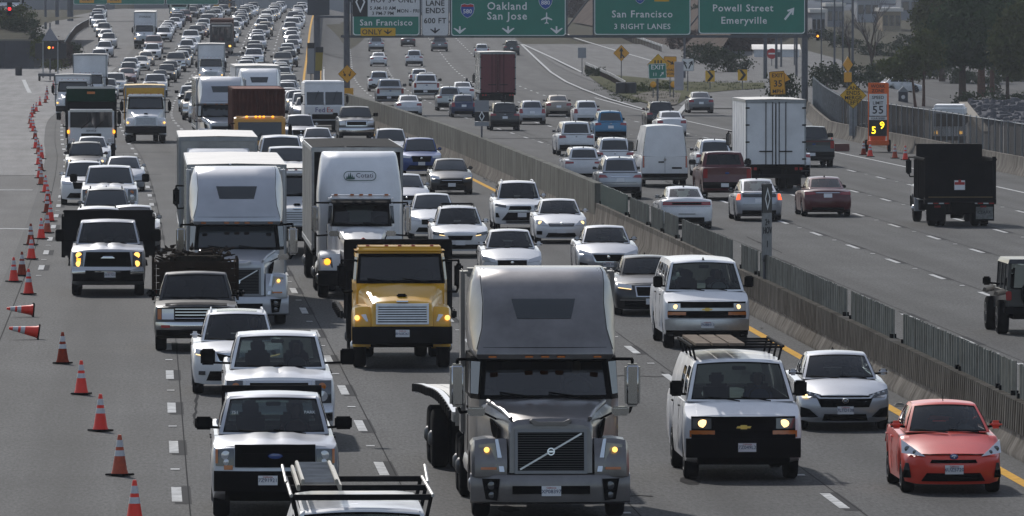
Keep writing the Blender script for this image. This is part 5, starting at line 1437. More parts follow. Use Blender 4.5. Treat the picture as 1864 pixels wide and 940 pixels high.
def step_van():
 pr = Proto()
 pr.add("body", M().rbox(-1.19, 1.19, .55, 7.4, .55, 3.0, .10, 3), TRAILW)
 nose = [[(x, y, z) for x in (-1.17, -.6, 0, .6, 1.17)] for y, z in ((.02, .62), (0, .95), (.06, 1.50), (.12, 1.56), (.42, 2.45), (.46, 2.52), (.60, 2.98), (.9, 3.0))]
 pr.add("front_panel", M().slab(nose, (0, .35, 0)), TRAILW)
 def fy(z): return interp([(.62, .02), (.95, 0), (1.5, .06), (1.56, .12), (2.45, .42), (2.52, .46), (2.98, .6)], z)
 for a, b in ((-1.06, -.05), (.05, 1.06)):
  w_ = pr.add("windshield", M().slab([[(x, fy(z)-.015, z) for x in (a, (a+b)/2, b)] for z in (1.60, 2.0, 2.36)], (0, .04, 0)), GLASSD)
  pr.add("wiper", M().tube([((a+b)/2+.2, fy(2.4)-.05, 2.42), ((a+b)/2, fy(1.9)-.05, 1.9)], .018, 5), PLASTIC, w_)
 pr.add("centre_post", M().box(-.04, .04, .06, .3, 1.56, 1.7), TRAILW)
 pr.add("grille", M().box(-.75, .75, -.02, .04, .74, 1.04), PLASTIC)
 pr.add("bumper", M().rbox(-1.16, 1.16, -.18, .1, .40, .66, .04), STEELB)
 for sd in (1, -1):
  pr.add("headlight", M().rbox(min(sd*.82, sd*1.08), max(sd*.82, sd*1.08), -.02, .05, .80, .98, .02), LENS)
  mi = pr.add("mirror", M().rbox(min(sd*1.28, sd*1.44), max(sd*1.28, sd*1.44), .2, .35, 1.7, 2.15, .04), PLASTIC)
  pr.add("mirror_arm", M().tube([(sd*1.1, .4, 2.2), (sd*1.36, .28, 2.2), (sd*1.36, .28, 1.65), (sd*1.1, .3, 1.6)], .02, 6), PLASTIC, mi)
  pr.add("side_door", M().box(min(sd*1.185, sd*1.2), max(sd*1.185, sd*1.2), .8, 1.6, .6, 2.6), TRAILW)
 for x in (-.5, -.17, 0, .17, .5): pr.add("marker_lamp", M().rbox(x-.05, x+.05, .50, .58, 2.60, 2.66, .01), AMBER)
 pr.text("Fed", .42, PURPLE, (-.27, .02, 1.28)); pr.text("Ex", .42, ORANGER, (.32, .02, 1.28))
 pr.add("chassis", M().box(-.5, .5, .3, 7.2, .4, .6), DARK)
 truck_wheels(pr, [(.9, False), (5.3, True)], 1.1, .42, .24)
 return pr
def yellow_cabover_container():
 pr = Proto()
 rows = []
 for (z, y) in ((.6, 0), (1.4, .0), (1.5, .03), (2.4, .25), (2.55, .35), (2.62, .55)):
  rows.append([(x, y+.12*abs(x/1.18)**4, z - (.06*abs(x/1.18)**3 if z > 2.3 else 0)) for x in (-1.18, -1.05, -.6, 0, .6, 1.05, 1.18)])
 ci = pr.add("cab_front", M().slab(rows, (0, .5, 0)), PAINT)
 pr.add("cab", M().rbox(-1.17, 1.17, .45, 2.1, .6, 2.6, .09, 3), PAINT)
 g = [[(x, interp([(1.5, .03), (2.4, .25)], z)-.02+.12*abs(x/1.18)**4, z) for x in (-1.0, -.5, 0, .5, 1.0)] for z in (1.5, 1.9, 2.34)]
 wi = pr.add("windshield", M().slab(g, (0, .04, 0)), GLASSD)
 pr.add("wiper", M().tube([(-.3, .0, 1.5), (.1, .05, 1.85)], .018, 5), PLASTIC, wi)
 for x in (-.6, -.18, 0, .18, .6): pr.add("marker_lamp", M().rbox(x-.06, x+.06, .30, .40, 2.56, 2.63, .02), AMBERON)
 pr.add("grille", M().box(-.6, .6, -.03, .02, .9, 1.25), PLASTIC, ci)
 pr.add("bumper", M().rbox(-1.15, 1.15, -.15, .1, .42, .72, .04), STEELB)
 for sd in (1, -1):
  pr.add("headlight", M().rbox(min(sd*.72, sd*1.0), max(sd*.72, sd*1.0), -.04, .05, .9, 1.15, .02), LENS)
  mi = pr.add("mirror", M().rbox(min(sd*1.3, sd*1.48), max(sd*1.3, sd*1.48), .1, .25, 1.6, 2.2, .04), PLASTIC)
  pr.add("mirror_arm", M().tube([(sd*1.1, .4, 2.3), (sd*1.4, .17, 2.25), (sd*1.4, .17, 2.1)], .02, 6), PLASTIC, mi)
 pr.add("chassis", M().box(-.45, .45, .3, 11.5, .55, 1.0), DARK)
 L0, L1, h0, h1, hw = 2.9, 15.0, 1.15, 3.85, 1.22
 pr.add("container_front", corrug(M(), -hw+.08, hw-.08, L0+.03, h0+.1, h1-.1, 12, .04), RUST)
 for sd in (1, -1):
  pr.add("container_side", corrug(M(), L0+.1, L1-.1, sd*(hw-.02), h0+.1, h1-.1, 34, -sd*.04, 'y'), RUST)
  for y in (L0, L1-.12): pr.add("corner_post", M().box(min(sd*hw, sd*(hw-.12)), max(sd*hw, sd*(hw-.12)), y, y+.12, h0, h1), RUST)
  pr.add("top_rail", M().box(min(sd*hw, sd*(hw-.08)), max(sd*hw, sd*(hw-.08)), L0+.12, L1-.12, h1-.1, h1), RUST)
  pr.add("bottom_rail", M().box(min(sd*hw, sd*(hw-.08)), max(sd*hw, sd*(hw-.08)), L0+.12, L1-.12, h0, h0+.1), RUST)
 pr.add("front_header", M().box(-hw+.12, hw-.12, L0, L0+.1, h1-.1, h1).box(-hw+.12, hw-.12, L0, L0+.1, h0, h0+.1), RUST)
 pr.add("container_roof", M().box(-hw+.08, hw-.08, L0+.1, L1-.1, h1-.06, h1-.02), mat("faded_container_roof", (.26, .15, .13), .8, noise=.3))
 pr.add("container_back", M().box(-hw+.1, hw-.1, L1-.06, L1-.02, h0, h1), RUST)
 truck_wheels(pr, [(.95, False), (4.6, True), (12.6, True), (13.9, True)], 1.18)
 return pr
def dump_truck():
 """seen from behind: steel tipper body, tailgate, flaps; front at y = 0, tail at y = 7.6"""
 pr = repaint(tractor('MEDIUM/far'), mat("truck_cab_white", (.4, .41, .42), .4, coat=.6))
 h, L0, L1 = 1.25, 3.5, 7.6
 zb, zt = 1.05, 2.38
 pr.add("bed_floor", M().box(-h+.05, h-.05, L0, L1, zb-.06, zb), STEELB)
 for sd in (1, -1):
  w_ = pr.add("bed_side", M().box(min(sd*h, sd*(h-.05)), max(sd*h, sd*(h-.05)), L0, L1, zb-.1, zt), STEELB)
  for k in range(6):
   y = L0+.2+k*.7
   pr.add("side_rib", M().box(min(sd*h, sd*(h+.06)), max(sd*h, sd*(h+.06)), y, y+.09, zb-.1, zt-.05), STEELB, w_)
  pr.add("bed_rim", M().rbox(min(sd*(h-.07), sd*(h+.07)), max(sd*(h-.07), sd*(h+.07)), L0, L1, zt-.03, zt+.06, .02), STEELB, w_)
  pr.add("tailgate_post", M().box(min(sd*(h-.1), sd*(h+.03)), max(sd*(h-.1), sd*(h+.03)), L1-.05, L1+.06, zb-.25, zt+.12), STEELB, w_)
 hd = pr.add("headboard", M().box(-h+.05, h-.05, L0-.05, L0, zb, zt+.48), STEELB)
 pr.add("cab_guard", M().box(-h+.1, h-.1, L0-1.0, L0+.02, zt+.42, zt+.50).box(-h+.1, h-.1, L0+.0, L0+.05, zt-.05, zt+.45), STEELB, hd)
 tg = pr.add("tailgate", M().box(-h+.1, h-.1, L1-.04, L1+.0, zb+.02, zt-.04), STEELB)
 for z in (zb+.06, zb+.62, zt-.12): pr.add("tailgate_rib", M().box(-h+.12, h-.12, L1, L1+.04, z-.03, z+.03), STEELB, tg)
 for x in (-.95, .95): pr.add("tailgate_rib", M().box(x-.04, x+.04, L1, L1+.035, zb+.1, zt-.16), STEELB, tg)
 sg = pr.add("warning_plate", M().box(-.16, .22, L1+.045, L1+.055, zb+.26, zb+.60), PLATE, tg)
 pr.add("warning_stripe", M().box(-.15, .21, L1+.056, L1+.058, zb+.44, zb+.54), REDBADGE, sg)
 pr.add("warning_tag", M().box(-.02, .08, L1+.057, L1+.060, zb+.52, zb+.62), REDBADGE, sg)
 pr.add("apron", M().hexa([(-h-.02, L1-.1, zb-.26), (h+.06, L1-.1, zb-.26), (h+.06, L1+.2, zb-.20), (-h-.02, L1+.2, zb-.20), (-h-.02, L1-.1, zb-.02), (h+.06, L1-.1, zb-.02), (h+.06, L1+.22, zb-.08), (-h-.02, L1+.22, zb-.08)]), STEELB)
 pr.add("spill_strip", M().box(-h+.08, h-.08, L1+.01, L1+.06, zb-.02, zb+.02), mat("tan_dirt", (.16, .12, .07), .9))
 for k in range(12):
  x = -h+.05 + (2*h-.1)*k/12
  pr.add("reflector", M().box(x+.01, x+.19, L1+.20, L1+.21, zb-.24, zb-.20), TAIL if k % 2 == 0 else REFL)
 for sd in (1, -1):
  f = pr.add("mud_flap", M().box(min(sd*.52, sd*1.22), max(sd*.52, sd*1.22), L1-.05, L1-.02, .20, .82), RUBBER if sd > 0 else RUBBER)
  pr.add("tail_lamp", M().rbox(min(sd*.7, sd*.95), max(sd*.7, sd*.95), L1-.1, L1-.0, .66, .76, .02), TAIL)
 # the flap at the truck's right carries a pale plate
 pr.add("flap_plate", M().box(-1.18, -.56, L1-.018, L1-.01, .26, .70), mat("scuffed_pale_rubber", (.26, .26, .25), .7, noise=.4, nscale=8))
 pr.text("CLARK", .16, DARKTEXT, (-.87, L1-.004, .50), None, (math.pi/2, 0, math.pi))
 pr.add("hitch", M().box(-.5, .5, L1-.3, L1-.02, .48, .80).box(-.12, .12, L1-.25, L1+.08, .40, .60), STEELB)
 pr.add("axle", M().cyl((-.9, 6.3, .48), (.9, 6.3, .48), .09, n=10).cyl((-.22, 6.3, .44), (.22, 6.3, .44), .19, n=12), STEELB)
 pr.add("frame", M().box(-.45, .45, 3.2, L1-.2, .62, .95), STEELB)
 return pr
def rear_box(L, z1, boxm, rearm=None, half=1.27, cab=WHITE, gear=True):
 pr = repaint(tractor('MEDIUM/far'), cab)
 b = box_trailer(L, 1.1, z1, boxm, boxm, ROOFW, half, rearm=rearm)
 merge(pr, b, 3.5)
 t = L + 3.5
 pr.add("step_bumper", M().box(-1.1, 1.1, t-.15, t-.02, .55, .70), STEELB)
 for sd in (1, -1):
  pr.add("mud_flap", M().box(min(sd*.6, sd*1.2), max(sd*.6, sd*1.2), t-1.6, t-1.58, .2, .9), RUBBER)
  for k in (0, 1): pr.add("tail_lamp", M().rbox(min(sd*(.8+.2*k), sd*(.93+.2*k)), max(sd*(.8+.2*k), sd*(.93+.2*k)), t-.04, t+.02, .88, 1.0, .01), TAIL)
 return pr
def motorcycle():
 pr = Proto()
 for y in (.0, 1.45): wheel_parts(pr, .07, y, .31, .14, 1, 1, rim=STEELRIM, style=0)
 pr.add("frame", M().rbox(-.14, .14, .25, 1.15, .35, .68, .06), PLASTIC)
 pr.add("tank", M().rbox(-.15, .15, .40, .85, .68, .92, .09, 3), BLACK)
 pr.add("seat", M().rbox(-.15, .15, .85, 1.5, .70, .80, .05), SEATM)
 pr.add("fairing", M().rbox(-.28, .28, -.05, .2, .75, 1.2, .08), BLACK)
 pr.add("saddle_bag", M().rbox(.16, .42, 1.15, 1.7, .45, .8, .05), BLACK); pr.add("saddle_bag", M().rbox(-.42, -.16, 1.15, 1.7, .45, .8, .05), BLACK)
 pr.add("handlebar", M().tube([(-.42, .42, 1.05), (-.2, .3, 1.0), (.2, .3, 1.0), (.42, .42, 1.05)], .018, 6), CHROME)
 pr.add("tail_light", M().rbox(-.08, .08, 1.70, 1.76, .72, .8, .02), TAIL)
 for sd in (1, -1): pr.add("mirror", M().rbox(min(sd*.38, sd*.52), max(sd*.38, sd*.52), .36, .40, 1.15, 1.23, .02), PLASTIC)
 return pr
def rider():
 """one seated rider, arms to the bars, in dark clothes; hips at the origin"""
 bm = bmesh.new()
 sk = bm.verts.layers.skin.verify()
 def V(p, r):
  v = bm.verts.new(p); v[sk].radius = (r, r); return v
 pel = V((0, 0, .10), .15)
 pel[sk].use_root = True
 ch = V((0, -.12, .42), .19); nk = V((0, -.15, .60), .07); hd = V((0, -.17, .72), .10); tp = V((0, -.17, .82), .09)
 for a, b in ((pel, ch), (ch, nk), (nk, hd), (hd, tp)): bm.edges.new((a, b))
 for sd in (1, -1):
  sh = V((sd*.21, -.12, .50), .075); el = V((sd*.34, -.30, .30), .055); wr = V((sd*.38, -.56, .22), .042); hn = V((sd*.37, -.64, .22), .05)
  hp = V((sd*.12, -.02, .05), .11); kn = V((sd*.24, -.40, -.05), .085); an = V((sd*.24, -.15, -.42), .055); ft = V((sd*.25, -.32, -.47), .05)
  for a, b in ((ch, sh), (sh, el), (el, wr), (wr, hn), (pel, hp), (hp, kn), (kn, an), (an, ft)): bm.edges.new((a, b))
 me = bpy.data.meshes.new("person"); bm.to_mesh(me); bm.free()
 me.materials.append(mat("rider_dark_clothes", (.02, .022, .03), .8))
 o = bpy.data.objects.new("person", me); COL.objects.link(o)
 o.modifiers.new("skin", 'SKIN'); sub = o.modifiers.new("sub", 'SUBSURF'); sub.levels = sub.render_levels = 2
 return o
def jeep():
 pr = Proto()
 tub = M().rbox(-.78, .78, .0, 4.1, .55, 1.12, .04)
 pr.add("body", tub, PAINT)
 pr.add("hood", M().rbox(-.66, .66, .1, 1.35, 1.08, 1.22, .04), PAINT)
 pr.add("hard_top", M().hexa([(-.74, 1.5, 1.75), (.74, 1.5, 1.75), (.74, 4.08, 1.75), (-.74, 4.08, 1.75), (-.68, 1.6, 1.86), (.68, 1.6, 1.86), (.70, 4.02, 1.86), (-.70, 4.02, 1.86)]), PAINT)
 for y0, y1 in ((1.42, 1.55), (2.35, 2.47), (3.2, 3.32), (3.96, 4.08)):
  for sd in (1, -1): pr.add("pillar", M().hexa([(sd*.77, y0, 1.1), (sd*.69, y0, 1.1), (sd*.69, y1, 1.1), (sd*.77, y1, 1.1), (sd*.73, y0+.05, 1.76), (sd*.65, y0+.05, 1.76), (sd*.65, y1, 1.76), (sd*.73, y1, 1.76)]), PAINT)
 for sd in (1, -1):
  for y0, y1 in ((1.56, 2.34), (2.48, 3.19), (3.33, 3.95)):
   pr.add("side_window", M().add([(sd*.755, y0, 1.12), (sd*.755, y1, 1.12), (sd*.715, y1, 1.75), (sd*.715, y0, 1.75)], [(0, 1, 2, 3)]), GLASSC)
  for y in (.1, 2.85):
   pr.add("fender_flare", M().hexa([(sd*.76, y, 1.0), (sd*.98, y, .95), (sd*.98, y+1.05, .95), (sd*.76, y+1.05, 1.0), (sd*.76, y+.12, 1.10), (sd*.96, y+.15, 1.04), (sd*.96, y+.9, 1.04), (sd*.76, y+.95, 1.10)]), PLASTIC)
  for a in (.62, 3.38): wheel_parts(pr, sd*.95, a, .42, .27, sd, 1, rim=STEELRIM)
  pr.add("tail_light", M().rbox(min(sd*.66, sd*.80), max(sd*.66, sd*.80), 4.06, 4.16, .85, 1.08, .02), TAIL)
  mi = pr.add("mirror", M().rbox(min(sd*.92, sd*1.12), max(sd*.92, sd*1.12), 1.55, 1.66, 1.15, 1.36, .03), PLASTIC)
  pr.add("mirror_arm", M().cyl((sd*.75, 1.62, 1.18), (sd*.95, 1.6, 1.2), .025, n=6), PLASTIC, mi)
 pr.add("rear_window", M().add([(-.6, 4.09, 1.16), (.6, 4.09, 1.16), (.56, 4.06, 1.72), (-.56, 4.06, 1.72)], [(0, 1, 2, 3)]), GLASSD)
 pr.add("windshield", M().add([(-.68, 1.44, 1.16), (.68, 1.44, 1.16), (.63, 1.62, 1.74), (-.63, 1.62, 1.74)], [(0, 1, 2, 3)]), GLASSC)
 sp = wheel_parts(pr, .0, 0, .42, .26, 1, 1, rim=STEELRIM)
 for k in (-3, -2, -1):
  me = pr.p[k][1]; me.transform(Matrix.Translation((0, 4.32, 1.0)) @ Matrix.Rotation(math.pi/2, 4, 'Z') @ Matrix.Translation((0, 0, -.42)))
 pr.add("bumper", M().rbox(-.85, .85, 4.1, 4.3, .52, .70, .03), PLASTIC); pr.add("licence_plate", M().box(-.72, -.42, 4.31, 4.32, .68, .83), PLATE)
 pr.add("underbody", M().box(-.6, .6, .3, 3.9, .38, .58), DARK)
 pr.add("interior", M().box(-.7, .7, 1.6, 3.9, .9, 1.1), SEATM)
 for x in (-.36, .36):
  for y in (2.3, 3.25): pr.add("seat", M().rbox(x-.23, x+.23, y, y+.15, 1.0, 1.45, .05).rbox(x-.12, x+.12, y+.02, y+.1, 1.43, 1.6, .04), SEATM)
 return pr
def shuttle_bus():
 pr = Proto()
 pr.add("body", M().rbox(-1.15, 1.15, .1, 7.0, .45, 2.75, .14, 3), TRAILW)
 pr.add("windshield", M().slab([[(x, .07-.03*(1-(x/1)**2), z) for x in (-1.0, -.5, 0, .5, 1.0)] for z in (1.35, 1.8, 2.25)], (0, .06, 0)), GLASSD)
 pr.add("roof", M().rbox(-1.05, 1.05, .4, 6.9, 2.70, 2.86, .07), TRAILW)
 pr.add("bumper", M().rbox(-1.15, 1.15, -.05, .2, .35, .65, .05), PLASTIC)
 for sd in (1, -1):
  pr.add("headlight", M().rbox(min(sd*.75, sd*1.0), max(sd*.75, sd*1.0), .05, .12, .8, 1.0, .02), LAMPWARM)
  for k in range(4): pr.add("side_window", M().box(min(sd*1.145, sd*1.16), max(sd*1.145, sd*1.16), .6+k*1.5, 1.9+k*1.5, 1.4, 2.2), GLASSD)
  pr.add("mirror", M().rbox(min(sd*1.25, sd*1.4), max(sd*1.25, sd*1.4), .1, .25, 1.6, 2.1, .03), PLASTIC)
 truck_wheels(pr, [(1.2, False), (5.3, True)], 1.08, .42, .24)
 return pr
def dark_hauler():
 """dark cab-over lorry far off with a tall single windshield and a rust-red roof"""
 pr = Proto()
 pr.add("cab", M().rbox(-1.22, 1.22, 0, 2.2, .6, 3.4, .10, 3), DKGREY)
 pr.add("windshield", M().slab([[(x, -.02-.03*(1-x*x), z) for x in (-1.0, -.5, 0, .5, 1.0)] for z in (1.5, 2.3, 3.0)], (0, .06, 0)), GLASSD)
 pr.add("header_strip", M().rbox(-1.0, 1.0, -.05, .06, 3.05, 3.2, .03), OFFWHITE)
 pr.add("load", M().rbox(-1.25, 1.25, 2.5, 9, 1.0, 3.75, .06), RUST)
 pr.add("bumper", M().rbox(-1.22, 1.22, -.15, .1, .4, .75, .04), CHROME)
 for sd in (1, -1):
  pr.add("headlight", M().rbox(min(sd*.8, sd*1.05), max(sd*.8, sd*1.05), -.05, .05, .85, 1.05, .02), LAMPWARM)
  pr.add("mirror", M().rbox(min(sd*1.35, sd*1.5), max(sd*1.35, sd*1.5), .1, .25, 1.8, 2.6, .03), PLASTIC)
 truck_wheels(pr, [(1.2, False), (6.5, True)], 1.2)
 return pr
# ------------------------------------------------------------------ ground, roads, markings
def road_material(name, base, lane=True, warm=0.0):
 m = bpy.data.materials.new(name)
 m.use_nodes = True
 t = m.node_tree
 b = t.nodes["Principled BSDF"]
 L = t.links.new
 uv = t.nodes.new("ShaderNodeUVMap"); uv.uv_map = "lane"
 sep = t.nodes.new("ShaderNodeSeparateXYZ"); L(uv.outputs[0], sep.inputs[0])
 tc = t.nodes.new("ShaderNodeTexCoord")
 n1 = t.nodes.new("ShaderNodeTexNoise"); n1.inputs["Scale"].default_value = 9; n1.inputs["Detail"].default_value = 8; n1.inputs["Roughness"].default_value = .7
 L(tc.outputs["Object"], n1.inputs["Vector"])
 # long stains stretched along the lanes
 mp = t.nodes.new("ShaderNodeMapping"); mp.inputs["Scale"].default_value = (1.1, .05, 1)
 L(uv.outputs[0], mp.inputs[0])
 n2 = t.nodes.new("ShaderNodeTexNoise"); n2.inputs["Scale"].default_value = 1.0; n2.inputs["Detail"].default_value = 5
 L(mp.outputs[0], n2.inputs["Vector"])
 n3 = t.nodes.new("ShaderNodeTexNoise"); n3.inputs["Scale"].default_value = .16; n3.inputs["Detail"].default_value = 4
 L(tc.outputs["Object"], n3.inputs["Vector"])
 def math_(op, a, b_=None, c=None):
  n = t.nodes.new("ShaderNodeMath"); n.operation = op
  for i, q in enumerate((a, b_, c)):
   if q is None: continue
   if isinstance(q, (int, float)): n.inputs[i].default_value = q
   else: L(q, n.inputs[i])
  return n.outputs[0]
 mg = t.nodes.new("ShaderNodeMapping"); mg.inputs["Scale"].default_value = (16, 2.2, 1)
 L(uv.outputs[0], mg.inputs[0])
 ng = t.nodes.new("ShaderNodeTexNoise"); ng.inputs["Scale"].default_value = 1.0; ng.inputs["Detail"].default_value = 3; ng.inputs["Roughness"].default_value = .8
 L(mg.outputs[0], ng.inputs["Vector"])
 f = math_('MULTIPLY', math_('MULTIPLY_ADD', n1.outputs["Fac"], .55, .72), math_('MULTIPLY_ADD', ng.outputs["Fac"], 2.6, -.3))
 f = math_('MULTIPLY', f, math_('MULTIPLY_ADD', n2.outputs["Fac"], 1.0, .5))
 f = math_('MULTIPLY', f, math_('MULTIPLY_ADD', n3.outputs["Fac"], .6, .7))
 if lane:                                   # oil band along the middle of each lane
  u = math_('DIVIDE', sep.outputs[0], 3.65)
  fr = math_('FRACT', math_('ADD', u, 20))
  d = math_('ABSOLUTE', math_('SUBTRACT', fr, .5))
  band = math_('SUBTRACT', 1.0, math_('MULTIPLY', d, 4.5))
  band = math_('MAXIMUM', band, 0)
  band = math_('MULTIPLY', band, math_('MULTIPLY_ADD', n2.outputs["Fac"], .6, .2))
  f = math_('MULTIPLY', f, math_('SUBTRACT', 1.0, math_('MULTIPLY', band, .55)))
 cr = t.nodes.new("ShaderNodeMix"); cr.data_type = 'RGBA'; cr.blend_type = 'MULTIPLY'; cr.inputs[0].default_value = 1
 cr.inputs[6].default_value = (base*(1+warm), base, base*(1-warm*.6), 1)
 cmb = t.nodes.new("ShaderNodeCombineColor")
 for i in range(3): L(f, cmb.inputs[i])
 L(cmb.outputs[0], cr.inputs[7])
 L(cr.outputs[2], b.inputs["Base Color"])
 b.inputs["Roughness"].default_value = .72
 b.inputs["Specular IOR Level"].default_value = .05
 bp = t.nodes.new("ShaderNodeBump"); bp.inputs["Strength"].default_value = .5; bp.inputs["Distance"].default_value = .012
 n4 = t.nodes.new("ShaderNodeTexNoise"); n4.inputs["Scale"].default_value = 55; n4.inputs["Detail"].default_value = 3
 L(tc.outputs["Object"], n4.inputs["Vector"]); L(n4.outputs["Fac"], bp.inputs["Height"]); L(bp.outputs[0], b.inputs["Normal"])
 return m
ASPH = road_material("freeway_asphalt", .06, True, .0)
ASPHL = road_material("pale_worn_asphalt", .085, False, .02)
ASPHR = road_material("ramp_asphalt", .09, False, .01)
SOIL = mat("dry_verge_soil", (.07, .066, .048), .95, noise=.45, nscale=.5, bump=.4, bscale=3)
WHITEP = mat("white_road_paint", (.50, .50, .49), .75, noise=.5, nscale=3)
YELP = mat("yellow_road_paint", (.60, .33, .05), .7, noise=.3, nscale=3)
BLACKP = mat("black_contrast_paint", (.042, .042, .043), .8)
CONC = mat("barrier_concrete", (.24, .22, .195), .9, noise=.4, nscale=.9, streak=.5, bump=.35, bscale=14)
CONCD = mat("stained_barrier_top", (.16, .15, .135), .9, noise=.4, streak=.4, nscale=1.3, bump=.35, bscale=14)
PANELG = mat("grey_green_screen_panel", (.19, .20, .185), .75, streak=.4, noise=.35, nscale=2.2)
PANELD = mat("dark_green_screen_panel", (.012, .045, .035), .6, noise=.25, nscale=2)
def sheet(name, offs, ys, h, m, kind="structure", parent=None):
 """ribbon of road: rows along distance, columns at offsets from the yellow line; carries the lane UVs"""
 me = bpy.data.meshes.new(name)
 vs, fs, uvs = [], [], []
 n = len(offs)
 for y in ys:
  for o in offs:
   oo = o(y) if callable(o) else o
   vs.append(P(oo, y, h)); uvs.append((oo, y))
 for i in range(len(ys)-1):
  for j in range(n-1):
   fs.append((i*n+j, i*n+j+1, (i+1)*n+j+1, (i+1)*n+j))
 me.from_pydata(vs, [], fs)
 uvl = me.uv_layers.new(name="lane")
 for lp in me.loops: uvl.data[lp.index].uv = uvs[lp.vertex_index]
 me.materials.append(m)
 me.shade_smooth()
 o = link(name, me)
 tag(o, kind=kind)
 return o
YS = [2*y for y in [30 + 4*k for k in range(24)] + [126 + 6*k for k in range(40)] + [366 + 8*k for k in range(46)] if y <= 730]
# ground: one sheet out to the horizon, with rising land far behind
gys = [20, 60, 120, 200, 300, 400, 500, 600, 700, 800, 900, 1000, 1100, 1200, 1300, 1400, 1520, 1800, 2400, 4000]
def ground_z(x, y):
 z = zroad(x, y) - .10
 return z
gxs = [-900, -300, -150, -100, -80, -65, -52, -42, -34, -26, -18, -10, -2, 6, 14, 22, 30, 38, 48, 60, 75, 95, 130, 200, 400, 900]
gm = M().grid([[(x, y, ground_z(x, y) - .10) for x in gxs] for y in gys])
tag(obj("ground", gm, SOIL, None, 60), kind="structure")
# freeway: both carriageways and the closed left lane are one asphalt sheet, worn paler at the left
sheet("freeway_road", [-19.2, -18.3, -14.6, -10.95, -7.3, -3.65, 0, .75], YS, 0.0, ASPH)
CL = [lambda y: -60 if y < 660 else -34 - max(0, 860-y)*.13, -34, -28, -24, -19.2]
sheet("closed_lane_road", CL, [y for y in YS if y <= 400], 0.0, ASPHL)
sheet("pale_ramp_road", CL, [y for y in YS if 384 <= y <= 860], .012, road_material("pale_concrete_paving", .17, False, .03))
sheet("far_ramp_road", CL, [y for y in YS if 850 <= y], .0, ASPHL)
sheet("freeway_road", [1.15, 4.75, 8.35, 12.0, 15.1, 18.6, 22, 26.2], YS, 0.0, ASPH)
def marking(name, o, y0, y1, wd, m, h=.006, dash=None, phase=0.0, taper=None):
 mm = M()
 if dash:
  per, ln = dash
  k = math.ceil((y0-phase)/per)
  while phase + k*per < y1:
   a = phase + k*per; b = a + ln
   mm.grid([[P(o-wd/2, a, h), P(o+wd/2, a, h)], [P(o-wd/2, b, h), P(o+wd/2, b, h)]])
   k += 1
 else:
  ys = [y for y in YS if y0 < y < y1]; ys = [y0] + ys + [y1]
  f = o if callable(o) else (lambda y: o)
  mm.grid([[P(f(y)-wd/2, y, h), P(f(y)+wd/2, y, h)] for y in ys])
 x = obj(name, mm, m, None, None)
 tag(x, kind="structure")
 return x
CYC = 14.64
marking("yellow_edge_line", 0, 80, 1440, .22, YELP)
marking("yellow_edge_line", 1.55, 400, 1440, .20, YELP)
for o, ph in ((-3.65, 69.0), (-7.3, 71.0), (-10.9, 73.7), (-14.55, 69.9), (-18.2, 120.2)):
 marking("black_lane_backing", o+.10, 90 if o > -18 else 245, 400, .28, BLACKP, .004, (CYC, 5.0), 2*ph-.6)  # black contrast strip laid under and beside each white dash
 marking("white_lane_dashes", o, 90 if o > -18 else 245, 1280, .17, WHITEP, .008, (CYC, 4.1), 2*ph)
 marking("lane_reflectors", o, 90 if o > -18 else 245, 640, .16, WHITEP, .012, (CYC, .4), 2*ph+9.2)
for o, ph in ((4.75, 108.6), (8.35, 131.2), (12.0, 143.6), (15.1, 169.5), (18.6, 189.5)):
 marking("black_lane_backing", o+.12, 140, 460, .28, BLACKP, .004, (CYC, 5.0), 2*ph-.6)
 marking("white_lane_dashes", o, 140, 1280, .16, WHITEP, .008, (CYC, 4.1), 2*ph)
 marking("lane_reflectors", o, 140, 640, .14, WHITEP, .012, (CYC, .4), 2*ph+9)
marking("white_edge_line", 22.0, 300, 660, .16, WHITEP)
marking("white_edge_line", 1.9, 460, 1280, .14, WHITEP)
# crosswise joints and short strips seen on the closed lane and across the lanes
jm = M()
for (px0, py0, px1, py1, wd) in ((0, 346, 58, 347, 2.2), (0, 416, 52, 418, 2.4)):
 a, b = G(px0, py0), G(px1, py1)
 jm.grid([[a+Vector((-3, 0, .008)), b+Vector((0, 0, .008))], [a+Vector((-3, .9, .008)), b+Vector((0, .9, .008))]])
tag(obj("white_cross_bars", jm, WHITEP, None, None), kind="structure")
sj = M()
for y in (480, 704, 920):
 sj.grid([[P(o, y, .006) for o in (1.3, 8, 16, 24)], [P(o, y+1.6, .006) for o in (1.3, 8, 16, 24)]])
tag(obj("tar_joints", sj, BLACKP, None, None), kind="structure")
# tar-sealed cracks and the paving joints between lanes
ck = M()
rc = random.Random(9)
for k in range(46):
 o_ = rc.uniform(-18, 21); y_ = rc.uniform(125, 520)
 if -.3 < o_ < 1.6: continue
 across = rc.random() < .35
 rows = []
 for i in range(14):
  if across: a, b = o_ + i*.22, y_ + rc.uniform(-.5, .5)
  else: a, b = o_ + rc.uniform(-.03, .03) + .012*i, y_ + i*rc.uniform(1.2, 1.5)
  wd = rc.uniform(.012, .035)
  if across: rows.append([P(a, b-wd*6, .005), P(a, b+wd*6, .005)])
  else: rows.append([P(a-wd, b, .005), P(a+wd, b, .005)])
 if abs(rows[0][0].y-rows[-1][0].y) < 40: ck.grid(rows)
for o_ in (-3.45, -7.1, -10.7, -14.35, -18.6, 4.95, 8.55, 12.2, 15.3, 18.8): ck.grid([[P(o_-.012, y, .0045), P(o_+.012, y, .0045)] for y in YS if y < 560])
tag(obj("crack_seals", ck, mat("tar_seal", (.024, .024, .025), .9), None, None), kind="structure")
OILM = mat("oil_stain", (.030, .029, .029), .95, noise=.3, nscale=2)
ol = M()
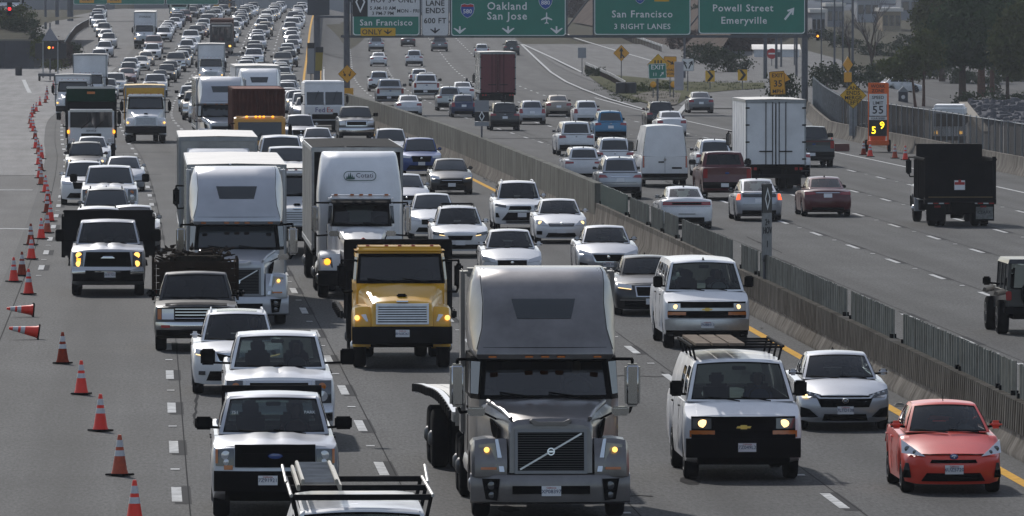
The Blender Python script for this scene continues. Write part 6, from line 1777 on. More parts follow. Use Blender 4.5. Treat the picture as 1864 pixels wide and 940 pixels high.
for k in range(34):
 o_ = rc.choice((-1.8, -5.5, -9.1, -12.7)) + rc.uniform(-.25, .25); y_ = rc.uniform(125, 420); a_, b_ = rc.uniform(.08, .22), rc.uniform(.5, 1.8)
 ol.add([P(o_+a_*math.cos(t)*rc.uniform(.7, 1.1), y_+b_*math.sin(t)*rc.uniform(.7, 1.1), .0052) for t in [2*math.pi*q/12 for q in range(12)]], [tuple(range(12))])
tag(obj("oil_spots", ol, OILM, None, None), kind="structure")
# ------------------------------------------------------------------ median barrier with glare screens
def along(mm, prof, ys, flip=False):           # prof: (offset, height) closed loop swept along the road
 rows = []
 for y in ys:
  t = heading(y)
  b = P(.95, y)
  rows.append([(b.x + o*math.cos(t), b.y + o*math.sin(t), b.z + h) for o, h in prof] )
 rows = [r + [r[0]] for r in rows]
 mm.grid(rows)
 mm.add(rows[0][:-1], [tuple(range(len(prof)))]); mm.add(rows[-1][:-1], [tuple(range(len(prof)-1, -1, -1))])
 return mm
BAR = thing("median_barrier", "long concrete median barrier with a sloped foot beside the yellow line", "barrier", P(.95, 120))
BL = Matrix.Translation(-P(.95, 120))
def local(mm): return mm.xf(lambda x, y, z: tuple(BL @ Vector((x, y, z))))
y = 96.0
while y < 600:                                  # cast segments with open joints
 y2 = min(600, y + 6.1)
 pr = [(-.30, 0), (-.30, .08), (-.16, .34), (-.115, .82), (.115, .82), (.16, .34), (.30, .08), (.30, 0)]
 obj("barrier_segment", local(along(M(), pr, [y+.012, (y+y2)/2, y2-.012])), CONC, BAR, 30)
 y = y2
# ribbed upper course cast on the barrier
rib = M()
yy = 100.0
while yy < 224:
 a, b = P(.95, yy), P(.95, yy+.2)
 t = heading(yy)
 c, s_ = math.cos(t), math.sin(t)
 def W(o, yo, h): p = P(.95, yy); return (p.x + o*c - yo*s_, p.y + o*s_ + yo*c, p.z + h)
 rib.hexa([W(-.20, 0, .42), W(.12, 0, .42), W(.12, .22, .42), W(-.20, .22, .42), W(-.175, 0, .99), (W(.12, 0, .99)), W(.12, .22, .99), W(-.175, .22, .99)])
 yy += .40
o = obj("barrier_rib", local(rib), CONCD, BAR, None); o["kind"] = "stuff"
core = obj("barrier_coping", local(along(M(), [(-.115, .82), (-.115, .97), (.115, .97), (.115, .82)], [100 + 8*k for k in range(62)])), CONCD, BAR, 30)
def screen(y0, y1, h0, h1, m, label, lean=0.0):
 """corrugated anti-glare panel standing on the barrier"""
 t = heading((y0+y1)/2)
 base = P(.95, y0)
 mm = M()
 n = max(2, int((y1-y0)/.5))
 L = y1-y0
 pts = []
 for k in range(n):
  q = L*k/n; w_ = L/n
  pts += [(q, .018), (q+w_*.32, .018), (q+w_*.5, -.018), (q+w_*.82, -.018)]
 pts.append((L, .018))
 g = []
 for hh in (0, 1):
  g.append([(d+lean*hh, a, (h1 if hh else h0) + (R.uniform(-.012, .012) if hh else 0)) for a, d in pts])
 mm.slab(g, (.02, 0, 0))
 th = thing("glare_screen", label, "screen panel", base, t, "glare screens along the median barrier")
 obj("corrugated_sheet", mm, m, th, 20)
 for a in (.12, L-.12):
  obj("screen_foot", M().box(-.06+lean*0, .08, a-.05, a+.05, h0-.06, h0+.10), STEELB, th)
 return th
SCR = [("narrow grey screen panel cut by the right edge of the photo", 1857, 1880, 0), ("short upright grey screen panel standing alone right of the longer ones", 1824, 1848, 0),
       ("ribbed grey screen above the roof of the coral hatchback", 1750, 1820, 0), ("long ribbed grey screen between two gaps above the silver sedan", 1645, 1746, 0),
       ("ribbed grey screen with a slanted end above the silver sedan's far side", 1550, 1626, .0), ("longest run of ribbed grey screen right of the narrow post sign", 1384, 1540, 0),
       ("narrow grey screen left of the post sign behind the white passenger van", 1350, 1378, 0), ("ribbed grey screen beyond the white passenger van's roof", 1242, 1332, 0),
       ("narrow grey screen in front of the white muscle sedan", 1210, 1233, 0), ("second narrow grey screen in front of the white muscle sedan", 1186, 1206, 0), ("pair of grey screens beside the dark green panel", 1147, 1180, 0)]
def dbar(px):                                    # distance at which the barrier line crosses a photo column
 lo, hi = 100.0, 600.0
 for _ in range(50):
  m_ = (lo+hi)/2
  x = P(.95, m_).x / m_ * FPX + 932
  if x > px: lo = m_
  else: hi = m_
 return lo
for lb, x0, x1, ln in SCR:
 screen(dbar(x1), dbar(x0), .98, 1.62 if x0 < 1860 else 1.55, PANELG, lb, ln)
screen(dbar(1141), dbar(1094), .98, 1.66, PANELD, "dark green screen panel at the end of the tall concrete wall")
# the taller plain wall farther on, cast in panels
WALL = thing("median_wall", "tall grey concrete median wall that runs back to the sign gantry post", "wall", P(.95, dbar(1090)))
BL = Matrix.Translation(-P(.95, dbar(1090)))
y = dbar(1090)
while y < 660:
 y2 = y + 6.1
 obj("wall_panel", local(along(M(), [(-.14, .3), (-.14, 1.66), (.14, 1.66), (.14, .3)], [y+.015, y2-.015])), PANELG if False else mat("wall_concrete", (.19, .19, .172), .9, streak=.45, noise=.35, nscale=.8, bump=.3, bscale=10), WALL, 30)
 y = y2
# far low barrier
fb = thing("median_rail", "low far concrete median barrier between the jam and the open lanes", "barrier", P(.8, 680))
BL = Matrix.Translation(-P(.8, 680))
y = 672
while y < 1400:
 obj("barrier_segment", local(along(M(), [(-.3, 0), (-.15, .3), (-.1, .8), (.1, .8), (.15, .3), (.3, 0)], [y, y+9, y+17.9])), CONC, fb, 30)
 y += 18
# right-hand barrier of the open carriageway
def swept(mm, path, prof):
 rows = []
 for i, p in enumerate(path):
  a = path[max(0, i-1)]; b = path[min(len(path)-1, i+1)]
  d = Vector((b.x-a.x, b.y-a.y, 0)).normalized()
  n = Vector((d.y, -d.x, 0))
  rows.append([tuple(p + n*o + Vector((0, 0, h))) for o, h in prof] )
 rows = [r + [r[0]] for r in rows]
 mm.grid(rows)
 k = len(prof)
 mm.add(rows[0][:-1], [tuple(range(k))]); mm.add(rows[-1][:-1], [tuple(range(k-1, -1, -1))])
 return mm
NJ = [(-.30, 0), (-.28, .08), (-.14, .34), (-.09, .84), (.09, .84), (.14, .34), (.28, .08), (.30, 0)]
# ------------------------------------------------------------------ right-hand edge: barrier, fence, ramp, islands
def OP(o, y, h=0.0): return P(o, y, h)
RP = [P(interp([(0, 25.6), (400, 25.6), (490, 26.3), (570, 32.0), (600, 34)], y), y) for y in range(240, 600, 6)]
rb = thing("roadside_barrier", "stained concrete barrier along the right shoulder below the dark mesh fence", "barrier", RP[0])
k = 0
while k < len(RP)-1:
 seg = RP[k:k+2]
 d = (seg[1]-seg[0]).normalized()*.015
 obj("barrier_segment", swept(M(), [seg[0]-RP[0]+d, seg[1]-RP[0]-d], NJ), CONC, rb, 30)
 k += 1
fpts = [P(interp([(0, 26.3), (400, 26.3), (490, 27.0), (570, 32.6), (600, 34.6)], y), y) for y in range(300, 601, 3)]
for p in fpts: p.z = 0
fn = thing("mesh_fence", "dark slatted mesh fence standing behind the right shoulder barrier", "fence", fpts[0])
FENCEM = mat("dark_fence_slat", (.014, .015, .018), .95, noise=.3)
sl_ = M()
for a, b in zip(fpts, fpts[1:]):
 n = 22
 d = (b-a)/n
 for k in range(n):
  p = a + d*k - fpts[0]
  q = p + d*(.93 if a.y > 440 else .78)
  if R.random() < .04: continue
  sl_.add([(p.x, p.y, .1), (q.x, q.y, .1), (q.x, q.y, 2.2), (p.x, p.y, 2.2)], [(0, 1, 2, 3)])
o = obj("fence_slats", sl_, FENCEM, fn, None); o["kind"] = "stuff"
for p in fpts: obj("fence_post", M().cyl(p-fpts[0]+Vector((0, .05, -.2)), p-fpts[0]+Vector((0, .05, 2.3)), .04, n=7), GALV, fn)
obj("fence_rail", M().tube([p-fpts[0]+Vector((0, .05, 2.23)) for p in fpts], .025, 5), GALV, fn)
sheet("exit_ramp_road", [26.2, 28, 32, 38, 44, 50, 58], [y for y in YS if 600 <= y <= 1040], .03, ASPHR)
sheet("exit_ramp_road", [26.2, lambda y: interp(OB, y)-2, lambda y: interp(OB, y)-.3], [y for y in YS if 400 <= y <= 612], -.02, ASPHR)
sheet("frontage_road", [lambda y: interp(OB, y)+3.2, lambda y: interp(OB, y)+9, lambda y: interp(OB, y)+16, lambda y: interp(OB, y)+30], [y for y in YS if 360 <= y <= 940], .05, road_material('frontage_asphalt', .05, False, .0))
GRASSM = mat("dry_grass_island", (.085, .085, .045), .95, noise=.5, nscale=.7, bump=.5, bscale=6)
GRAVM = mat("gore_gravel", (.15, .135, .115), .95, noise=.4, nscale=1.0, bump=.4, bscale=8)
def patch_px(name, px, m, h=.05):
 pts = [G(*p) + Vector((0, 0, h)) for p in px]
 mm = M(); mm.add(pts, [tuple(range(len(pts)))])
 return tag(obj(name, mm, m, None, None), kind="structure")
patch_px("gore_island_ground", [(1062, 124), (1105, 137), (1150, 141), (1200, 146), (1240, 150), (1300, 152), (1392, 152), (1392, 162), (1330, 166), (1262, 172), (1236, 190), (1200, 194), (1150, 183), (1105, 164), (1075, 143)], GRASSM, .07)
patch_px("gore_gravel_ground", [(1150, 176), (1195, 166), (1240, 172), (1232, 192), (1200, 196)], GRAVM, .085)
# tufts and weeds on the island and verges
def tufts(name, spots, m, n=14, hgt=(.1, .32)):
 mm = M()
 for p in spots:
  for k in range(n):
   a = R.uniform(0, 6.28); r_ = R.uniform(0, .5)
   q = p + Vector((r_*math.cos(a), r_*math.sin(a), -.03))
   h = R.uniform(*hgt); b = R.uniform(0, 6.28); w_ = R.uniform(.02, .05)
   mm.add([q+Vector((w_*math.cos(b), w_*math.sin(b), 0)), q-Vector((w_*math.cos(b), w_*math.sin(b), 0)), q+Vector((R.uniform(-.2, .2), R.uniform(-.2, .2), h))], [(0, 1, 2)])
 return tag(obj(name, mm, m, None, None), kind="stuff")
sp = []
for k in range(260):
 sp.append(G(R.uniform(1085, 1390), R.uniform(150, 166)) if k % 2 else G(R.uniform(1110, 1235), R.uniform(150, 188)))
sp = [p for p in sp]
tufts("grass", sp, mat("weed_green", (.06, .075, .025), .9, noise=.5))
def strip_px(name, px, wd=.25, m=WHITEP, h=.07):
 pts = [G(*p) for p in px]
 mm = M()
 rows = []
 for i, p in enumerate(pts):
  a, b = pts[max(0, i-1)], pts[min(len(pts)-1, i+1)]
  d = Vector((b.x-a.x, b.y-a.y, 0)).normalized(); n = Vector((d.y, -d.x, 0))*wd/2
  rows.append([p-n+Vector((0, 0, h)), p+n+Vector((0, 0, h))])
 mm.grid(rows)
 return tag(obj(name, mm, m, None, None), kind="structure")
strip_px("white_gore_line", [(949, 82), (975, 107), (1003, 133), (1030, 150), (1059, 163), (1106, 181), (1183, 204)])
strip_px("white_gore_line", [(952, 82), (1000, 104), (1059, 133)], .3)
strip_px("white_edge_line", [(1030, 62), (1045, 70), (1117, 92), (1180, 110), (1235, 128)], .3)
strip_px("white_edge_line", [(1262, 180), (1252, 189), (1239, 204), (1232, 214)], .35)
strip_px("white_edge_line", [(1110, 30), (1160, 66), (1205, 85)], .2)
# ------------------------------------------------------------------ trees and shrubs
BARK = mat("bark", (.085, .062, .048), .9, noise=.4, nscale=4)
BARKRED = mat("reddish_bark", (.11, .060, .042), .9, noise=.4, nscale=4)
def leafmat(name, col):
 m = mat(name, col, .75, noise=.55, nscale=.35)
 return m
LEAF1 = leafmat("pine_needles_dark", (.055, .088, .032))
LEAF2 = leafmat("pine_needles_olive", (.095, .108, .036))
LEAF3 = leafmat("shrub_leaves", (.052, .070, .032))
LEAF4 = leafmat("dry_brown_leaves", (.085, .058, .045))
def crown_mesh(lobes, clumps, leaves, size, seed, flat=.8):
 """leaf-sized faces in clumps spread through several overlapping lobes: lobes = (centre, radii)"""
 r = random.Random(seed)
 vs, fs = [], []
 tot = sum(l[1][0]*l[1][1]*l[1][2] for l in lobes)
 for (c, rr) in lobes:
  n = max(6, int(clumps*rr[0]*rr[1]*rr[2]/tot))
  for _ in range(n):
   while True:
    p = Vector((r.uniform(-1, 1), r.uniform(-1, 1), r.uniform(-1, 1)))
    if .35 < p.length < 1: break
   p = p.normalized()*(p.length**.45)
   cc = Vector((c[0]+p.x*rr[0], c[1]+p.y*rr[1], c[2]+p.z*rr[2]))
   cs = r.uniform(.5, 1.1)*size*3.2
   for _ in range(leaves):
    q = cc + Vector((r.gauss(0, 1), r.gauss(0, 1), r.gauss(0, .6)))*cs*.42
    a = Vector((r.uniform(-1, 1), r.uniform(-1, 1), r.uniform(-.5, .9))).normalized()
    b = a.orthogonal().normalized()
    b.rotate(Matrix.Rotation(r.uniform(0, 6.28), 3, a))
    c2 = a.cross(b)
    s = size*r.uniform(.6, 1.25)
    i = len(vs)
    vs += [q-b*s*.5, q+c2*s*.33, q+b*s*.6, q-c2*s*.33]
    fs.append((i, i+1, i+2, i+3))
 m = M(); m.v = [tuple(v) for v in vs]; m.f = fs
 return m
def tree(name, label, base, h, lobes, trunk_r, m=LEAF1, clumps=150, leaves=26, size=.32, seed=1, bark=BARK, limbs=7, group=None, lean=(0, 0), cat="tree"):
 t = thing(name, label, cat, base, 0, group)
 r = random.Random(seed)
 tm = M()
 top = Vector((lean[0], lean[1], h*.72))
 pts = [Vector((0, 0, -.3))] + [top*f + Vector((r.uniform(-.1, .1), r.uniform(-.1, .1), 0))*h*.04 for f in (.25, .5, .75, 1)]
 rs = [trunk_r*1.25, trunk_r, trunk_r*.85, trunk_r*.6, trunk_r*.25]
 for a, b, ra, rb_ in zip(pts, pts[1:], rs, rs[1:]): tm.cyl(a, b, ra, rb_, 9, False)
 obj("trunk", tm, bark, t, 60)
 for k in range(limbs):
  l = lobes[k % len(lobes)]
  e = Vector(l[0]) + Vector((r.uniform(-.5, .5)*l[1][0], r.uniform(-.5, .5)*l[1][1], r.uniform(-.5, .2)*l[1][2]))
  s0 = pts[2] + (pts[4]-pts[2])*r.uniform(0, .9)
  mid = (s0+e)/2 + Vector((0, 0, r.uniform(-.3, .4)))
  obj("limb", M().cyl(s0, mid, trunk_r*.4, trunk_r*.28, 6, False).cyl(mid, e, trunk_r*.28, trunk_r*.08, 6, False), bark, t, 60)
 c = link("crown", crown_mesh(lobes, clumps, leaves, size, seed).mesh("crown", m, 0, False), t)
 return t
def bare_tree(name, label, base, h, seed, spread=.5, group=None, m=None):
 t = thing(name, label, "tree", base, 0, group)
 r = random.Random(seed)
 tm, tw = M(), M()
 def br(p, d, L, rad_, depth):
  n = 3
  for k in range(n):
   d2 = (d + Vector((r.uniform(-1, 1), r.uniform(-1, 1), r.uniform(-.3, .6)))*.16).normalized()
   q = p + d2*L/n
   (tm if depth < 2 else tw).cyl(p, q, rad_*(1-.25*k/n), rad_*(1-.25*(k+1)/n), 5 if depth < 2 else 3, False)
   p, d = q, d2
   if depth < 5 and k > 0:
    for _ in range(2 if depth < 3 else 1):
     dd = (d + Vector((r.uniform(-1, 1), r.uniform(-1, 1), r.uniform(-.2, .7)))*spread*1.5).normalized()
     br(p, dd, L*r.uniform(.5, .75), rad_*.55, depth+1)
 br(Vector((0, 0, -.2)), Vector((0, 0, 1)), h*.42, h*.022, 0)
 obj("trunk", tm, BARK, t, 60)
 link("twigs", tw.mesh("twigs", m or mat("grey_twigs", (.14, .125, .12), .9), 0, False), t)
 return t
def shrub(label, px, py, wpx, hpx, m=LEAF3, seed=1, dens=1.0, group="shrubs along the ramp and frontage road", depth=.6, cat="shrub", base=None, name="shrub"):
 b = base or G(px, py)
 s = FPX/b.y
 w_, h_ = wpx/s, hpx/s
 r = random.Random(seed)
 lobes = []
 n = max(2, int(w_/1.6))
 for k in range(n):
  lobes.append(((-w_/2 + w_*(k+.5)/n + r.uniform(-.2, .2), r.uniform(-.3, .3), h_*r.uniform(.35, .5)), (w_/n*.75, w_*depth/2 if w_ < 3 else 1.2, h_*r.uniform(.42, .56))))
 t = thing(name, label, cat, b, 0, group)
 st = M()
 for k in range(4): st.cyl((r.uniform(-.2, .2), 0, -.15), (r.uniform(-.35, .35)*w_, r.uniform(-.3, .3), h_*.55), .04, .015, 5, False)
 obj("stem", st, BARK, t, 60)
 link("foliage", crown_mesh(lobes, int(max(18, 11*w_*h_)*dens), 26, .22+.012*h_, seed).mesh("foliage", m, 0, False), t)
 return t
def at_px(px, d, z):                          # base point below an image column at distance d
 return Vector(((px-932)/FPX*2*d, 2*d, z))
g1 = "evergreens beyond the frontage road"
def zf(d): return interp(ZF, 2*d)
# the large dark evergreens
tree("evergreen_tree", "largest dark evergreen with a broad domed crown above the white parked car", at_px(1752, 378, zf(378)), 10.5,
     [((.6, 0, 6.2), (3.4, 3.0, 2.6)), ((-1.6, .3, 5.2), (2.2, 2.2, 1.7)), ((2.6, 0, 5.4), (2.4, 2.2, 2.0)), ((.9, .4, 8.3), (2.4, 2.2, 1.6))], .32, LEAF1, 900, 44, .36, 3, BARK, 9, g1)
tree("evergreen_tree", "dark evergreen with reddish trunk right of the largest one", at_px(1786, 392, zf(392)), 10.5,
     [((.8, 0, 7.0), (2.8, 2.4, 2.6)), ((2.2, .5, 5.6), (1.8, 1.8, 2.0)), ((.2, .5, 9.2), (2.0, 1.8, 1.4))], .34, LEAF1, 600, 42, .36, 5, BARKRED, 7, g1)
tree("evergreen_tree", "evergreen with a forked pale trunk behind the low hedge", at_px(1806, 400, zf(400)), 9.0,
     [((.6, 0, 5.6), (2.2, 2.0, 2.2)), ((1.4, .3, 7.6), (1.8, 1.8, 1.8))], .22, LEAF1, 380, 38, .36, 7, BARKRED, 6, g1)
tree("evergreen_tree", "thin trunked evergreen above the hedge near the photo's right edge", at_px(1834, 372, zf(372)), 8.0,
     [((.8, 0, 5.2), (2.0, 1.8, 2.6)), ((1.6, 0, 7.5), (1.8, 1.6, 1.5))], .16, LEAF2, 380, 38, .36, 9, BARK, 6, g1)
tree("evergreen_tree", "evergreen cut off by the right edge of the photo", at_px(1874, 410, zf(410)), 10,
     [((0, 0, 6.0), (2.6, 2.2, 3.2)), ((-.9, 0, 8.3), (2.0, 1.8, 1.6))], .25, LEAF2, 450, 38, .36, 11, BARK, 6, g1)
tree("evergreen_tree", "tall evergreen behind the others with its top out of the photo", at_px(1715, 430, zf(430)), 12,
     [((.2, 0, 8.4), (2.2, 2.0, 3.0)), ((-1.1, .2, 6.4), (1.6, 1.6, 1.7))], .28, LEAF2, 450, 38, .36, 13, BARK, 6, g1)
tree("pine_tree", "small olive pine with a slim red-brown trunk left of the white parked car", at_px(1681, 370, zf(370)), 6.2,
     [((.2, 0, 4.6), (1.3, 1.3, 1.3)), ((-.8, .2, 3.4), (1.3, 1.2, .9)), ((.3, 0, 5.9), (.9, .9, .9))], .13, LEAF2, 170, 30, .28, 15, BARKRED, 6, g1)
tree("pine_tree", "leaning olive pine with the slimmest trunk beside the small dark kiosk", at_px(1667, 366, zf(366)), 5.6,
     [((-1.3, 0, 3.5), (1.5, 1.2, .8)), ((-.4, .2, 4.4), (1.1, 1.0, .8)), ((-2.3, 0, 3.7), (.9, .9, .5))], .12, LEAF2, 160, 30, .28, 17, BARKRED, 6, g1, (-.5, 0))
bare_tree("bare_tree", "tall leafless grey tree left of the pines behind the yellow signs", at_px(1592, 430, zf(430)), 8.6, 4, .42)
bare_tree("bare_tree", "smaller leafless tree beside the gantry post", at_px(1545, 450, .3), 5.5, 6, .5)
bare_tree("bare_tree", "leafless brown tree on the slope behind the ramp signs", at_px(1335, 500, 1.2), 5.0, 8, .5)
bare_tree("bare_tree", "second leafless brown tree farther left on the ramp slope", at_px(1290, 515, 1.6), 5.5, 10, .5)
# hedges and shrubs
for i, (lb, px, py, wp, hp, mm_) in enumerate([
 ("clipped low hedge below the forked evergreen", 1778, 196, 70, 30, LEAF3), ("clipped low hedge at the photo's right edge", 1848, 196, 50, 26, LEAF3), ("round shrub behind the low hedge by the evergreen trunks", 1806, 172, 26, 18, LEAF3),
 ("dark shrub beside the bare tree", 1620, 152, 66, 36, LEAF3), ("dark shrub left of the bare tree under the yellow pedestrian signs", 1560, 158, 56, 40, LEAF3), ("dark shrub right of the gantry post base", 1505, 160, 50, 44, LEAF3),
 ("wide dark shrub behind the chevron signs", 1325, 132, 64, 44, LEAF3), ("dark shrub left of the wide one behind the chevron signs", 1278, 116, 50, 40, LEAF3), ("rounded dark bush by the mesh fence at the gantry post", 1425, 186, 40, 54, LEAF3),
 ("brown shrub at the top of the ramp slope", 1255, 90, 60, 40, LEAF4), ("brown shrub right of the ramp slope shrub", 1340, 94, 70, 44, LEAF4), ("brown shrub above the guardrail near the merge sign", 1165, 66, 70, 40, LEAF4), ("reddish brown bush behind the overhead sign's edge", 1060, 30, 60, 50, LEAF4),
 ("small shrub beside the crash cushion", 1085, 140, 22, 14, LEAF3), ("weedy green shrub below the merge sign", 1170, 168, 44, 12, LEAF2), ("low weeds clump under the exit sign", 1215, 164, 40, 14, LEAF2)]):
 shrub(lb, px, py, wp, hp, mm_, 30+i)
# riprap slope behind the frontage road
rp = M()
ROCK = mat("grey_riprap", (.10, .10, .11), .9, noise=.4)
base = [at_px(1762, 330, zf(330)-.2), at_px(1960, 330, zf(330)-.2), at_px(2010, 360, zf(360)+1.0), at_px(1765, 360, zf(360)+1.0)]
rp.add(base, [(0, 1, 2, 3)])
tag(obj("riprap_slope_ground", rp, ROCK, None, None), kind="structure")
rk = M()
for k in range(420):
 u, v = R.random(), R.random()
 p = base[0].lerp(base[1], u).lerp(base[3].lerp(base[2], u), v)
 s = R.uniform(.18, .42)
 q = [(R.uniform(.6, 1)*s*(-1 if i in (0, 3) else 1), R.uniform(.6, 1)*s*(-1 if i < 2 else 1), R.uniform(-.1, .1)) for i in range(4)]
 rk.hexa([p+Vector(a) for a in q] + [p+Vector((a[0]*.6, a[1]*.6, s*R.uniform(.5, .9))) for a in q])
tag(obj("gravel", rk, ROCK, None, None), kind="stuff")
tag(obj("slope_kerb", swept(M(), [at_px(1753, 352, zf(352)+.9), at_px(1796, 318, zf(318)+.0)], [(-.35, -.3), (-.35, .25), (.35, .25), (.35, -.3)]), mat("pale_concrete", (.30, .27, .23), .9, noise=.2), None, 30), kind="structure")
# ------------------------------------------------------------------ signs
SIGNG = mat("sign_green", (.012, .19, .135), .45, noise=.12, nscale=.6)
SIGNW = mat("sign_white", (.66, .66, .67), .5, noise=.08)
SIGNY = mat("sign_yellow", (.68, .38, .012), .5, noise=.1)
SIGNO = mat("sign_orange", (.75, .13, .02), .5, noise=.08)
SIGNOY = mat("sign_orange_yellow", (.70, .32, .012), .5, noise=.1)
SIGNB = mat("sign_black", (.012, .012, .014), .5)
INK = mat("sign_black_ink", (.014, .014, .016), .6)
INKW = mat("sign_white_ink", (.75, .76, .76), .5)
IBLUE = mat("shield_blue", (.012, .07, .33), .5)
IRED = mat("shield_red", (.45, .02, .02), .5)
POSTM = mat("grey_steel_post", (.105, .11, .125), .6, .3, noise=.25)
def rrect(x0, x1, z0, z1, r=.12, n=4):
 pts = []
 for cx, cz, a0 in ((x1-r, z1-r, 0), (x0+r, z1-r, 90), (x0+r, z0+r, 180), (x1-r, z0+r, 270)):
  pts += [(cx+r*math.cos(rad(a0+90*k/n)), cz+r*math.sin(rad(a0+90*k/n))) for k in range(n+1)]
 return pts
def plate(m_, poly, y0=-.03, y1=.0): return m_.prism(poly, y0, y1)
def border(poly, wd, yy):
 cx = sum(p[0] for p in poly)/len(poly); cz = sum(p[1] for p in poly)/len(poly)
 X = max(abs(p[0]-cx) for p in poly); Z = max(abs(p[1]-cz) for p in poly)
 a = [(cx+(x-cx)*(1-.35*wd/X), cz+(z-cz)*(1-.35*wd/Z)) for x, z in poly]
 b = [(cx+(x-cx)*(1-1.35*wd/X), cz+(z-cz)*(1-1.35*wd/Z)) for x, z in poly]
 n = len(poly)
 return M().add([(x, yy, z) for x, z in a] + [(x, yy, z) for x, z in b], [(k, (k+1) % n, (k+1) % n+n, k+n) for k in range(n)])
def flat(poly, yy): return M().add([(x, yy, z) for x, z in poly], [tuple(range(len(poly)))])
def arrow_down(cx, cz, s):
 return [[(cx-.06*s, cz+.30*s), (cx+.06*s, cz+.30*s), (cx+.075*s, cz-.05*s), (cx-.075*s, cz-.05*s)],
   [(cx, cz-.30*s), (cx+.50*s, cz+.12*s), (cx+.42*s, cz+.18*s), (cx+.07*s, cz-.03*s), (cx-.07*s, cz-.03*s), (cx-.42*s, cz+.18*s), (cx-.50*s, cz+.12*s)]]
def arrow_dir(cx, cz, s, ang):
 c, q = math.cos(ang), math.sin(ang)
 sh = [[(-.07, -.5), (.07, -.5), (.07, .2), (-.07, .2)], [(0, .5), (-.26, .08), (-.16, .02), (-.07, .16), (.07, .16), (.16, .02), (.26, .08)]]
 return [[(cx+s*(x*c-z*q), cz+s*(x*q+z*c)) for x, z in p] for p in sh]
def sign(name, label, cat, loc, poly, face, rz=0, edge=None, back=True, group=None, thick=.04):
 t = thing(name, label, cat, loc, rz, group)
 p = obj("sign_panel", plate(M(), poly, -thick, 0), face, t, 0)
 if edge: obj("sign_border", border(poly, edge[1], -thick-.004), edge[0], p, 0)
 return t, p
def sym(name, polys, m, par, yy):
 mm = M()
 for i, p in enumerate(polys): mm.join(flat(p, yy - .0015*i))
 return obj(name, mm, m, par, 0)
def post(t, x, z0, z1, y=.06, r=.04, m=POSTM, name="post"): return obj(name, M().cyl((x, y, z0), (x, y, z1), r, n=8), m, t)
# the overhead sign structure
GD = 576.0
gs = FPX/GD
def gx(px): return (px-932)/gs
def gz(py): return A(932, py, GD).z
gant = thing("sign_gantry", "grey steel sign gantry spanning the open carriageway on two tall posts", "gantry", (0, GD, 0))
xl, xr = gx(631), gx(1465)
obj("post", M().cyl((xl, .4, -.2), (xl, .4, 10.2), .23, .20, 14), POSTM, gant)
obj("post", M().cyl((xr, .4, -2.7), (xr, .4, 10.2), .23, .20, 14), POSTM, gant)
for z in (5.28, 8.0):
 obj("chord", M().rbox(xl-.4, xr+.4, .22, .42, z-.11, z+.07, .02), POSTM, gant)
n = 15
for k in range(n):
 a, b = xl+(xr-xl)*k/n, xl+(xr-xl)*(k+1)/n
 obj("truss_brace", M().cyl((a, .32, 5.3 if k % 2 else 8.0), (b, .32, 8.0 if k % 2 else 5.3), .055, n=6), POSTM, gant)
for px in (640, 765, 820, 1032, 1080, 1255, 1272, 1468):
 obj("sign_bracket", M().box(gx(px)-.05, gx(px)+.05, .12, .24, 5.3, 8.4), POSTM, gant)
SY = GD + .1
def W2(px, py): return gx(px), gz(py)
def rect_px(x0, x1, y0, y1, ox, oz): return gx(x0)-ox, gx(x1)-ox, gz(y1)-oz, gz(y0)-oz
def gsign(label, x0, x1, y0, y1, face, edge):
 ox, oz = gx((x0+x1)/2), gz(y1)
 a, b, c, d = rect_px(x0, x1, y0, y1, ox, oz)
 t, p = sign("overhead_sign", label, "road sign", (ox, SY, oz), rrect(a, b, c, d, .18), face, 0, edge, group="overhead signs on the gantry")
 L = lambda px, py: (gx(px)-ox, -.055, gz(py)-oz)
 return t, p, L
SCL = 1/gs
# HOV sign
t, p, L = gsign("overhead sign with black diamond panel and yellow ONLY plate for San Francisco", 642, 764, -40, 65, SIGNG, (INKW, .05))
def sub(name, x0, x1, y0, y1, L, m, par, yy=-.052, r=None):
 a = L(x0, y1); b = L(x1, y0)
 return obj(name, M().prism(rrect(a[0], b[0], a[2], b[2], r or .03), yy, yy+.012), m, par, 0)
q = sub("black_panel", 642, 669, -40, 30.5, L, SIGNB, p)
dm = [L(656, -16), L(665, 4), L(656, 24), L(647, 4)]; di_ = [L(656, -10), L(662, 4), L(656, 18), L(650, 4)]
obj("diamond", M().add([(v[0], -.056, v[2]) for v in dm] + [(v[0], -.056, v[2]) for v in di_], [(k, (k+1) % 4, (k+1) % 4+4, k+4) for k in range(4)]), INKW, p, 0)
q = sub("white_panel", 669.5, 764, -40, 30.5, L, SIGNW, p)
text("lettering", "HOV 3+ ONLY", 11*SCL*1.15, INK, p, L(717, 1), space=1.05)
text("lettering", "5 AM-10 AM", 7.5*SCL*1.2, INK, p, L(697, 15.5)); text("lettering", "3 PM-7 PM", 7.5*SCL*1.2, INK, p, L(697, 25)); text("lettering", "MON - FRI", 7.5*SCL*1.2, INK, p, L(743, 20.5))
text("lettering", "San Francisco", 13.5*SCL*1.15, INKW, p, L(703, 42), space=1.12)
q = sub("yellow_plate", 656.5, 720, 51, 66*.995, L, SIGNY, p, -.056, .06)
text("lettering", "ONLY", 11*SCL*1.2, INK, p, (L(677, 59)[0], -.06, L(677, 59)[2]), space=1.05)
c = L(706, 58.5); sym("arrow", arrow_down(c[0], c[2], .58), INK, p, -.061)
# lane ends
t, p, L = gsign("white overhead sign reading LANE ENDS 600 FT with a black arrow", 767.5, 817, -40, 66, SIGNW, (INK, .03))
for s_, py in (("LANE", 6.5), ("ENDS", 20), ("600 FT", 38.5)): text("lettering", s_, 11.5*SCL*1.2, INK, p, L(792, py), space=1.05)
c = L(792, 56); sym("arrow", arrow_down(c[0], c[2], .68), INK, p, -.05)
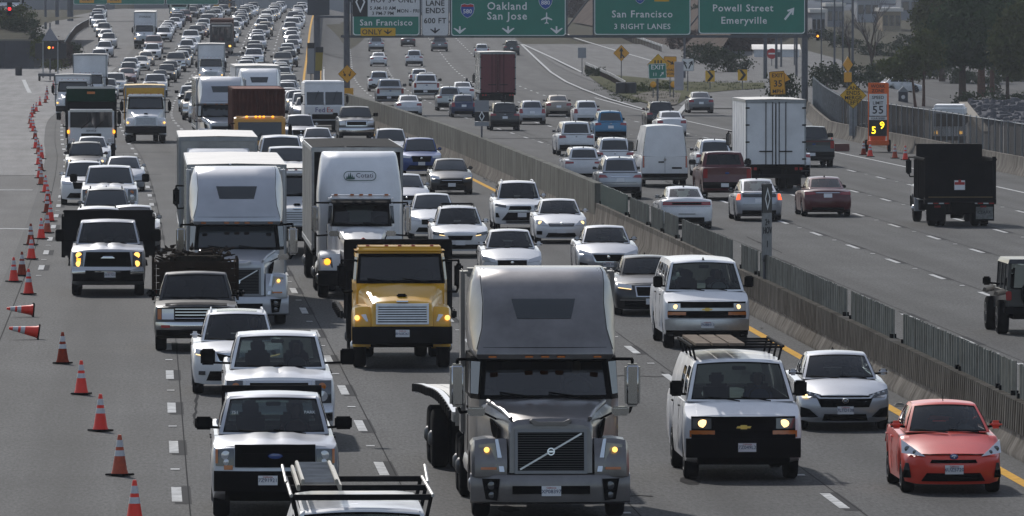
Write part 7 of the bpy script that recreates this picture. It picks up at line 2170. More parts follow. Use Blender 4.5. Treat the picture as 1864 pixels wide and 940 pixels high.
# Oakland / San Jose
t, p, L = gsign("green overhead sign for Oakland and San Jose with blue shields", 821, 1030, -40, 66, SIGNG, (INKW, .05))
text("lettering", "Oakland", 17*SCL*1.15, INKW, p, L(923, 12), space=1.12); text("lettering", "San Jose", 17*SCL*1.15, INKW, p, L(923, 30), space=1.12)
def shield(L, px, py, num, par, s=1.0):
 c = L(px, py)
 pts = [(-.62, .62), (-.3, .70), (0, .62), (.3, .70), (.62, .62), (.68, .2), (.6, -.2), (.35, -.52), (0, -.72), (-.35, -.52), (-.6, -.2), (-.68, .2)]
 sym("shield_edge", [[(c[0]+x*s*1.06, c[2]+z*s*1.06) for x, z in pts]], INKW, par, -.050)
 i = sym("shield", [[(c[0]+x*s, c[2]+z*s) for x, z in pts]], IBLUE, par, -.054)
 top = [(-.62, .62), (-.3, .70), (0, .62), (.3, .70), (.62, .62), (.65, .42), (-.65, .42)]
 sym("shield_top", [[(c[0]+x*s*.97, c[2]+z*s*.97) for x, z in top]], IRED, par, -.057)
 text("lettering", num, .62*s, INKW, par, (c[0], -.058, c[2]-.08*s), space=1.0)
shield(L, 851, 20, "580", p, .66); shield(L, 993, 4, "880", p, .66)
for px in (837, 925, 1013): c = L(px, 55); sym("arrow", arrow_down(c[0], c[2], .86), INKW, p, -.05)
c = L(995, 33.5); z_ = .42
pl = [[(0, 1), (.10, .8), (.10, .25), (.9, -.15), (.9, -.35), (.10, -.10), (.08, -.6), (.32, -.8), (.32, -.95), (0, -.82), (-.32, -.95), (-.32, -.8), (-.08, -.6), (-.10, -.10), (-.9, -.35), (-.9, -.15), (-.10, .25), (-.10, .8)]]
sym("aeroplane_symbol", [[(c[0]+x*z_, c[2]+z*z_) for x, z in pl[0]]], INKW, p, -.05)
# San Francisco 3 right lanes
t, p, L = gsign("green overhead sign reading San Francisco 3 RIGHT LANES", 1081.5, 1257, -40, 64, SIGNG, (INKW, .05))
text("lettering", "San Francisco", 16*SCL*1.12, INKW, p, L(1169, 26.5), space=1.12); text("lettering", "3 RIGHT LANES", 11.5*SCL*1.2, INKW, p, L(1169, 49), space=1.1)
shield(L, 1165, -3, "80", p, .52); sub("yellow_plate", 1191, 1218, -14, 3, L, SIGNY, p, -.056, .03)
# Powell Street
t, p, L = gsign("green overhead sign for Powell Street Emeryville with a slanted arrow", 1271.5, 1465.5, -40, 62, SIGNG, (INKW, .05))
text("lettering", "Powell Street", 16*SCL*1.12, INKW, p, L(1352, 15.5), space=1.12); text("lettering", "Emeryville", 16*SCL*1.12, INKW, p, L(1354, 38), space=1.12)
c = L(1437, 25); sym("arrow", arrow_dir(c[0], c[2], 1.05, rad(-38)), INKW, p, -.05)
# the sign post in the median seen from behind, with small signs
pd = 660.0
def pm(px, py, d=pd): return A(px, py, d)
b = P(.8, pd)
t = thing("sign_post", "thick dark post in the far median carrying a sign seen from behind", "post", (pm(577, 100).x, pd, b.z))
obj("column", M().cyl((0, 0, -.3), (0, 0, 9), .27, .25, 14), POSTM, t)
s_ = FPX/pd
ztop = lambda py: A(577, py, pd).z - b.z
obj("sign_back", M().box(-17/s_, 23/s_, -.3, -.2, ztop(28), ztop(-20)), mat("sign_back_grey", (.055, .06, .07), .6), t)
obj("catwalk", M().box(-.2, 60/s_, -.35, -.1, ztop(33), ztop(29)), POSTM, t)
t, p = sign("lane_sign", "small grey sign with a black strip on the median left of the dark post", "road sign", (pm(568, 100).x, pd-4, 0), [(-.28, ztop(148)), (.28, ztop(148)), (.28, ztop(92)), (-.28, ztop(92))], mat("sign_grey", (.25, .26, .28), .6), 0, (INK, .02))
obj("black_strip", M().box(-.28, .28, -.06, -.045, ztop(102), ztop(92)), SIGNB, p); post(t, 0, -.6, ztop(92))
t, p = sign("lane_sign", "small olive yellow sign with a black top at the right of the dark post", "road sign", (pm(584, 100).x, pd-6, 0), [(-.30, ztop(142)), (.22, ztop(142)), (.32, ztop(100)), (-.26, ztop(100))], mat("sign_olive", (.26, .19, .02), .6), 0)
obj("black_strip", M().box(-.27, .33, -.06, -.045, ztop(109), ztop(99)), SIGNB, p); post(t, 0, -.6, ztop(99))
# diamond on the gantry's median post
sg = FPX/(GD-2)
def diamond(label, px, py, wpx, d, face, rz=0, zb=None, group=None, tall=1.0, edge=True):
 c = A(px, py, d); r_ = wpx/2/(FPX/d)
 g = zroad(c.x, d) if zb is None else zb
 t, p = sign("warning_sign", label, "road sign", (c.x, d, g), [(0, c.z-g-r_*tall), (r_, c.z-g), (0, c.z-g+r_*tall), (-r_, c.z-g)], face, rz, (INK, .025) if edge else None, group=group)
 post(t, 0, -.2, c.z-g+r_*.4)
 return t, p, c.z-g, r_
t, p, z0, r_ = diamond("yellow diamond sign with two dark arrows on the gantry's median post", 632, 135, 34, GD-1.5, SIGNOY)
for sx in (-.3, .3): sym("arrow", arrow_dir(sx*r_, z0, r_*.6, rad(200 if sx < 0 else 160)), INK, p, -.05)
obj("sub_plate", M().box(-.42, .42, -.04, 0, z0-r_-.85, z0-r_-.32), SIGNOY, p)
# post sign with diamond on the wall
d = dbar(877)
t = thing("hov_post_sign", "stacked sign with a white diamond on a post standing on the median wall", "road sign", P(.95, d))
s_ = FPX/d; bz = P(.95, d).z
hz_ = lambda py: A(877, py, d).z - bz
post(t, 0, 1.5, hz_(184), .04)
obj("sign_panel", M().box(-13/s_, 13/s_, -.04, 0, hz_(203.5), hz_(183)), mat("sign_grey", (.25, .26, .28), .6), t)
q = obj("black_panel", M().box(-13/s_, 13/s_, -.045, 0, hz_(221), hz_(204)), SIGNB, t)
c_ = hz_(212); sym("diamond", [[(0, c_-.24), (.13, c_), (0, c_+.24), (-.13, c_)]], INKW, q, -.05); sym("diamond", [[(0, c_-.16), (.08, c_), (0, c_+.16), (-.08, c_)]], SIGNB, q, -.053)
obj("sign_panel", M().box(-13/s_, 13/s_, -.04, 0, hz_(230), hz_(222)), mat("sign_grey", (.25, .26, .28), .6), t)
# narrow sign turned almost edge on, by the near screens
d = dbar(1395)
t = thing("hov_post_sign", "tall narrow sign turned edge-on with a black top on the near barrier", "road sign", P(.95, d), rad(62))
s_ = FPX/d; bz = P(.95, d).z
hz_ = lambda py: A(1395, py, d).z - bz
hw = .27
obj("sign_panel", M().box(-hw, hw, -.03, 0, hz_(476), hz_(388)), mat("sign_grey_dirty", (.22, .22, .22), .6, noise=.3), t)
q = obj("black_panel", M().box(-hw, hw, -.034, 0, hz_(388)+.003, hz_(335)), SIGNB, t)
c_ = hz_(362); sym("diamond", [[(0, c_-.30), (.16, c_), (0, c_+.30), (-.16, c_)]], INKW, q, -.04); sym("diamond", [[(0, c_-.2), (.10, c_), (0, c_+.2), (-.10, c_)]], SIGNB, q, -.043)
for s2, py in (("2+", 405), ("HOV", 420), ("1", 445)): text("lettering", s2, .24, INK, t, (0, -.036, hz_(py)))
post(t, 0, .9, hz_(335), .05)
# merge diamond and the cluster at the gore
t, p, z0, r_ = diamond("yellow diamond merge sign on a slim post between the roadways", 1131, 97, 30, G(1131, 146).y, SIGNOY)
sym("arrow", [[(-.07*r_*2, z0-.32*r_*2), (.03*r_*2, z0-.32*r_*2), (.05*r_*2, z0+.1*r_*2), (-.05*r_*2, z0+.1*r_*2)], [(0, z0+.36*r_*2), (.13*r_*2, z0+.1*r_*2), (-.13*r_*2, z0+.1*r_*2)], [(.02*r_*2, z0-.02), (.22*r_*2, z0-.26*r_*2), (.12*r_*2, z0-.3*r_*2), (0, z0-.12)]], INK, p, -.05)
de = G(1197, 188).y
def at(px, py, d): c = A(px, py, d); return c.x, c.z
def boxsign(name, label, x0, x1, y0, y1, d, face, edge=None, rz=0, tilt=0, group=None, pbase=None):
 cx, _ = at((x0+x1)/2, y0, d); g = pbase if pbase is not None else zroad(cx, d)
 s_ = FPX/d; hw = (x1-x0)/2/s_
 za, zb = A(0, y1, d).z-g, A(0, y0, d).z-g
 c, q = math.cos(tilt), math.sin(tilt); zm = (za+zb)/2
 poly = [(x*c-(z-zm)*q, zm+x*q+(z-zm)*c) for x, z in rrect(-hw, hw, za, zb, .05, 2)]
 t, p = sign(name, label, "road sign", (cx, d, g), poly, face, rz, edge, group=group)
 L = lambda px, py: ((px-(x0+x1)/2)/s_, -.05, A(0, py, d).z-g)
 return t, p, L, hw, za, zb
t, p, L, *_ = boxsign("exit_sign", "small green EXIT sign with an arrow on a dark post at the gore", 1180.5, 1213, 116, 143.5, de, SIGNG, (INKW, .03), 0, rad(2))
text("lettering", "EXIT", 10/ (FPX/de)*1.2, INKW, p, L(1197, 123)); text("lettering", "11", 7/(FPX/de)*1.2, INKW, p, L(1192, 136)); c = L(1205, 135); sym("arrow", arrow_dir(c[0], c[2], .42, rad(-40)), INKW, p, -.05)
post(t, .0, -.2, L(0, 116)[2], .06, .06)
d2 = de + 18
t, p, z0, r_ = diamond("yellow diamond sign peeking out above the green EXIT sign", 1198, 118, 40, d2, SIGNY)
for sx in (-.28, 0, .28): obj("lane_symbol", M().box(sx*r_-.05, sx*r_+.05, -.05, -.042, z0+.02, z0+.4*r_), INK, p)
t, p, L, *_ = boxsign("detour_sign", "orange yellow square sign with a black arrow right of the EXIT sign", 1208, 1231.5, 103, 141, de+28, SIGNOY, (INK, .025))
c = L(1221, 114); sym("arrow", arrow_dir(c[0], c[2], .62, rad(-120)), INK, p, -.05); text("lettering", "ROAD", .27, INK, p, L(1220, 128)); text("lettering", "WORK", .27, INK, p, L(1220, 135)); post(t, 0, -.2, L(0, 141)[2])
for i, (px, lb) in enumerate(((1189, "left amber warning beacon low on a post below the EXIT sign"), (1226, "right amber warning beacon below the orange sign"))):
 dd = de + 24; c = A(px, 154, dd); g = zroad(c.x, dd)
 t = thing("warning_beacon", lb, "beacon", (c.x, dd, g))
 obj("lens", M().lathe([(.20, .0), (.24, -.05), (.15, -.11), (.01, -.13)], 'y', (0, 0, c.z-g), 14), mat("beacon_amber", (.7, .33, .02), .4), t); post(t, 0, -.2, c.z-g, .06)
t, p, L, *_ = boxsign("lane_use_sign", "small white sign with two black lane arrows", 1241, 1263, 107, 129.5, G(1252, 168).y, SIGNW, (INK, .02))
for px, a in ((1247, 25), (1257, -25)):
 c = L(px, 118); sym("arrow", arrow_dir(c[0], c[2], .72, rad(a)), INK, p, -.05)
post(t, 0, -.2, L(0, 129)[2])
for i, (px, py, lb) in enumerate(((1293, 140, "left yellow chevron sign on the curve of the exit ramp"), (1352, 138, "right yellow chevron sign on the curve of the exit ramp"))):
 d = G(px, 164).y
 t, p, L, hw, za, zb = boxsign("chevron_sign", lb, px-9, px+8, py-11, py+9, d, SIGNY, None, group="chevron signs on the ramp curve")
 zm = (za+zb)/2; hh = (zb-za)/2
 sym("chevron", [[(-hw*.7, zm+hh*.95), (-hw*.1, zm+hh*.95), (hw*.8, zm), (hw*.15, zm)], [(-hw*.7, zm-hh*.95), (hw*.15, zm), (hw*.8, zm), (-hw*.1, zm-hh*.95)]], INK, p, -.045)
 post(t, 0, -.2, za+.1)
d = G(1059, 136).y
t, p, L, *_ = boxsign("roadside_sign", "pale grey blank-looking sign on a post by the upper roadway", 1052, 1067, 87, 106, d, mat("sign_grey", (.25, .26, .28), .6), None)
post(t, 0, -.2, L(0, 106)[2])
# EXIT 35 MPH
d = 524
t, p, L, *_ = boxsign("exit_speed_sign", "tilted yellow EXIT 35 MPH sign above the white box truck", 1401, 1429, 130, 173, d, SIGNOY, (INK, .03), 0, rad(4), pbase=0)
text("lettering", "EXIT", .34, INK, p, L(1415, 138)); text("lettering", "35", .55, INK, p, L(1416, 153)); text("lettering", "MPH", .34, INK, p, L(1416, 167)); post(t, 0, -.2, L(0, 130)[2])
obj("arrow_plate", M().prism([(L(1428, 0)[0], L(0, 150)[2]), (L(1438, 0)[0], L(0, 145)[2]), (L(1428, 0)[0], L(0, 132)[2])], .01, .03), SIGNOY, p)
# lane ends merge left
d = 472
t, p, z0, r_ = diamond("large yellow diamond sign reading LANE ENDS MERGE LEFT on the right barrier", 1553, 174, 49, d, SIGNY, 0, 0)
for i, s2 in enumerate(("LANE", "ENDS", "MERGE", "LEFT")): text("lettering", s2, .31, INK, p, (0, -.05, z0+.40-.27*i))
obj("sign_back_brace", M().box(-.22, .22, .03, .12, .3, z0-r_+.15), GALV, t)
# pedestrian / yield pair behind
t, p, z0, r_ = diamond("small yellow warning sign turned aside above the LANE ENDS sign", 1543, 118, 30, 660, SIGNOY, rad(50), zf(330), tall=1.0)
t2, p2, L, *_ = boxsign("warning_plate", "orange yellow plate hanging below the turned warning sign", 1534, 1552, 132, 150, 658, SIGNOY, None, rad(40), pbase=zf(330)); post(t2, 0, -.2, L(0, 140)[2])
# speed trailer
b = G(1598, 277)
t = thing("speed_trailer", "orange framed work zone sign with SPEED LIMIT 55 and lit yellow digits", "speed display", b)
s_ = FPX/b.y
Z = lambda py: A(0, py, b.y).z - b.z
hw = 18/s_
for sd in (1, -1): obj("frame_leg", M().box(sd*hw-.04*(sd > 0)-.0, sd*hw+.05, -.05, .03, .15, Z(152)), SIGNO, t)
q = obj("work_zone_panel", M().box(-hw, hw, -.06, -.02, Z(171), Z(151)), SIGNO, t); text("lettering", "WORK", .24, INK, q, (0, -.065, Z(157.5))); text("lettering", "ZONE", .24, INK, q, (0, -.065, Z(166)))
q = obj("limit_panel", M().box(-hw*.85, hw*.85, -.06, -.02, Z(211), Z(172)), SIGNW, t)
text("lettering", "SPEED", .235, INK, q, (0, -.065, Z(178))); text("lettering", "LIMIT", .235, INK, q, (0, -.065, Z(188))); text("lettering", "55", .58, INK, q, (0, -.065, Z(201)), space=1.1)
q = obj("your_speed_panel", M().box(-hw*.9, hw*.9, -.06, -.02, Z(218.5), Z(213)), SIGNW, t); text("lettering", "YOUR SPEED", .13, INK, q, (0, -.065, Z(216)))
q = obj("display", M().box(-hw*.9, hw*.9, -.06, -.02, Z(248), Z(219)), SIGNB, t)
LED = mat("lit_yellow_digits", (.9, .6, .03), .4, emit=(1, .62, .02), estr=2.6)
text("digit", "5", .52, LED, q, (-hw*.42, -.066, Z(238)), extrude=.01); text("digit", "9", .52, LED, q, (hw*.42, -.066, Z(229)), extrude=.01)
obj("trailer_base", M().rbox(-hw*1.1, hw*1.1, -.5, .9, .35, .6, .04), SIGNO, t)
obj("battery_box", M().rbox(-.4, .4, .1, .8, .6, .95, .03), SIGNO, t)
for sd in (1, -1): obj("wheel", M().lathe([(.12, -.08), (.30, -.08), (.33, 0), (.30, .08), (.12, .08)], 'x', (sd*hw*1.15, .2, .33), 16), RUBBER, t)
# traffic signals
def signal(label, px, py, d, hpx, lit, arm, litz, g=None):
 c = A(px, py, d); s_ = FPX/d; hh = hpx/2/s_; ww = hh*.40
 g = zroad(c.x, d) if g is None else g
 t = thing("traffic_signal", label, "traffic light", (c.x, d, c.z))
 h_ = obj("housing", M().rbox(-ww, ww, -.1, .12, -hh, hh, .04), mat("signal_black", (.012, .012, .012), .6), t)
 cols = {'red': mat("lit_red_signal", (.8, .03, .03), .4, emit=(1, .02, .03), estr=3.0), 'amber': mat("lit_amber_signal", (.8, .35, .03), .4, emit=(1, .36, .03), estr=2.4)}
 for k, z in enumerate((hh*.62, 0, -hh*.62)):
  obj("lens", M().lathe([(ww*.62, -.09), (ww*.62, -.115), (ww*.4, -.135), (.005, -.14)], 'y', (0, 0, z), 12), cols[lit] if k == litz else DARK, h_)
  obj("visor", M().lathe([(ww*.72, -.10), (ww*.72, -.26)], 'y', (0, 0, z), 12) if False else M().tube([(ww*.7*math.cos(a), -.2, z+ww*.7*math.sin(a)) for a in (.2, .8, 1.57, 2.3, 2.9)], .02, 5), DARK, h_)
 obj("mast_arm", M().tube([(0, .15, hh*.3), (arm*.5, .2, hh*.5), (arm, .25, hh*.3)], .07, 8).cyl((arm, .25, hh*.5), (arm, .25, g-c.z-.2), .12, n=10), POSTM, t)
signal("black traffic signal showing red over the frontage road at far left", 17.5, 16.5, 760, 24, 'red', -5.5, 1)
signal("small traffic signal showing amber beyond the gantry's right post", 1488.5, 66, 800, 17, 'amber', -2.0, 1, zf(400))
# street lamps and poles beyond
def pole(label, px, pyb, d, top=10, r=.10, lampd=None, z=None):
 d *= 2
 c = A(px, pyb, d); g = c.z if z is None else z
 t = thing("street_pole", label, "pole", (c.x, d, g), 0, "poles beyond the ramp and frontage road")
 obj("shaft", M().cyl((0, 0, -.3), (0, 0, top), r*1.2, r*.8, 10), POSTM, t); obj("base_plate", M().cyl((0, 0, -.1), (0, 0, .25), r*2, n=10), POSTM, t)
 if lampd: obj("lamp_arm", M().tube([(0, 0, top-.1), (lampd*.5, 0, top+.3), (lampd, 0, top+.3)], r*.4, 6), POSTM, t)
for lb, px, py, d, r_ in (("grey pole behind the Powell Street sign, leftmost of three", 1393, 156, 392, .16), ("grey pole beside the red do-not-enter sign", 1413, 140, 430, .12), ("thin grey pole between the ramp pole and the gantry post", 1422, 138, 436, .09),
    ("thin pole beside the white shed", 1446, 132, 445, .06), ("pole left of the small amber signal", 1495, 150, 400, .05), ("tall thin pole right of the amber signal", 1519, 148, 410, .09), ("second tall thin pole right of the amber signal", 1534, 146, 418, .07), ("thickest tall pole behind the yellow warning signs", 1552, 150, 398, .11),
    ("pole rising behind the white lane-use sign", 1246, 148, 395, .10), ("thin pole on the slope at far left", 83, 68, 520, .14), ("double lamp pole right of the thin one at far left", 104, 60, 540, .22)):
 pole(lb, px, py, d, 12, r_)
# do not enter disc and white shed
d = 880; c = A(1405, 98, d); t = thing("no_entry_sign", "red round no-entry sign among the poles", "road sign", (c.x, d, 1))
obj("sign_panel", M().lathe([(.55, 0), (.55, -.04), (.01, -.045)], 'y', (0, 0, c.z-1), 18), IRED, t); obj("sign_bar", M().box(-.36, .36, -.06, -.046, c.z-1.08, c.z-.92), INKW, t); post(t, 0, -1, c.z-1, .06)
d = 940; c = A(1415, 110, d); t = thing("storage_shed", "low bright white shed behind the poles", "shed", (c.x, d, c.z))
obj("wall", M().box(-2.6, 2.4, 0, 5, -.3, 1.2), TRAILW, t); obj("roof", M().prismx([(-.2, 1.2), (2.5, 1.75), (5.2, 1.2)], -2.8, 2.6), ROOFW, t); obj("door", M().box(-.5, .5, -.03, .01, -.2, .9), POSTM, t)
# equipment cabinet at the gore
d = de + 20; c = A(1236, 160, d); t = thing("control_cabinet", "pale tall cabinet standing behind the orange sign", "cabinet", (c.x, d, c.z))
obj("housing", M().rbox(-.35, .35, 0, .5, -.2, 2.0, .03), mat("pale_cabinet", (.36, .36, .40), .5), t); obj("door", M().box(-.28, .28, -.02, 0, .1, 1.85), mat("pale_cabinet_door", (.33, .33, .37), .5), t)
d = 372; t = thing("info_kiosk", "small dark kiosk with a peaked top beside the leaning pine", "kiosk", at_px(1644, d, zf(d)))
obj("body", M().box(-.42, .42, 0, .3, .2, 1.25), mat("kiosk_blue", (.025, .03, .045), .5), t); obj("roof", M().prism([(-.5, 1.25), (.5, 1.25), (0, 1.75)], -.1, .4), mat("kiosk_roof", (.2, .22, .25), .5), t); obj("leg", M().box(-.38, -.28, 0, .2, -.2, .2), DARK, t); obj("leg", M().box(.28, .38, 0, .2, -.2, .2), DARK, t); obj("notice", M().lathe([(.18, -.01), (.01, -.015)], 'y', (0, 0, .8), 12), SIGNW, t)
# guardrails
def guardrail(label, px, h=.75):
 pts = [G(*p) for p in px]
 o = pts[0]
 t = thing("guardrail", label, "guardrail", o)
 obj("rail", swept(M(), [p-o for p in pts], [(-.06, h-.30), (-.02, h-.20), (-.06, h-.15), (-.02, h-.1), (-.06, h), (-.09, h), (-.05, h-.1), (-.09, h-.15), (-.05, h-.2), (-.09, h-.30)]), GALV, t, 30)
 for a, b in zip(pts, pts[1:]):
  n = max(1, int((b-a).length/4))
  for k in range(n):
   p = a.lerp(b, k/n) - o; obj("rail_post", M().box(p.x-.0, p.x+.12, p.y-.08, p.y+.08, p.z-.2, p.z+h), BARK, t)
guardrail("curved pale guardrail at the left edge of the far left ramp", [(114, 100), (119, 90), (126, 78), (138, 62), (150, 54), (162, 48)], .9)
guardrail("guardrail ending at the crash cushion beside the gore", [(1065, 128), (1085, 137), (1110, 149), (1137, 165)], .8)
guardrail("guardrail on the upper side of the merging ramp", [(1130, 66), (1150, 76), (1178, 86), (1205, 96)], .9)
cpos = G(1142, 172)
t = thing("crash_cushion", "dark crash cushion of barrels at the guardrail end", "crash cushion", cpos)
for k in range(6): obj("barrel", M().lathe([(.38, 0), (.42, .1), (.42, .9), (.36, .95), (.01, .96)], 'z', ((-.5 if k % 2 else .3), k//2*.95, 0), 14), mat("barrel_dark", (.05, .052, .055), .7), t)
# ------------------------------------------------------------------ traffic cones
CONE_R = mat("cone_red_orange", (.85, .035, .014), .5, noise=.1, nscale=5)
CONE_O = mat("cone_faded_orange", (.50, .075, .025), .6, noise=.35, nscale=5)
CONE_D = mat("cone_dirty_brown", (.30, .05, .025), .7, noise=.4, nscale=5)
COLLAR = mat("cone_white_collar", (.55, .55, .57), .4, noise=.25, nscale=5)
def cone_mesh():
 r = lambda z: .145 - .112*z/.70
 body = M().lathe([(.150, .03), (.146, .05)] + [(r(z), z) for z in (.1, .25, .4, .55)] + [(.034, .69), (.028, .71), (.002, .71)], 'z', n=18)
 cols = [M().lathe([(r(a)+.004, a), (r(b)+.004, b)], 'z', n=18) for a, b in ((.34, .44), (.50, .62))]
 return body, M().rbox(-.19, .19, -.19, .19, 0, .035, .012), cols
_b, _s, _c = cone_mesh()
CB, CS, CC = {m.name: _b.mesh("cone_body", m) for m in (CONE_R, CONE_O, CONE_D)}, _s.mesh("base", RUBBER), [c.mesh("reflective_collar", COLLAR) for c in _c]
def cone(label, p, m=CONE_R, rot=(0, 0, 0), sc=1.0, grp="traffic cones along the closed lane"):
 o = link("traffic_cone", CB[m.name], None, p, rot); o.scale = (sc, sc, sc)
 tag(o, label, "traffic cone", grp)
 link("base", CS, o)
 for c in CC: link("reflective_collar", c, o)
CONES = [(245, 957, CONE_R, "bright cone cut by the bottom edge, nearest of the cone line"), (218, 867, CONE_O, "faded orange cone, second from the bottom edge"), (183, 786, CONE_R, "cone with clean collars, third from the bottom edge"),
         (148, 719, CONE_R, "brightest red cone, fourth from the bottom edge"), (114, 663, CONE_D, "dirty brown cone, fifth from the bottom edge"),
         (52, 537, CONE_R, "bright cone left of the dump bed pickup, lowest of the far group"), (25, 514, CONE_R, "bright red cone nearest the photo's left edge"), (40, 503, CONE_D, "dirty brown cone between the two bright ones at left"),
         (57, 473, CONE_R, "bright cone standing in front of a dirty one at left"), (56, 447, CONE_D, "dirty cone directly behind a bright one at left"), (75, 436, CONE_R, "bright cone beside the lane dashes"), (86, 425, CONE_O, "faded cone just right of a bright one by the dashes"),
         (92, 404, CONE_R, "bright cone with clear white collars beside the lane line"), (86, 388, CONE_D, "dirty cone half hidden behind a bright cone by the lane line")]
for px, py, m, lb in CONES: cone(lb, G(px, py) + Vector((0, 0, .012)), m, (0, 0, R.uniform(0, 1.5)), 1.0)
farc = [(87, 369), (83, 351), (75, 337), (72, 325), (74, 312), (70.5, 301), (75.5, 290), (70, 281), (65, 271), (64, 254), (61, 240), (57, 234), (55, 226), (58, 214), (61, 208), (66, 204), (72.6, 193), (82.6, 188), (85, 182), (85.5, 172), (97, 162)]
ordn = "first second third fourth fifth sixth seventh eighth ninth tenth eleventh twelfth thirteenth fourteenth fifteenth sixteenth seventeenth eighteenth nineteenth twentieth twenty-first".split()
for i, (px, py) in enumerate(farc):
 m = (CONE_R, CONE_R, CONE_O, CONE_R, CONE_D)[i % 5]
 cone("distant cone beyond the dump bed pickup, %s in the receding row" % ordn[i], G(px, py) + Vector((0, 0, .012)), m, (0, 0, R.uniform(0, 1.5)), 1.0)
cone("fallen cone lying on its side, upper of the two", G(62, 577) + Vector((0, 0, .17)), CONE_R, (0, rad(-86), rad(8)), 1.0)
cone("fallen cone lying on its side, lower of the two", G(72, 618) + Vector((0, 0, .17)), CONE_R, (0, rad(-82), rad(4)), 1.05)
g2 = "traffic cones around the speed trailer"
for px, py, m, lb in ((1572, 283, CONE_D, "cone left of the speed trailer's frame"), (1584, 286, CONE_R, "bright cone in front of the speed trailer"), (1629, 289, CONE_O, "faded cone at the speed trailer's right wheel"), (1648, 292, CONE_R, "lone bright cone right of the speed trailer"), (1514, 276, CONE_R, "small cone beside the red box behind the dark pickup")):
 cone(lb, G(px, py) + Vector((0, 0, .012)), m, (0, 0, .3), 1.0, g2)
b = G(1520, 276); t = thing("red_crate", "dark red crate on the shoulder behind the dark pickup", "crate", b)
obj("box", M().rbox(-.05, .75, -.3, .3, .02, .36, .03), MAROON, t); obj("lid", M().rbox(-.07, .77, -.32, .32, .36, .41, .02), MAROON, t)
# debris in the median gutter
for i in range(26):
 d = R.uniform(140, 380); o_ = R.uniform(.25, .6)
 p = P(o_, d, .02)
 s_ = R.uniform(.03, .12)
 mm = M().hexa([(-s_, -s_, 0), (s_, -s_*.6, 0), (s_*.8, s_, 0), (-s_, s_*.7, 0), (-s_*.5, -s_*.6, s_*.5), (s_*.6, -s_*.4, s_*.4), (s_*.4, s_*.5, s_*.6), (-s_*.7, s_*.3, s_*.3)])
 DEB = globals().setdefault('DEB', M()); DEB.join(mm.xf(lambda x, y, z: (x+p.x, y+p.y, z+p.z)))
tag(obj("litter", DEB, mat("pale_litter", (.30, .28, .25), .8, noise=.5), None, None), kind="stuff")
# ------------------------------------------------------------------ far left: bank, arrow board, backdrop
WALLD = mat("dark_retaining_wall", (.07, .072, .08), .9, noise=.3, nscale=.5)
d = 428
t = thing("retaining_wall", "dark retaining wall below the planted bank at far left", "wall", at_px(0, d, zroad(-50, 2*d)))
a0, a1 = -38, 62/FPX*2*d
for k in range(14):
 obj("wall_panel", M().box(a0+(a1-a0)*k/14+.02, a0+(a1-a0)*(k+1)/14-.02, 0, .4, -.5, 2.75), WALLD, t)
obj("coping", M().box(a0, a1+.05, -.08, .5, 2.75, 2.93), mat("coping_grey", (.16, .15, .13), .9), t)
bank = M()
zb_ = zroad(-50, 2*d)
bank.grid([[(x, 2*d+2*y_, zb_+z_) for x in (-120, -70, -54, -49)] for y_, z_ in ((.4, 2.85), (8, 4.4), (22, 4.6), (60, 4.8))])
tag(obj("bank_ground", bank, SOIL, None, 60), kind="structure")
gsb = "planting on the bank at far left"
for i, (lb, px, y_, w_, h_, mm_) in enumerate((("dark shrub on the bank at the photo's left edge", 14, 6, 40, 22, LEAF3), ("long dark shrub on the bank below the white vans", 44, 5, 50, 28, LEAF3), ("bushy shrub on the bank left of the pale triangular board", 70, 3, 36, 44, LEAF3), ("brown shrub behind the arrow board", 108, 2, 40, 48, LEAF4), ("dark tangled shrub beside the guardrail", 132, 6, 26, 40, LEAF3), ("low green shrub on the bank top left of the brown one", 88, 14, 40, 30, LEAF2), ("wide low green shrub along the crest of the bank", 22, 16, 70, 24, LEAF2), ("olive shrub at the ramp side of the bank", 120, 14, 34, 36, LEAF2), ("weedy green clump at the foot of the arrow board", 100, -14, 34, 14, LEAF2), ("weedy green clump at the end of the retaining wall", 68, -8, 20, 34, LEAF2))):
 dd = d+y_
 shrub(lb, 0, 0, w_, h_, mm_, 60+i, 1.3, gsb, .6, base=at_px(px, dd, zb_+(2.9+.12*y_ if px < 60 else (1.2 if px < 90 else .3))))
for lb, px, w_ in (("white box van with its nose behind the red signal on the upper road", 26, 2.3), ("white van cut off at the left edge on the upper road", -4, 2.2)):
 p = at_px(px, d+30, zb_+4.7)
 medium_box(TRAILW, WHITE, 5.0, 2.9).place("box_van", lb, "van", p, rad(14), "vans on the upper road at far left")
b = G(90, 148)
t = thing("arrow_board_trailer", "dark arrow board trailer with amber and red lamps at the far ramp nose", "arrow board", b)
s_ = FPX/b.y
Z = lambda py: A(0, py, b.y).z - b.z
X = lambda px: (px-90)/s_
q = obj("board", M().box(X(80), X(104), -.05, .05, Z(107), Z(77)), SIGNB, t)
for x0, x1 in ((64, 77), (107, 121)): obj("side_board", M().box(X(x0), X(x1), -.05, .05, Z(107), Z(79)), SIGNB, t)
for px in (78.5, 105.5): obj("mast", M().cyl((X(px), -.08, .3), (X(px), -.08, Z(76)), .06, n=8), GALV, t)
obj("amber_lamp", M().lathe([(.13, -.05), (.13, -.09), (.01, -.13)], 'y', (X(89.5), 0, Z(87)), 12), AMBERON, t); obj("red_lamp", M().lathe([(.08, -.05), (.08, -.09), (.01, -.11)], 'y', (X(96.5), 0, Z(87)), 12), TAILON, t)
obj("trailer_bed", M().rbox(X(70), X(108), -.8, 1.2, .45, .75, .05), POSTM, t)
for px in (72, 100): obj("wheel", M().lathe([(.12, -.09), (.31, -.09), (.34, 0), (.31, .09), (.12, .09)], 'x', (X(px), -.1, .34), 16), RUBBER, t)
t = thing("folded_sign", "pale triangular folded sign above the arrow board", "road sign", (b.x, b.y+3, b.z))
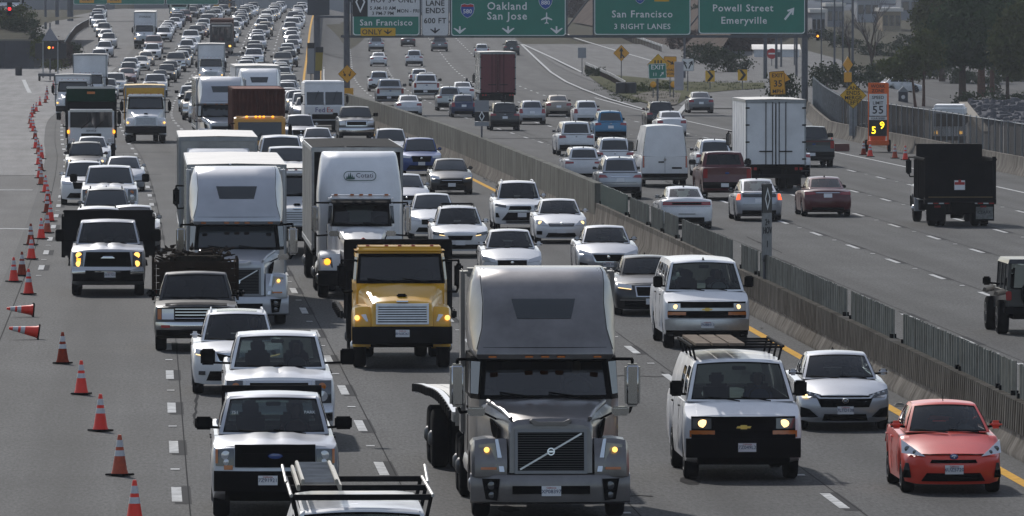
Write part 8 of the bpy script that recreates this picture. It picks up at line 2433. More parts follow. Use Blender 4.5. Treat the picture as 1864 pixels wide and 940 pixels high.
obj("sign_panel", M().prism([(X(73), Z(75)), (X(104), Z(75)), (X(88), Z(50))], 0, .05), mat("pale_lilac_panel", (.24, .24, .27), .6), t); obj("post", M().cyl((X(88), .1, -.3), (X(88), .1, Z(42)), .07, n=8), POSTM, t)
b = G(34, 138); t = thing("sand_barrel", "dark low barrel at the end of the closed lane", "barrel", b); obj("drum", M().lathe([(.3, 0), (.33, .1), (.33, .8), (.28, .85), (.01, .86)], 'z', n=14), mat("barrel_dark", (.05, .052, .055), .7), t)
strip_px("white_edge_line", [(43, 146), (48, 158), (54, 170)], .35, WHITEP, .03)
# far gantry of the jammed carriageway
d = 1120
s_ = FPX/d
t = thing("far_sign_gantry", "far green-signed gantry over the traffic jam with its post at left", "gantry", at_px(128, d/2, 4.2))
Zf = lambda py: A(0, py, d).z - 4.2
obj("post", M().cyl((0, .3, -1), (0, .3, 9), 6/s_, 5/s_, 12), POSTM, t); obj("chord", M().box(-.3, 300/s_, .1, .4, Zf(6), Zf(2)), POSTM, t)
for i, (lb, x0, x1) in enumerate((("left green sign on the far gantry with a yellow ONLY plate", 134, 196), ("middle green sign on the far gantry with a yellow ONLY plate", 198, 300), ("right green sign on the far gantry", 303, 398))):
 t, p = sign("overhead_sign", lb, "road sign", at_px((x0+x1)/2, d/2-.3, 4.2), rrect(-(x1-x0)/2/s_, (x1-x0)/2/s_, Zf(8.5), Zf(-40), .15, 2), SIGNG, 0, (INKW, .05), group="signs on the far gantry")
 if i < 2:
  x = (-6, -40)[i]/s_
  q = obj("yellow_plate", M().box(x-1.0, x+.9, -.06, -.045, Zf(5.6), Zf(-6)), SIGNOY, p); text("lettering", "ONLY", .5, INK, q, (x, -.065, Zf(0)))
# buildings that close the view
BW = mat("hazy_building_wall", (.26, .27, .29), .9, noise=.12, nscale=.15)
BW2 = mat("pale_building_wall", (.34, .35, .37), .9, noise=.12, nscale=.15)
BEIGE = mat("beige_wall", (.33, .28, .21), .9, noise=.1)
def building(label, x0, x1, d, h, wallm, roofm, rows=1, cols=8, pyb=None):
 z = zroad(at_px(x0, d, 0).x, min(2*d, 1480)) - .3
 c = at_px((x0+x1)/2, d, z); hw = (x1-x0)/FPX*d
 t = thing("building", label, "building", c)
 wl = obj("wall", M().box(-hw, hw, 0, 18, -1, h), wallm, t); obj("roof", M().box(-hw-.3, hw+.3, -.4, 18.4, h, h+.5), roofm, t)
 for r_ in range(rows):
  for k in range(cols):
   w_ = 2*hw/cols
   x = -hw + w_*(k+.5); zc = h*(r_+.55)/rows
   f = obj("window", M().box(x-w_*.36, x+w_*.36, -.06, .02, zc-.7, zc+.7), POSTM, wl); obj("pane", M().box(x-w_*.33, x+w_*.33, -.075, -.062, zc-.6, zc+.6), GLASSD, f)
 return t
building("long low grey warehouse behind the left end of the jam", -60, 207, 735, 9.5, BW, ROOFW, 2, 9)
building("beige block between the grey warehouses beyond the jam", 209, 236, 725, 9.5, BEIGE, ROOFW, 1, 2)
building("grey warehouse behind the middle of the jam", 238, 404, 745, 8.0, BW, ROOFW, 2, 7)
building("pale sign tower like block above the dark lorry", 405, 436, 715, 9.0, BW2, ROOFW, 1, 1)
building("banded pale grey building across the end of the jam", 438, 640, 738, 10.5, BW2, ROOFW, 2, 10)
building("low hazy building beyond the open carriageway", 640, 1040, 790, 8.5, BW, ROOFW, 1, 12)
building("bright hazy shed far beyond the ramp at right", 1470, 1700, 900, 6.0, BW2, ROOFW, 1, 6)
for i, (x0, x1, d_, h_, mm_, lb) in enumerate(((1478, 1502, 560, 3.4, BW2, "small pale building in the haze just right of the gantry post"), (1506, 1536, 610, 3.0, BW, "small grey building in the haze behind the tall thin poles"), (1560, 1600, 640, 3.6, BW2, "pale low building in the haze behind the leafless tree"),
 (1606, 1640, 590, 2.8, BEIGE, "beige low building in the haze right of the leafless tree"), (1640, 1690, 655, 4.2, BW, "grey low building in the haze left of the tall evergreen"), (1420, 1468, 640, 3.2, BW2, "low building in the haze behind the gantry post"))):
 building(lb, x0, x1, d_, h_, mm_, ROOFW, 1, 3)
for i, (lb, px, dd, w_, h_) in enumerate((("dark hedge row behind the trunks of the dark evergreens", 1770, 425, 90, 26), ("dark hedge row behind the white parked car", 1700, 436, 70, 28), ("dark hedge near the right edge behind the trunks", 1850, 430, 70, 30), ("dark bush beyond the leafless tree", 1600, 500, 60, 26), ("dark bush left of the leafless tree among the poles", 1540, 520, 50, 24), ("hazy bush row under the low buildings", 1500, 545, 70, 20), ("hazy bush at the tall evergreen's left", 1660, 520, 50, 26))):
 shrub(lb, 0, 0, w_, h_, LEAF3, 120+i, 1.0, "hedges beyond the frontage road", .6, base=at_px(px, dd, zroad(at_px(px, dd, 0).x, 2*dd)))
HILL = mat("hazy_hill_scrub", (.10, .115, .135), .95, noise=.5, nscale=.03)  # blue-grey of the distant haze is put into the scrub colour
hm = M()
hx = [-700, -400, -200, -80, 0, 60, 120, 200, 320, 500, 800]
hm.grid([[(x, y_ + 60*math.sin(x*.011), zz*(.75+.35*math.sin(x*.017+1)) + 3) for x in hx] for y_, zz in ((1700, 0), (2000, 16), (2500, 34), (3200, 60), (4000, 80))])
tag(obj("hills", hm, HILL, None, 60), kind="structure")
sm = M()
sl0 = [G(1040, 40), G(1150, 62), G(1215, 84), G(1300, 110)]
sm.grid([[tuple(p + Vector((0, 0, .02))) for p in sl0], [tuple(p + Vector((3, 28, 3.4))) for p in sl0], [tuple(p + Vector((6, 80, 5.2))) for p in sl0], [tuple(p + Vector((20, 320, 6.0))) for p in sl0]])
tag(obj("slope_terrain", sm, mat("brown_scrub_slope", (.085, .066, .055), .95, noise=.5, nscale=.4, bump=.5, bscale=2), None, 60), kind="structure")
for i, (lb, px, dd, z_, w_, h_) in enumerate((("scrub bush high on the brown slope at left", 1075, 640, 5.5, 60, 34), ("scrub bush in the middle of the brown slope", 1140, 600, 5.2, 70, 40), ("wide scrub bush behind the Powell Street sign", 1210, 575, 5.0, 90, 50), ("scrub bush at the right of the brown slope", 1300, 540, 3.6, 80, 46), ("scrub bush near the poles on the brown slope", 1370, 500, 2.2, 60, 50))):
 shrub(lb, 0, 0, w_, h_, LEAF4 if i % 2 == 0 else LEAF3, 80+i, 1.0, "scrub on the slope beyond the ramp", .6, base=at_px(px, dd, z_))
# ------------------------------------------------------------------ vehicles: oncoming carriageway
def slope_at(o, y): return math.atan((P(o, y+3).z - P(o, y-3).z)/6.0)
def place(proto, name, label, cat, o, d, yref, pm=None, group=None, back=False, extra=0.0):
 """put a vehicle so that its local y = yref stands at offset o and distance d"""
 rz = heading(d) + (math.pi if back else 0) + extra
 p = P(o, d)
 off = Vector((-math.sin(rz)*yref, math.cos(rz)*yref, 0))
 sl_ = slope_at(o, d)
 loc = Vector((p.x-off.x, p.y-off.y, p.z - (math.tan(sl_)*off.y)))
 r = proto.place(name, label, cat, loc, rz, group, pm)
 r.rotation_mode = 'XYZ'
 r.rotation_euler = (sl_*(-1 if back else 1), 0, rz)
 return r
def car(key, lod, label, cat, o, d, pm, group="vehicles queued on the oncoming lanes", back=False, name=None, extra=0.0, k2=2.0):
 s = SPECS[key]
 d *= k2
 yref = s['fo'] + (s['wb'] if back else 0)
 nm = name or {'sedan': 'sedan', 'hatchback': 'hatchback', 'suv': 'suv', 'pickup truck': 'pickup_truck', 'van': 'van', 'minivan': 'minivan', 'wagon': 'station_wagon'}[cat]
 return place(car_proto(key, lod), nm, label, cat, o, d, yref, pm, group, back, extra)
# near
car('hybrid_hatch', 0, "coral red hatchback beside the median barrier at lower right", 'hatchback', -1.5, 71.3, RED)
car('sedan_chrome_wing', 0, "silver sedan with winged chrome grille behind the coral hatchback", 'sedan', -1.65, 81.5, SILVER)
car('cargo_van', 0, "white cargo van with lit square headlamps and planks on its roof rack", 'van', -4.75, 73.3, WHITE)
car('passenger_van', 0, "white passenger van with chrome-edged grille behind the cargo van", 'van', -1.85, 100.0, WHITE)
car('sedan_mesh', 0, "black sedan with chrome mesh grille half behind the white passenger van", 'sedan', -1.95, 110, BLACK)
car('sedan_wide_grille', 0, "grey-white sedan with a wide spindle grille ahead of the black sedan", 'sedan', -1.4, 125, SILVER)
car('sedan_lit', 0, "white compact sedan with both headlamps lit", 'sedan', -1.15, 141, WHITE)
car('suv_trapezoid', 0, "white suv with roof rails and black trapezoid grille in the median lane", 'suv', -1.8, 148.6, WHITE)
car('sedan_compact_black', 1, "black compact sedan with one bright lamp beside the median wall", 'sedan', -2.1, 174.6, BLACK)
car('wagon_rails', 0, "white wagon with arched roof rails right of the logo truck", 'wagon', -5.1, 133.6, WHITE)
car('hatch', 0, "white wagon-like hatchback seen over the taupe truck's roof", 'hatchback', -4.5, 122, WHITE)
car('pickup_black_grille', 0, "silver pickup with black grille and blue oval badge at bottom left", 'pickup truck', -13.0, 68.0, SILVER)
car('pickup_tow', 0, "white pickup with chrome bumper and big tow mirrors behind the silver pickup", 'pickup truck', -12.6, 78.6, WHITE)
car('suv_chrome_wing', 0, "white suv with split chrome wing grille and sunroof", 'suv', -13.15, 88.7, WHITE)
car('rack_van', 0, "white van with a black ladder rack cut by the bottom edge", 'van', -12.4, 52.2, WHITE)
car('old_pickup', 0, "old dark pickup with rust-streaked hood hauling branches between wooden sides", 'pickup truck', -13.9, 99.2, paint('paint_worn_black', (.012, .012, .013), .0, .45, .4))
car('dump_pickup', 0, "silver-white pickup with amber-lit lamps and a black dump bed", 'pickup truck', -16.1, 117, SILVER)
def trk(proto, name, label, cat, o, d, ax, pm=None, back=False, group="lorries among the traffic", plus=0.0, extra=0.0): return place(proto, name, label, cat, o, 2*d+plus, ax, pm, group, back, extra)
trk(tractor("SWOOP"), "semi_tractor", "taupe sleeper truck with diagonal grille bar, largest truck at the bottom", "truck", -8.6, 67.4, 0.0, TAUPE)
trk(flat_trailer(), "flatbed_trailer", "empty arched aluminium flatbed trailer behind the taupe sleeper truck", "trailer", -8.65, 67.4, 0.0, None, plus=6.3, extra=.012)
trk(flatbed_yellow(), "flatbed_truck", "yellow flatbed truck with a tall black headboard", "truck", -9.35, 94.8, MEDIUM['ax'])
trk(tractor('SWOOP/far'), "semi_tractor", "silver-white sleeper truck with diagonal grille bar towing the first box trailer", "truck", -12.75, 107, 1.25, SILVER)
def trail(L, z0, z1, side, front, roof, axles, half=1.28, kit='van', rear=None):
 b = box_trailer(L, z0, z1, side, front, roof, half, kit, rear); trailer_gear(b, L, z0, axles, half-.02); return b
trk(trail(16, 1.15, 3.92, TRAILSIDE, TRAILDIRTY, ROOFW, [13.2, 14.5]), "box_trailer", "box trailer with polished side behind the silver-white sleeper truck", "trailer", -12.7, 107, 0.0, plus=5.4)
trk(tractor('SQUARE'), "semi_tractor", "white long-nosed truck with the Cotati logo on its tall sleeper", "truck", -9.1, 116.3, 1.25, WHITE)
trk(trail(13.5, 1.15, 4.02, TRAILDIRTY, STEELB, STEELB, [10.6, 11.9]), "box_trailer", "grey-edged box trailer rising behind the logo sleeper", "trailer", -9.1, 116.3, 0.0, plus=5.2)
trk(medium_box(PINK, WHITE, 7.0, 2.7), "box_truck", "truck with a pinkish grey box peeking out left of the logo truck's trailer", "truck", -10.2, 134.5, 1.08)
trk(medium_box(TRAILDIRTY, WHITE, 12.0, 3.85, fairing=True), "box_truck", "box truck with a rounded white roof fairing behind the first box trailer", "truck", -12.75, 130.8, 1.08)
car('sedan', 1, "white sedan glimpsed between the silver-white truck and the pinkish truck", 'sedan', -9.5, 157, WHITE)
car('pickup_jam', 1, "white pickup between the box truck roof and the logo trailer", 'pickup truck', -8.8, 175, WHITE)
car("cargo_van", 1, "white cargo van right behind the white pickup in the third lane", "van", -8.7, 184, WHITE)
trk(yellow_cabover_container(), "container_truck", "school-yellow cab-over truck carrying a brown corrugated container", "truck", -9.2, 195, .95, AMBERY)
trk(tractor('SWOOP/far'), "semi_tractor", "pale sleeper truck at the left of the brown container", "truck", -10.1, 218, 1.25, SILVER)
trk(trail(14.5, 1.15, 3.75, TRAILSIDE, TRAILW, ROOFW, [11.5, 12.8]), "box_trailer", "white fronted trailer with bright roof behind the brown container", "trailer", -10.0, 218, 0.0, plus=5.4)
trk(trail(14.5, 1.15, 4.05, TRAILW, TRAILW, ROOFW, [11.5, 12.8]), "box_trailer", "white trailer with dark numerals 5026 on its front", "trailer", -6.9, 241.5, 0.0, plus=5.4)
tt = bpy.data.objects[[o.name for o in scene.objects if o.get("label") == "white trailer with dark numerals 5026 on its front"][0]]
text("lettering", "5026", .62, DARKTEXT, tt, (.35, -.02, 2.55))
trk(tractor('SWOOP/far'), "semi_tractor", "pale truck hidden in front of the trailer numbered 5026", "truck", -6.9, 241.5, 1.25, WHITE)
trk(step_van(), "step_van", "white parcel step van with purple and orange lettering", "van", -2.5, 253, .9)
trk(garbage_truck(), "refuse_truck", "white cab refuse truck with a dark green hopper cover", "truck", -16.9, 212, 1.0)
trk(medium_box(mat("box_yellow", (.56, .30, .02), .5, noise=.12), WHITE, 6.5, 3.15, 1.12, mat("roof_yellow", (.6, .36, .04), .5)), "box_truck", "white-nosed box truck with a yellow box", "truck", -13.6, 233, 1.08)
trk(medium_box(TRAILW, TRAILW, 6.0, 3.0, 1.2, words=("LINEHAUL", .34)), "box_truck", "low white box truck with dark lettering over its cab at left", "truck", -17.6, 282, 1.08)
trk(medium_box(TRAILW, WHITE, 7.5, 4.1, 1.28), "box_truck", "tall white box truck in the leftmost lane beyond the refuse truck", "truck", -17.2, 322, 1.08)
trk(medium_box(TRAILW, WHITE, 7.0, 4.0, 1.2, words=("MOVERS"[:0] or "STORAGE", .3)), "box_truck", "white moving truck with faint lettering high in the jam", "truck", -18.0, 466, 1.08)
trk(medium_box(TRAILW, WHITE, 6.0, 3.9, 1.22), "box_truck", "white cube truck in the third lane below the dark lorry", "truck", -8.4, 382, 1.08)
trk(dark_hauler(), "dark_lorry", "tall dark lorry with a rust-red load high in the jam", "truck", -9.2, 455, 1.2)
trk(medium_box(TRAILW, WHITE, 6.0, 4.2, 1.3), "box_truck", "pale box truck at the top of the jam above the moving truck", "truck", -17.6, 560, 1.08)
trk(yellow_cabover_container(), "container_truck", "orange-roofed lorry far up the jam", "truck", -13.2, 610, .95, AMBERY)
# lane five column
car('suv', 1, "white suv roof showing just over the black dump bed", 'suv', -16.5, 131, WHITE)
car('sedan', 1, "silver sedan with a sunlit roof behind the black dump bed", 'sedan', -15.4, 136.8, SILVER)
car('suv', 1, "grey suv squeezed in front of the white tow-mirror pickup in the left lane", 'suv', -16.3, 143.5, GREY)
car('dump_pickup' if False else 'pickup_tow', 1, "white pickup with wide black tow mirrors in the left lane column", 'pickup truck', -16.2, 153, WHITE)
car('suv', 1, "white suv with roof rails ahead of the left lane's tow-mirror pickup", 'suv', -17.2, 166, WHITE)
car('sedan', 1, "pale sedan offset to the right in the left lane column", 'sedan', -15.6, 177, SILVER)
car('suv_lit', 1, "black suv with an amber-lit lamp in the left lane column", 'suv', -17.2, 187, BLACK)
car('sedan', 1, "white sedan directly in front of the refuse truck", 'sedan', -16.9, 201, WHITE)
# right lanes column
car('hatch', 1, "white hatchback between the logo trailer and the arched-rail wagon", 'hatchback', -5.2, 143.5, WHITE)
car('sedan', 1, "silver sedan right of the logo trailer's top corner", 'sedan', -5.0, 160, SILVER)
car('suv', 1, "bright blue suv right of the logo trailer", 'suv', -2.0, 192, BLUE)
car('suv', 1, "white suv above the blue suv in the median lane", 'suv', -2.4, 205, WHITE)
car('pickup_jam', 1, "dark pickup in front of the parcel step van", 'pickup truck', -1.8, 236, DKGREY)
car('sedan', 1, "white sedan in the second lane behind the dark pickup", 'sedan', -5.4, 214, WHITE)
car('suv', 1, "silver suv in the second lane ahead of the trailer numbered 5026", 'suv', -5.4, 228, SILVER)
# ------------------------------------------------------------------ vehicles of the far jam, lane by lane
occupied = {1: [(0, 262)], 2: [(0, 264)], 3: [(0, 243), (378, 398), (450, 468)], 4: [(0, 246), (603, 628)], 5: [(0, 226), (276, 296), (316, 336), (460, 480), (555, 572)]}
LC = {1: -1.9, 2: -5.5, 3: -9.1, 4: -12.75, 5: -16.6, 6: -21.5}
lname = {1: "median lane", 2: "second lane", 3: "middle lane", 4: "fourth lane", 5: "outer lane", 6: "merging ramp"}
cnames = [("white", WHITE, 30), ("off-white", OFFWHITE, 10), ("silver", SILVER, 17), ("grey", GREY, 10), ("charcoal", DKGREY, 9), ("black", BLACK, 12), ("maroon", MAROON, 3), ("navy", NAVY, 4), ("tan", TAN, 2)]
pool = [c for c in cnames for _ in range(c[2])]
types = [("sedan", "sedan", 11), ("sedan_jam_lit", "sedan", 4), ("suv", "suv", 11), ("suv_lit", "suv", 5), ("hatch", "hatchback", 4), ("minivan", "minivan", 3), ("pickup_jam", "pickup truck", 5)]
tpool = [t_ for t_ in types for _ in range(t_[2])]
rj = random.Random(21)
cnt = {}
words_ = "first second third fourth fifth sixth seventh eighth ninth tenth eleventh twelfth thirteenth fourteenth fifteenth sixteenth seventeenth eighteenth nineteenth twentieth".split()
for ln in (1, 2, 3, 4, 5, 6):
 d = 524.0 if ln < 6 else 810
 last = None
 while d < (1280 if ln < 6 else 1200):
  hit = [2*b for (a, b) in occupied.get(ln, []) if 2*a <= d+4.8 and d <= 2*b]
  if hit: d = max(hit) + rj.uniform(1.5, 4); continue
  cn, cm, _ = rj.choice(pool)
  key, cat, _ = rj.choice(tpool)
  if d > 1040: key = {'pickup_jam': 'suv', 'minivan': 'suv'}.get(key, key); cat = {'pickup truck': 'suv', 'minivan': 'suv'}.get(cat, cat)
  k = (ln, cn, cat); cnt[k] = cnt.get(k, 0) + 1
  n = cnt[k]
  lb = "%s %s %s in the far jam's %s" % (words_[n-1] if n <= 20 else "later", cn, cat, lname[ln])
  o_ = LC[ln] + rj.uniform(-.35, .35)
  if ln == 6: o_ = interp([(810, -20.6), (928, -21.8), (1084, -27.5), (1200, -30)], d)
  car(key, 3, lb, cat, o_, d, cm, "cars in the far traffic jam", k2=1.0)
  d += SPECS[key]['L'] + rj.uniform(8.0, 18.5) + (12 if ln == 6 else 0) + (3 if ln == 5 else 0)
# ------------------------------------------------------------------ vehicles: open carriageway, driving away
gopen = "vehicles driving away on the open carriageway"
def away(key, lod, label, cat, px, py, pm, dd=0, extra=0.0, **k):
 g = G(px, py)
 d = g.y + dd
 return car(key, lod, label, cat, g.x - yel(g.y), d, pm, gopen, True, extra=extra, k2=1.0)
def awayt(proto, name, label, cat, px, py, ax, pm=None):
 g = G(px, py)
 return place(proto, name, label, cat, g.x - yel(g.y), g.y, ax, pm, gopen, True)
awayt(jeep(), "off_road_car", "black off-road car with a hard top at the right edge", "off-road car", 1884, 608, 3.38, BLACK)
awayt(dump_truck(), "dump_truck", "black-bodied dump truck with a warning plate on its tailgate", "truck", 1743, 411, 6.6)
away('sedan_rear_bar', 0, "dark red sedan left of the dump truck", 'sedan', 1503, 394, MAROON)
away('hybrid_rear', 0, "silver hatchback with lit brake lamps beside the narrow sign", 'hatchback', 1379, 402, SILVER)
away('muscle_sedan', 0, "white sedan with a full-width dark red tail lamp band", 'sedan', 1247, 416, WHITE)
away('pickup_tail', 0, "dark red pickup behind the white box truck", 'pickup truck', 1320, 364, MAROON)
awayt(rear_box(7.5, 3.85, TRAILW), "box_truck", "white box truck with twin rear doors and lock rods", "truck", 1408, 347, 6.6+3.2)
away('suv', 1, "white suv with a bright red lamp peeking out right of the white box truck", 'suv', 1437, 322, WHITE)
away('pickup_tail', 1, "dark pickup right of the white box truck", 'pickup truck', 1478, 304, DKGREY)
away('suv', 1, "white suv in front of the dark red pickup", 'suv', 1300, 322, WHITE)
away('sprinter', 0, "tall white cargo van with twin rear doors", 'van', 1206, 340, WHITE)
away('suv_tail_silver', 0, "silver suv with chrome tailgate trim above the green screen panel", 'suv', 1127, 362, SILVER)
away('suv', 1, "white suv with dark rear window left of the tall cargo van", 'suv', 1117, 318, WHITE)
away('wagon_tail', 1, "white wagon half hidden by the median wall", 'wagon', 1061, 330, WHITE)
away('minivan', 1, "white minivan above the half hidden wagon", 'minivan', 1047, 283, WHITE)
away('suv', 1, "sky blue suv with a roof rack", 'suv', 1110, 257, SKYBLUE)
away('suv', 1, "black suv right of the stacked diamond sign", 'suv', 918, 238, BLACK)
away('hatch', 1, "silver hatchback right of the black suv", 'hatchback', 968, 227, SILVER)
away('sedan', 1, "tan sedan right of the red-doored truck", 'sedan', 1016, 213, TAN)
away('hatch', 1, "white hatchback with one amber-lit lamp", 'hatchback', 1068, 227, WHITE)
away('suv', 1, "dark suv beyond the tall cargo van", 'suv', 1202, 236, DKGREY)
away('sedan', 1, "white sedan just above the tall cargo van", 'sedan', 1221, 248, WHITE)
away('sedan', 1, "grey sedan alone on the exit ramp", 'sedan', 1275, 206, GREY)
awayt(rear_box(9.5, 4.0, TRAILSIDE, mat("dark_red_doors", (.15, .025, .036), .55, noise=.2), 1.28), "box_truck", "truck with dark red rear doors and a polished side", "truck", 905, 197, 6.6+5.0)
b = G(850, 178)
mc = motorcycle().place("motorcycle", "dark touring motorcycle left of the red-doored truck", "motorcycle", b, heading(b.y)+math.pi, gopen)
rd = rider(); rd.location = b + Vector((0, -.95, .72)); rd.rotation_euler = (0, 0, heading(b.y)+math.pi)
tag(rd, "rider in dark clothes on the touring motorcycle", "person")
away('sedan', 1, "white sedan nearest the gantry post on the open carriageway", 'sedan', 744, 213, WHITE)
away('pickup_tail', 1, "pale pickup in the lane beside the gantry post", 'pickup truck', 710, 193, SILVER)
away('suv', 1, "white suv half behind the pale pickup", 'suv', 690, 167, WHITE)
away('pickup_tail', 1, "white pickup ahead of the silver suv", 'pickup truck', 776, 181, WHITE)
away('suv', 1, "silver suv left of the navy hatchback", 'suv', 818, 202, SILVER)
away('hatch', 1, "navy hatchback beside the stacked diamond sign", 'hatchback', 844, 214, NAVY)
away('sedan', 1, "white sedan with a red lamp behind the silver suv", 'sedan', 842, 184, WHITE)
away('hatch', 1, "pale hatchback above the white pickup", 'hatchback', 763, 157, WHITE)
away('sedan', 1, "dark sedan squeezed above the white pickup", 'sedan', 776, 163, BLACK)
away('suv', 1, "white suv below the LANE ENDS sign", 'suv', 754, 121, WHITE)
away('sedan', 1, "white sedan below the San Francisco HOV sign", 'sedan', 689, 121, WHITE)
away('suv', 1, "pale suv under the yellow ONLY plate", 'suv', 685, 94, SILVER)
away('sedan', 1, "dark sedan tucked under the gantry's lower beam", 'sedan', 743, 85, DKGREY)
away('minivan', 1, "grey van under the arrow of the LANE ENDS sign", 'minivan', 800, 94, GREY)
away('hatch', 1, "silver hatchback below the Oakland sign", 'hatchback', 877, 105, SILVER)
away('suv', 1, "black suv below the San Jose arrows", 'suv', 931, 101, BLACK)
# frontage road
shuttle = shuttle_bus().place("shuttle_bus", "white shuttle bus behind the dark mesh fence", "bus", at_px(1726, 300, -2.6), heading(600)-.12, "vehicles on the frontage road")
b = at_px(1702, 404, zf(404))
car_proto('hatch', 1).place("hatchback", "white car parked crosswise under the largest evergreen", "hatchback", (b.x-1.3, b.y+1.3, b.z), rad(112), "vehicles on the frontage road", WHITE)
b = at_px(1640, 292, -2.6)
car_proto('suv', 1).place("suv", "dark suv behind the fence right of the speed trailer", "suv", b, heading(580)-.1, "vehicles on the frontage road", BLACK)
b = at_px(1580, 296, -2.6)
car_proto('suv', 1).place("suv", "pale suv roof behind the fence left of the speed trailer", "suv", b, heading(580)-.1, "vehicles on the frontage road", WHITE)
# ------------------------------------------------------------------ loads and fittings on the near vehicles
def find(label): return [o for o in scene.objects if o.get("label") == label][0]
def onto(root, name, label, cat):              # a load resting on a vehicle: its own top-level thing at the same place
 t = thing(name, label, cat, root.location, root.rotation_euler.z)
 t.rotation_euler = root.rotation_euler
 return t
# planks and rack of the cargo van
van_ = find("white cargo van with lit square headlamps and planks on its roof rack")
for y in (1.75, 2.9, 4.1, 5.2):
 obj("rack_bar", M().box(-.80, .80, y-.025, y+.025, 2.22, 2.26), STEELB, van_)
 for sd in (1, -1): obj("rack_foot", M().cyl((sd*.72, y, 2.0), (sd*.78, y, 2.24), .02, n=6), STEELB, van_)
for sd in (1, -1): obj("rack_rail", M().box(sd*.80-.02, sd*.80+.02, 1.6, 5.4, 2.24, 2.28), STEELB, van_)
for i, x in enumerate((-.60, -.30, .0)):
 t = onto(van_, "plank", ("left", "middle", "right")[i] + " weathered board on the cargo van's roof rack", "plank")
 obj("board", M().box(x-.13, x+.13, 1.7, 5.35, 2.265, 2.31), WOOD, t)
# rack and ladder of the nearest van
rv = find("white van with a black ladder rack cut by the bottom edge")
for y in (1.5, 3.5, 5.45):
 obj("rack_bar", M().box(-.86, .86, y-.04, y+.04, 2.14, 2.21), STEELB, rv)
 for sd in (1, -1): obj("rack_foot", M().cyl((sd*.80, y, 1.9), (sd*.86, y, 2.18), .025, n=6), STEELB, rv)
for sd in (1, -1):
 obj("rack_rail", M().cyl((sd*.88, 1.4, 2.20), (sd*.88, 5.4, 2.20), .022, n=8), DULLALU, rv)
 obj("rack_end_rail", M().cyl((sd*.90, 3.9, 2.22), (sd*.92, 5.6, 2.34), .02, n=8), DULLALU, rv)
t = onto(rv, "extension_ladder", "stacked pale aluminium ladder lying on the nearest van's rack", "ladder")
LAD = mat("pale_ladder", (.34, .32, .27), .6, .0, noise=.3)
for x in (-.78, -.26):
 obj("stile", M().rbox(x-.02, x+.02, 1.9, 6.3, 2.23, 2.31, .008), LAD, t)
 obj("stile", M().rbox(x-.02+(.05 if x < -.5 else -.05), x+.02+(.05 if x < -.5 else -.05), 1.7, 5.9, 2.32, 2.39, .008), LAD, t)
for k in range(27): obj("rung", M().cyl((-.75, 1.95+k*.16, 2.33), (-.29, 1.95+k*.16, 2.33), .03, n=6), DULLALU, t)
# wooden sides and branches of the old pickup
op = find("old dark pickup with rust-streaked hood hauling branches between wooden sides")
WOODD = mat("dark_stained_wood", (.030, .020, .014), .85, noise=.5, nscale=3)
for k in range(5): obj("headboard_plank", M().box(-.92, .92, 2.92, 2.97, 1.20+k*.165, 1.20+k*.165+.15), WOODD, op)
for sd in (1, -1):
 for k in range(5): obj("side_plank", M().box(min(sd*.93, sd*.97), max(sd*.93, sd*.97), 2.95, 5.4, 1.20+k*.165, 1.20+k*.165+.15), WOODD, op)
 for y in (2.95, 4.1, 5.35): obj("stake", M().box(min(sd*.97, sd*1.03), max(sd*.97, sd*1.03), y, y+.08, 1.1, 2.08), WOODD, op)
t = onto(op, "brush_pile", "heap of dark branches on the old pickup", "branches")
rb2 = random.Random(5)
bp_ = M()
for k in range(190):
 a = Vector((rb2.uniform(-.85, .85), rb2.uniform(3.0, 5.3), 1.8 + rb2.uniform(0, .55)*(1-.3*abs(rb2.uniform(-1, 1)))))
 dv = Vector((rb2.uniform(-1, 1), rb2.uniform(-.7, .7), rb2.uniform(-.25, .3)))
 q = a + dv*rb2.uniform(.25, .55)
 q.x = max(-.95, min(.95, q.x)); q.z = min(q.z, 2.42)
 bp_.cyl(a, q, rb2.uniform(.02, .055), .012, 5)
obj("branches", bp_, mat("dead_branches", (.035, .026, .02), .9, noise=.4), t, None)["kind"] = "stuff"
obj("brush_core", M().rbox(-.85, .85, 3.0, 5.3, 1.2, 2.14, .25), mat("dead_leaves_dark", (.022, .018, .013), .95, noise=.5, nscale=9, bump=1, bscale=20), t)
rh = M().slab([[SPX for SPX in [Car(**SPECS['old_pickup']).D(x, y, Car(**SPECS['old_pickup']).T(x, y)+.012) for x in (-.72, -.35, 0, .35, .72)]] for y in (.07, .25, .45)], (0, 0, -.01))
obj("rust_patch", rh, RUST if False else mat("rust_stain", (.06, .056, .055), .8, noise=.5), op)
# dump bed of the white pickup
dp = find("silver-white pickup with amber-lit lamps and a black dump bed")
obj("bed_headboard", M().box(-1.24, 1.24, 3.86, 3.94, 1.0, 2.22), STEELB, dp)
obj("bed_rim", M().rbox(-1.27, 1.27, 3.84, 3.98, 2.2, 2.28, .02), STEELB, dp)
for sd in (1, -1):
 obj("bed_side", M().box(min(sd*1.21, sd*1.27), max(sd*1.21, sd*1.27), 3.9, 6.9, .95, 2.1), STEELB, dp)
 for k in range(5): obj("side_rib", M().box(min(sd*1.27, sd*1.31), max(sd*1.27, sd*1.31), 4.0+k*.65, 4.08+k*.65, .95, 2.1), STEELB, dp)
 obj("fender_flare", M().hexa([(sd*.98, .5, .85), (sd*1.10, .55, .82), (sd*1.10, 1.5, .82), (sd*.98, 1.6, .85), (sd*.98, .65, 1.02), (sd*1.08, .7, .96), (sd*1.08, 1.35, .96), (sd*.98, 1.4, 1.02)]), PLASTIC, dp)
obj("bed_floor", M().box(-1.14, 1.14, 3.9, 6.9, .95, 1.02), STEELB, dp)
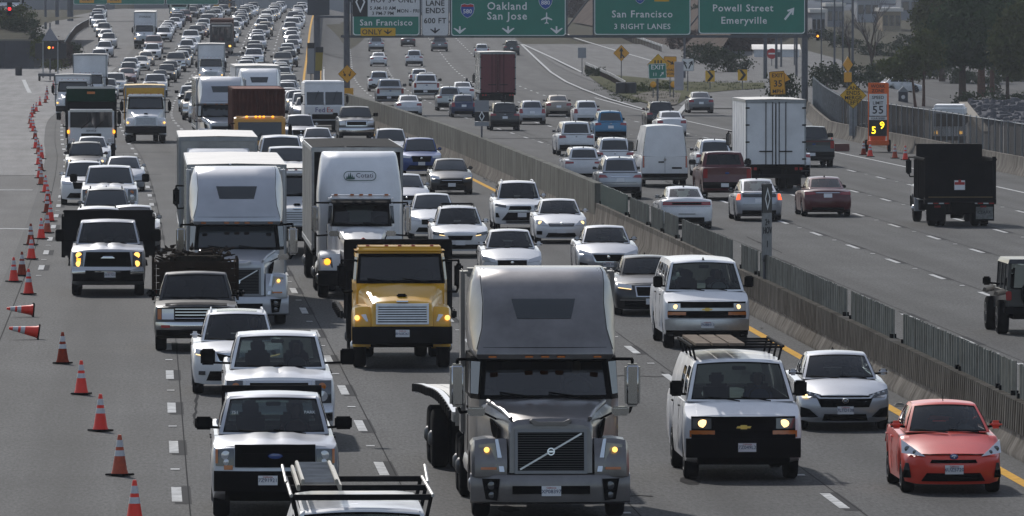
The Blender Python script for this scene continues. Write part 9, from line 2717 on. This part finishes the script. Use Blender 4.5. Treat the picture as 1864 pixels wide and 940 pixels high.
# black rack behind the silver pickup's cab and the other truck's mirror
sp_ = find("silver pickup with black grille and blue oval badge at bottom left")
obj("cab_rack", M().box(-.82, .82, 3.78, 3.84, 1.86, 1.98).box(-.82, -.76, 3.78, 3.84, 1.3, 1.9).box(.76, .82, 3.78, 3.84, 1.3, 1.9), STEELB, sp_)
for tx, x, z in (("751", -.62, 1.58), ("PARK", .58, 1.62)):
 c_ = Car(**SPECS['pickup_black_grille']); p = c_.ghp('ws', x/.8, .55)
 text("window_sticker", tx, .075, REFL, sp_, (p.x, p.y-.012, p.z), (math.pi/2-.62, 0, 0), extrude=.001)
# antenna and rooftop bits
cv = find("coral red hatchback beside the median barrier at lower right")
obj("antenna", M().cyl((0, 2.0, 1.46), (0, 2.25, 1.66), .008, .004, 5), PLASTIC, cv)
SH = [mat("shirt_%s" % n, c, .9) for n, c in (("grey", (.16, .16, .17)), ("blue", (.04, .07, .16)), ("white", (.45, .45, .45)), ("maroon", (.12, .03, .03)))]
def seat_driver(label, text_, si, y, z):
 v = find(label)
 dr = Proto(); driver(dr, .36, y, z)
 r = dr.place("person", text_, "person", v.location, v.rotation_euler.z, None)
 for c in [o for o in scene.objects if o.parent is r and o.data and o.data.materials and o.data.materials[0].name == "driver_shirt"]:
  c.data = c.data.copy(); c.data.materials[0] = SH[si]
  for k in c.children:
   if k.data.materials[0].name == "driver_shirt": k.data = k.data.copy(); k.data.materials[0] = SH[si]
for lb, tx, si, y, z in (("coral red hatchback beside the median barrier at lower right", "driver in a white shirt inside the coral red hatchback", 2, 1.95, 1.20),
 ("silver sedan with winged chrome grille behind the coral hatchback", "driver in a grey shirt inside the winged-grille silver sedan", 0, 2.2, 1.18),
 ("white cargo van with lit square headlamps and planks on its roof rack", "driver in a blue shirt inside the cargo van with planks", 1, 1.75, 1.68),
 ("white passenger van with chrome-edged grille behind the cargo van", "driver in a white shirt inside the passenger van", 2, 1.75, 1.68),
 ("silver pickup with black grille and blue oval badge at bottom left", "driver in a maroon shirt inside the black-grilled silver pickup", 3, 2.35, 1.62),
 ("white pickup with chrome bumper and big tow mirrors behind the silver pickup", "driver in a grey shirt inside the chrome-bumpered tow-mirror pickup", 0, 2.35, 1.72),
 ("white suv with split chrome wing grille and sunroof", "driver in a blue shirt inside the split-grille white suv", 1, 2.05, 1.42)):
 seat_driver(lb, tx, si, y, z)
# ------------------------------------------------------------------ haze over the whole place
hz = bpy.data.materials.new("haze_air")
hz.use_nodes = True
t_ = hz.node_tree
t_.nodes.remove(t_.nodes["Principled BSDF"])
pv = t_.nodes.new("ShaderNodeVolumePrincipled")
pv.inputs["Color"].default_value = (.90, .93, 1.0, 1)
pv.inputs["Density"].default_value = HAZE_DENSITY
pv.inputs["Anisotropy"].default_value = 0
t_.links.new(pv.outputs[0], t_.nodes["Material Output"].inputs["Volume"])
hb = M().box(-1000, 1000, -20, 4200, -6, 130)
ho = obj("haze", hb, hz, None, None)
tag(ho, kind="stuff")
print("objects", len(scene.objects), "meshes", len(bpy.data.meshes), "tris", sum(len(p.vertices)-2 for m_ in bpy.data.meshes for p in m_.polygons))
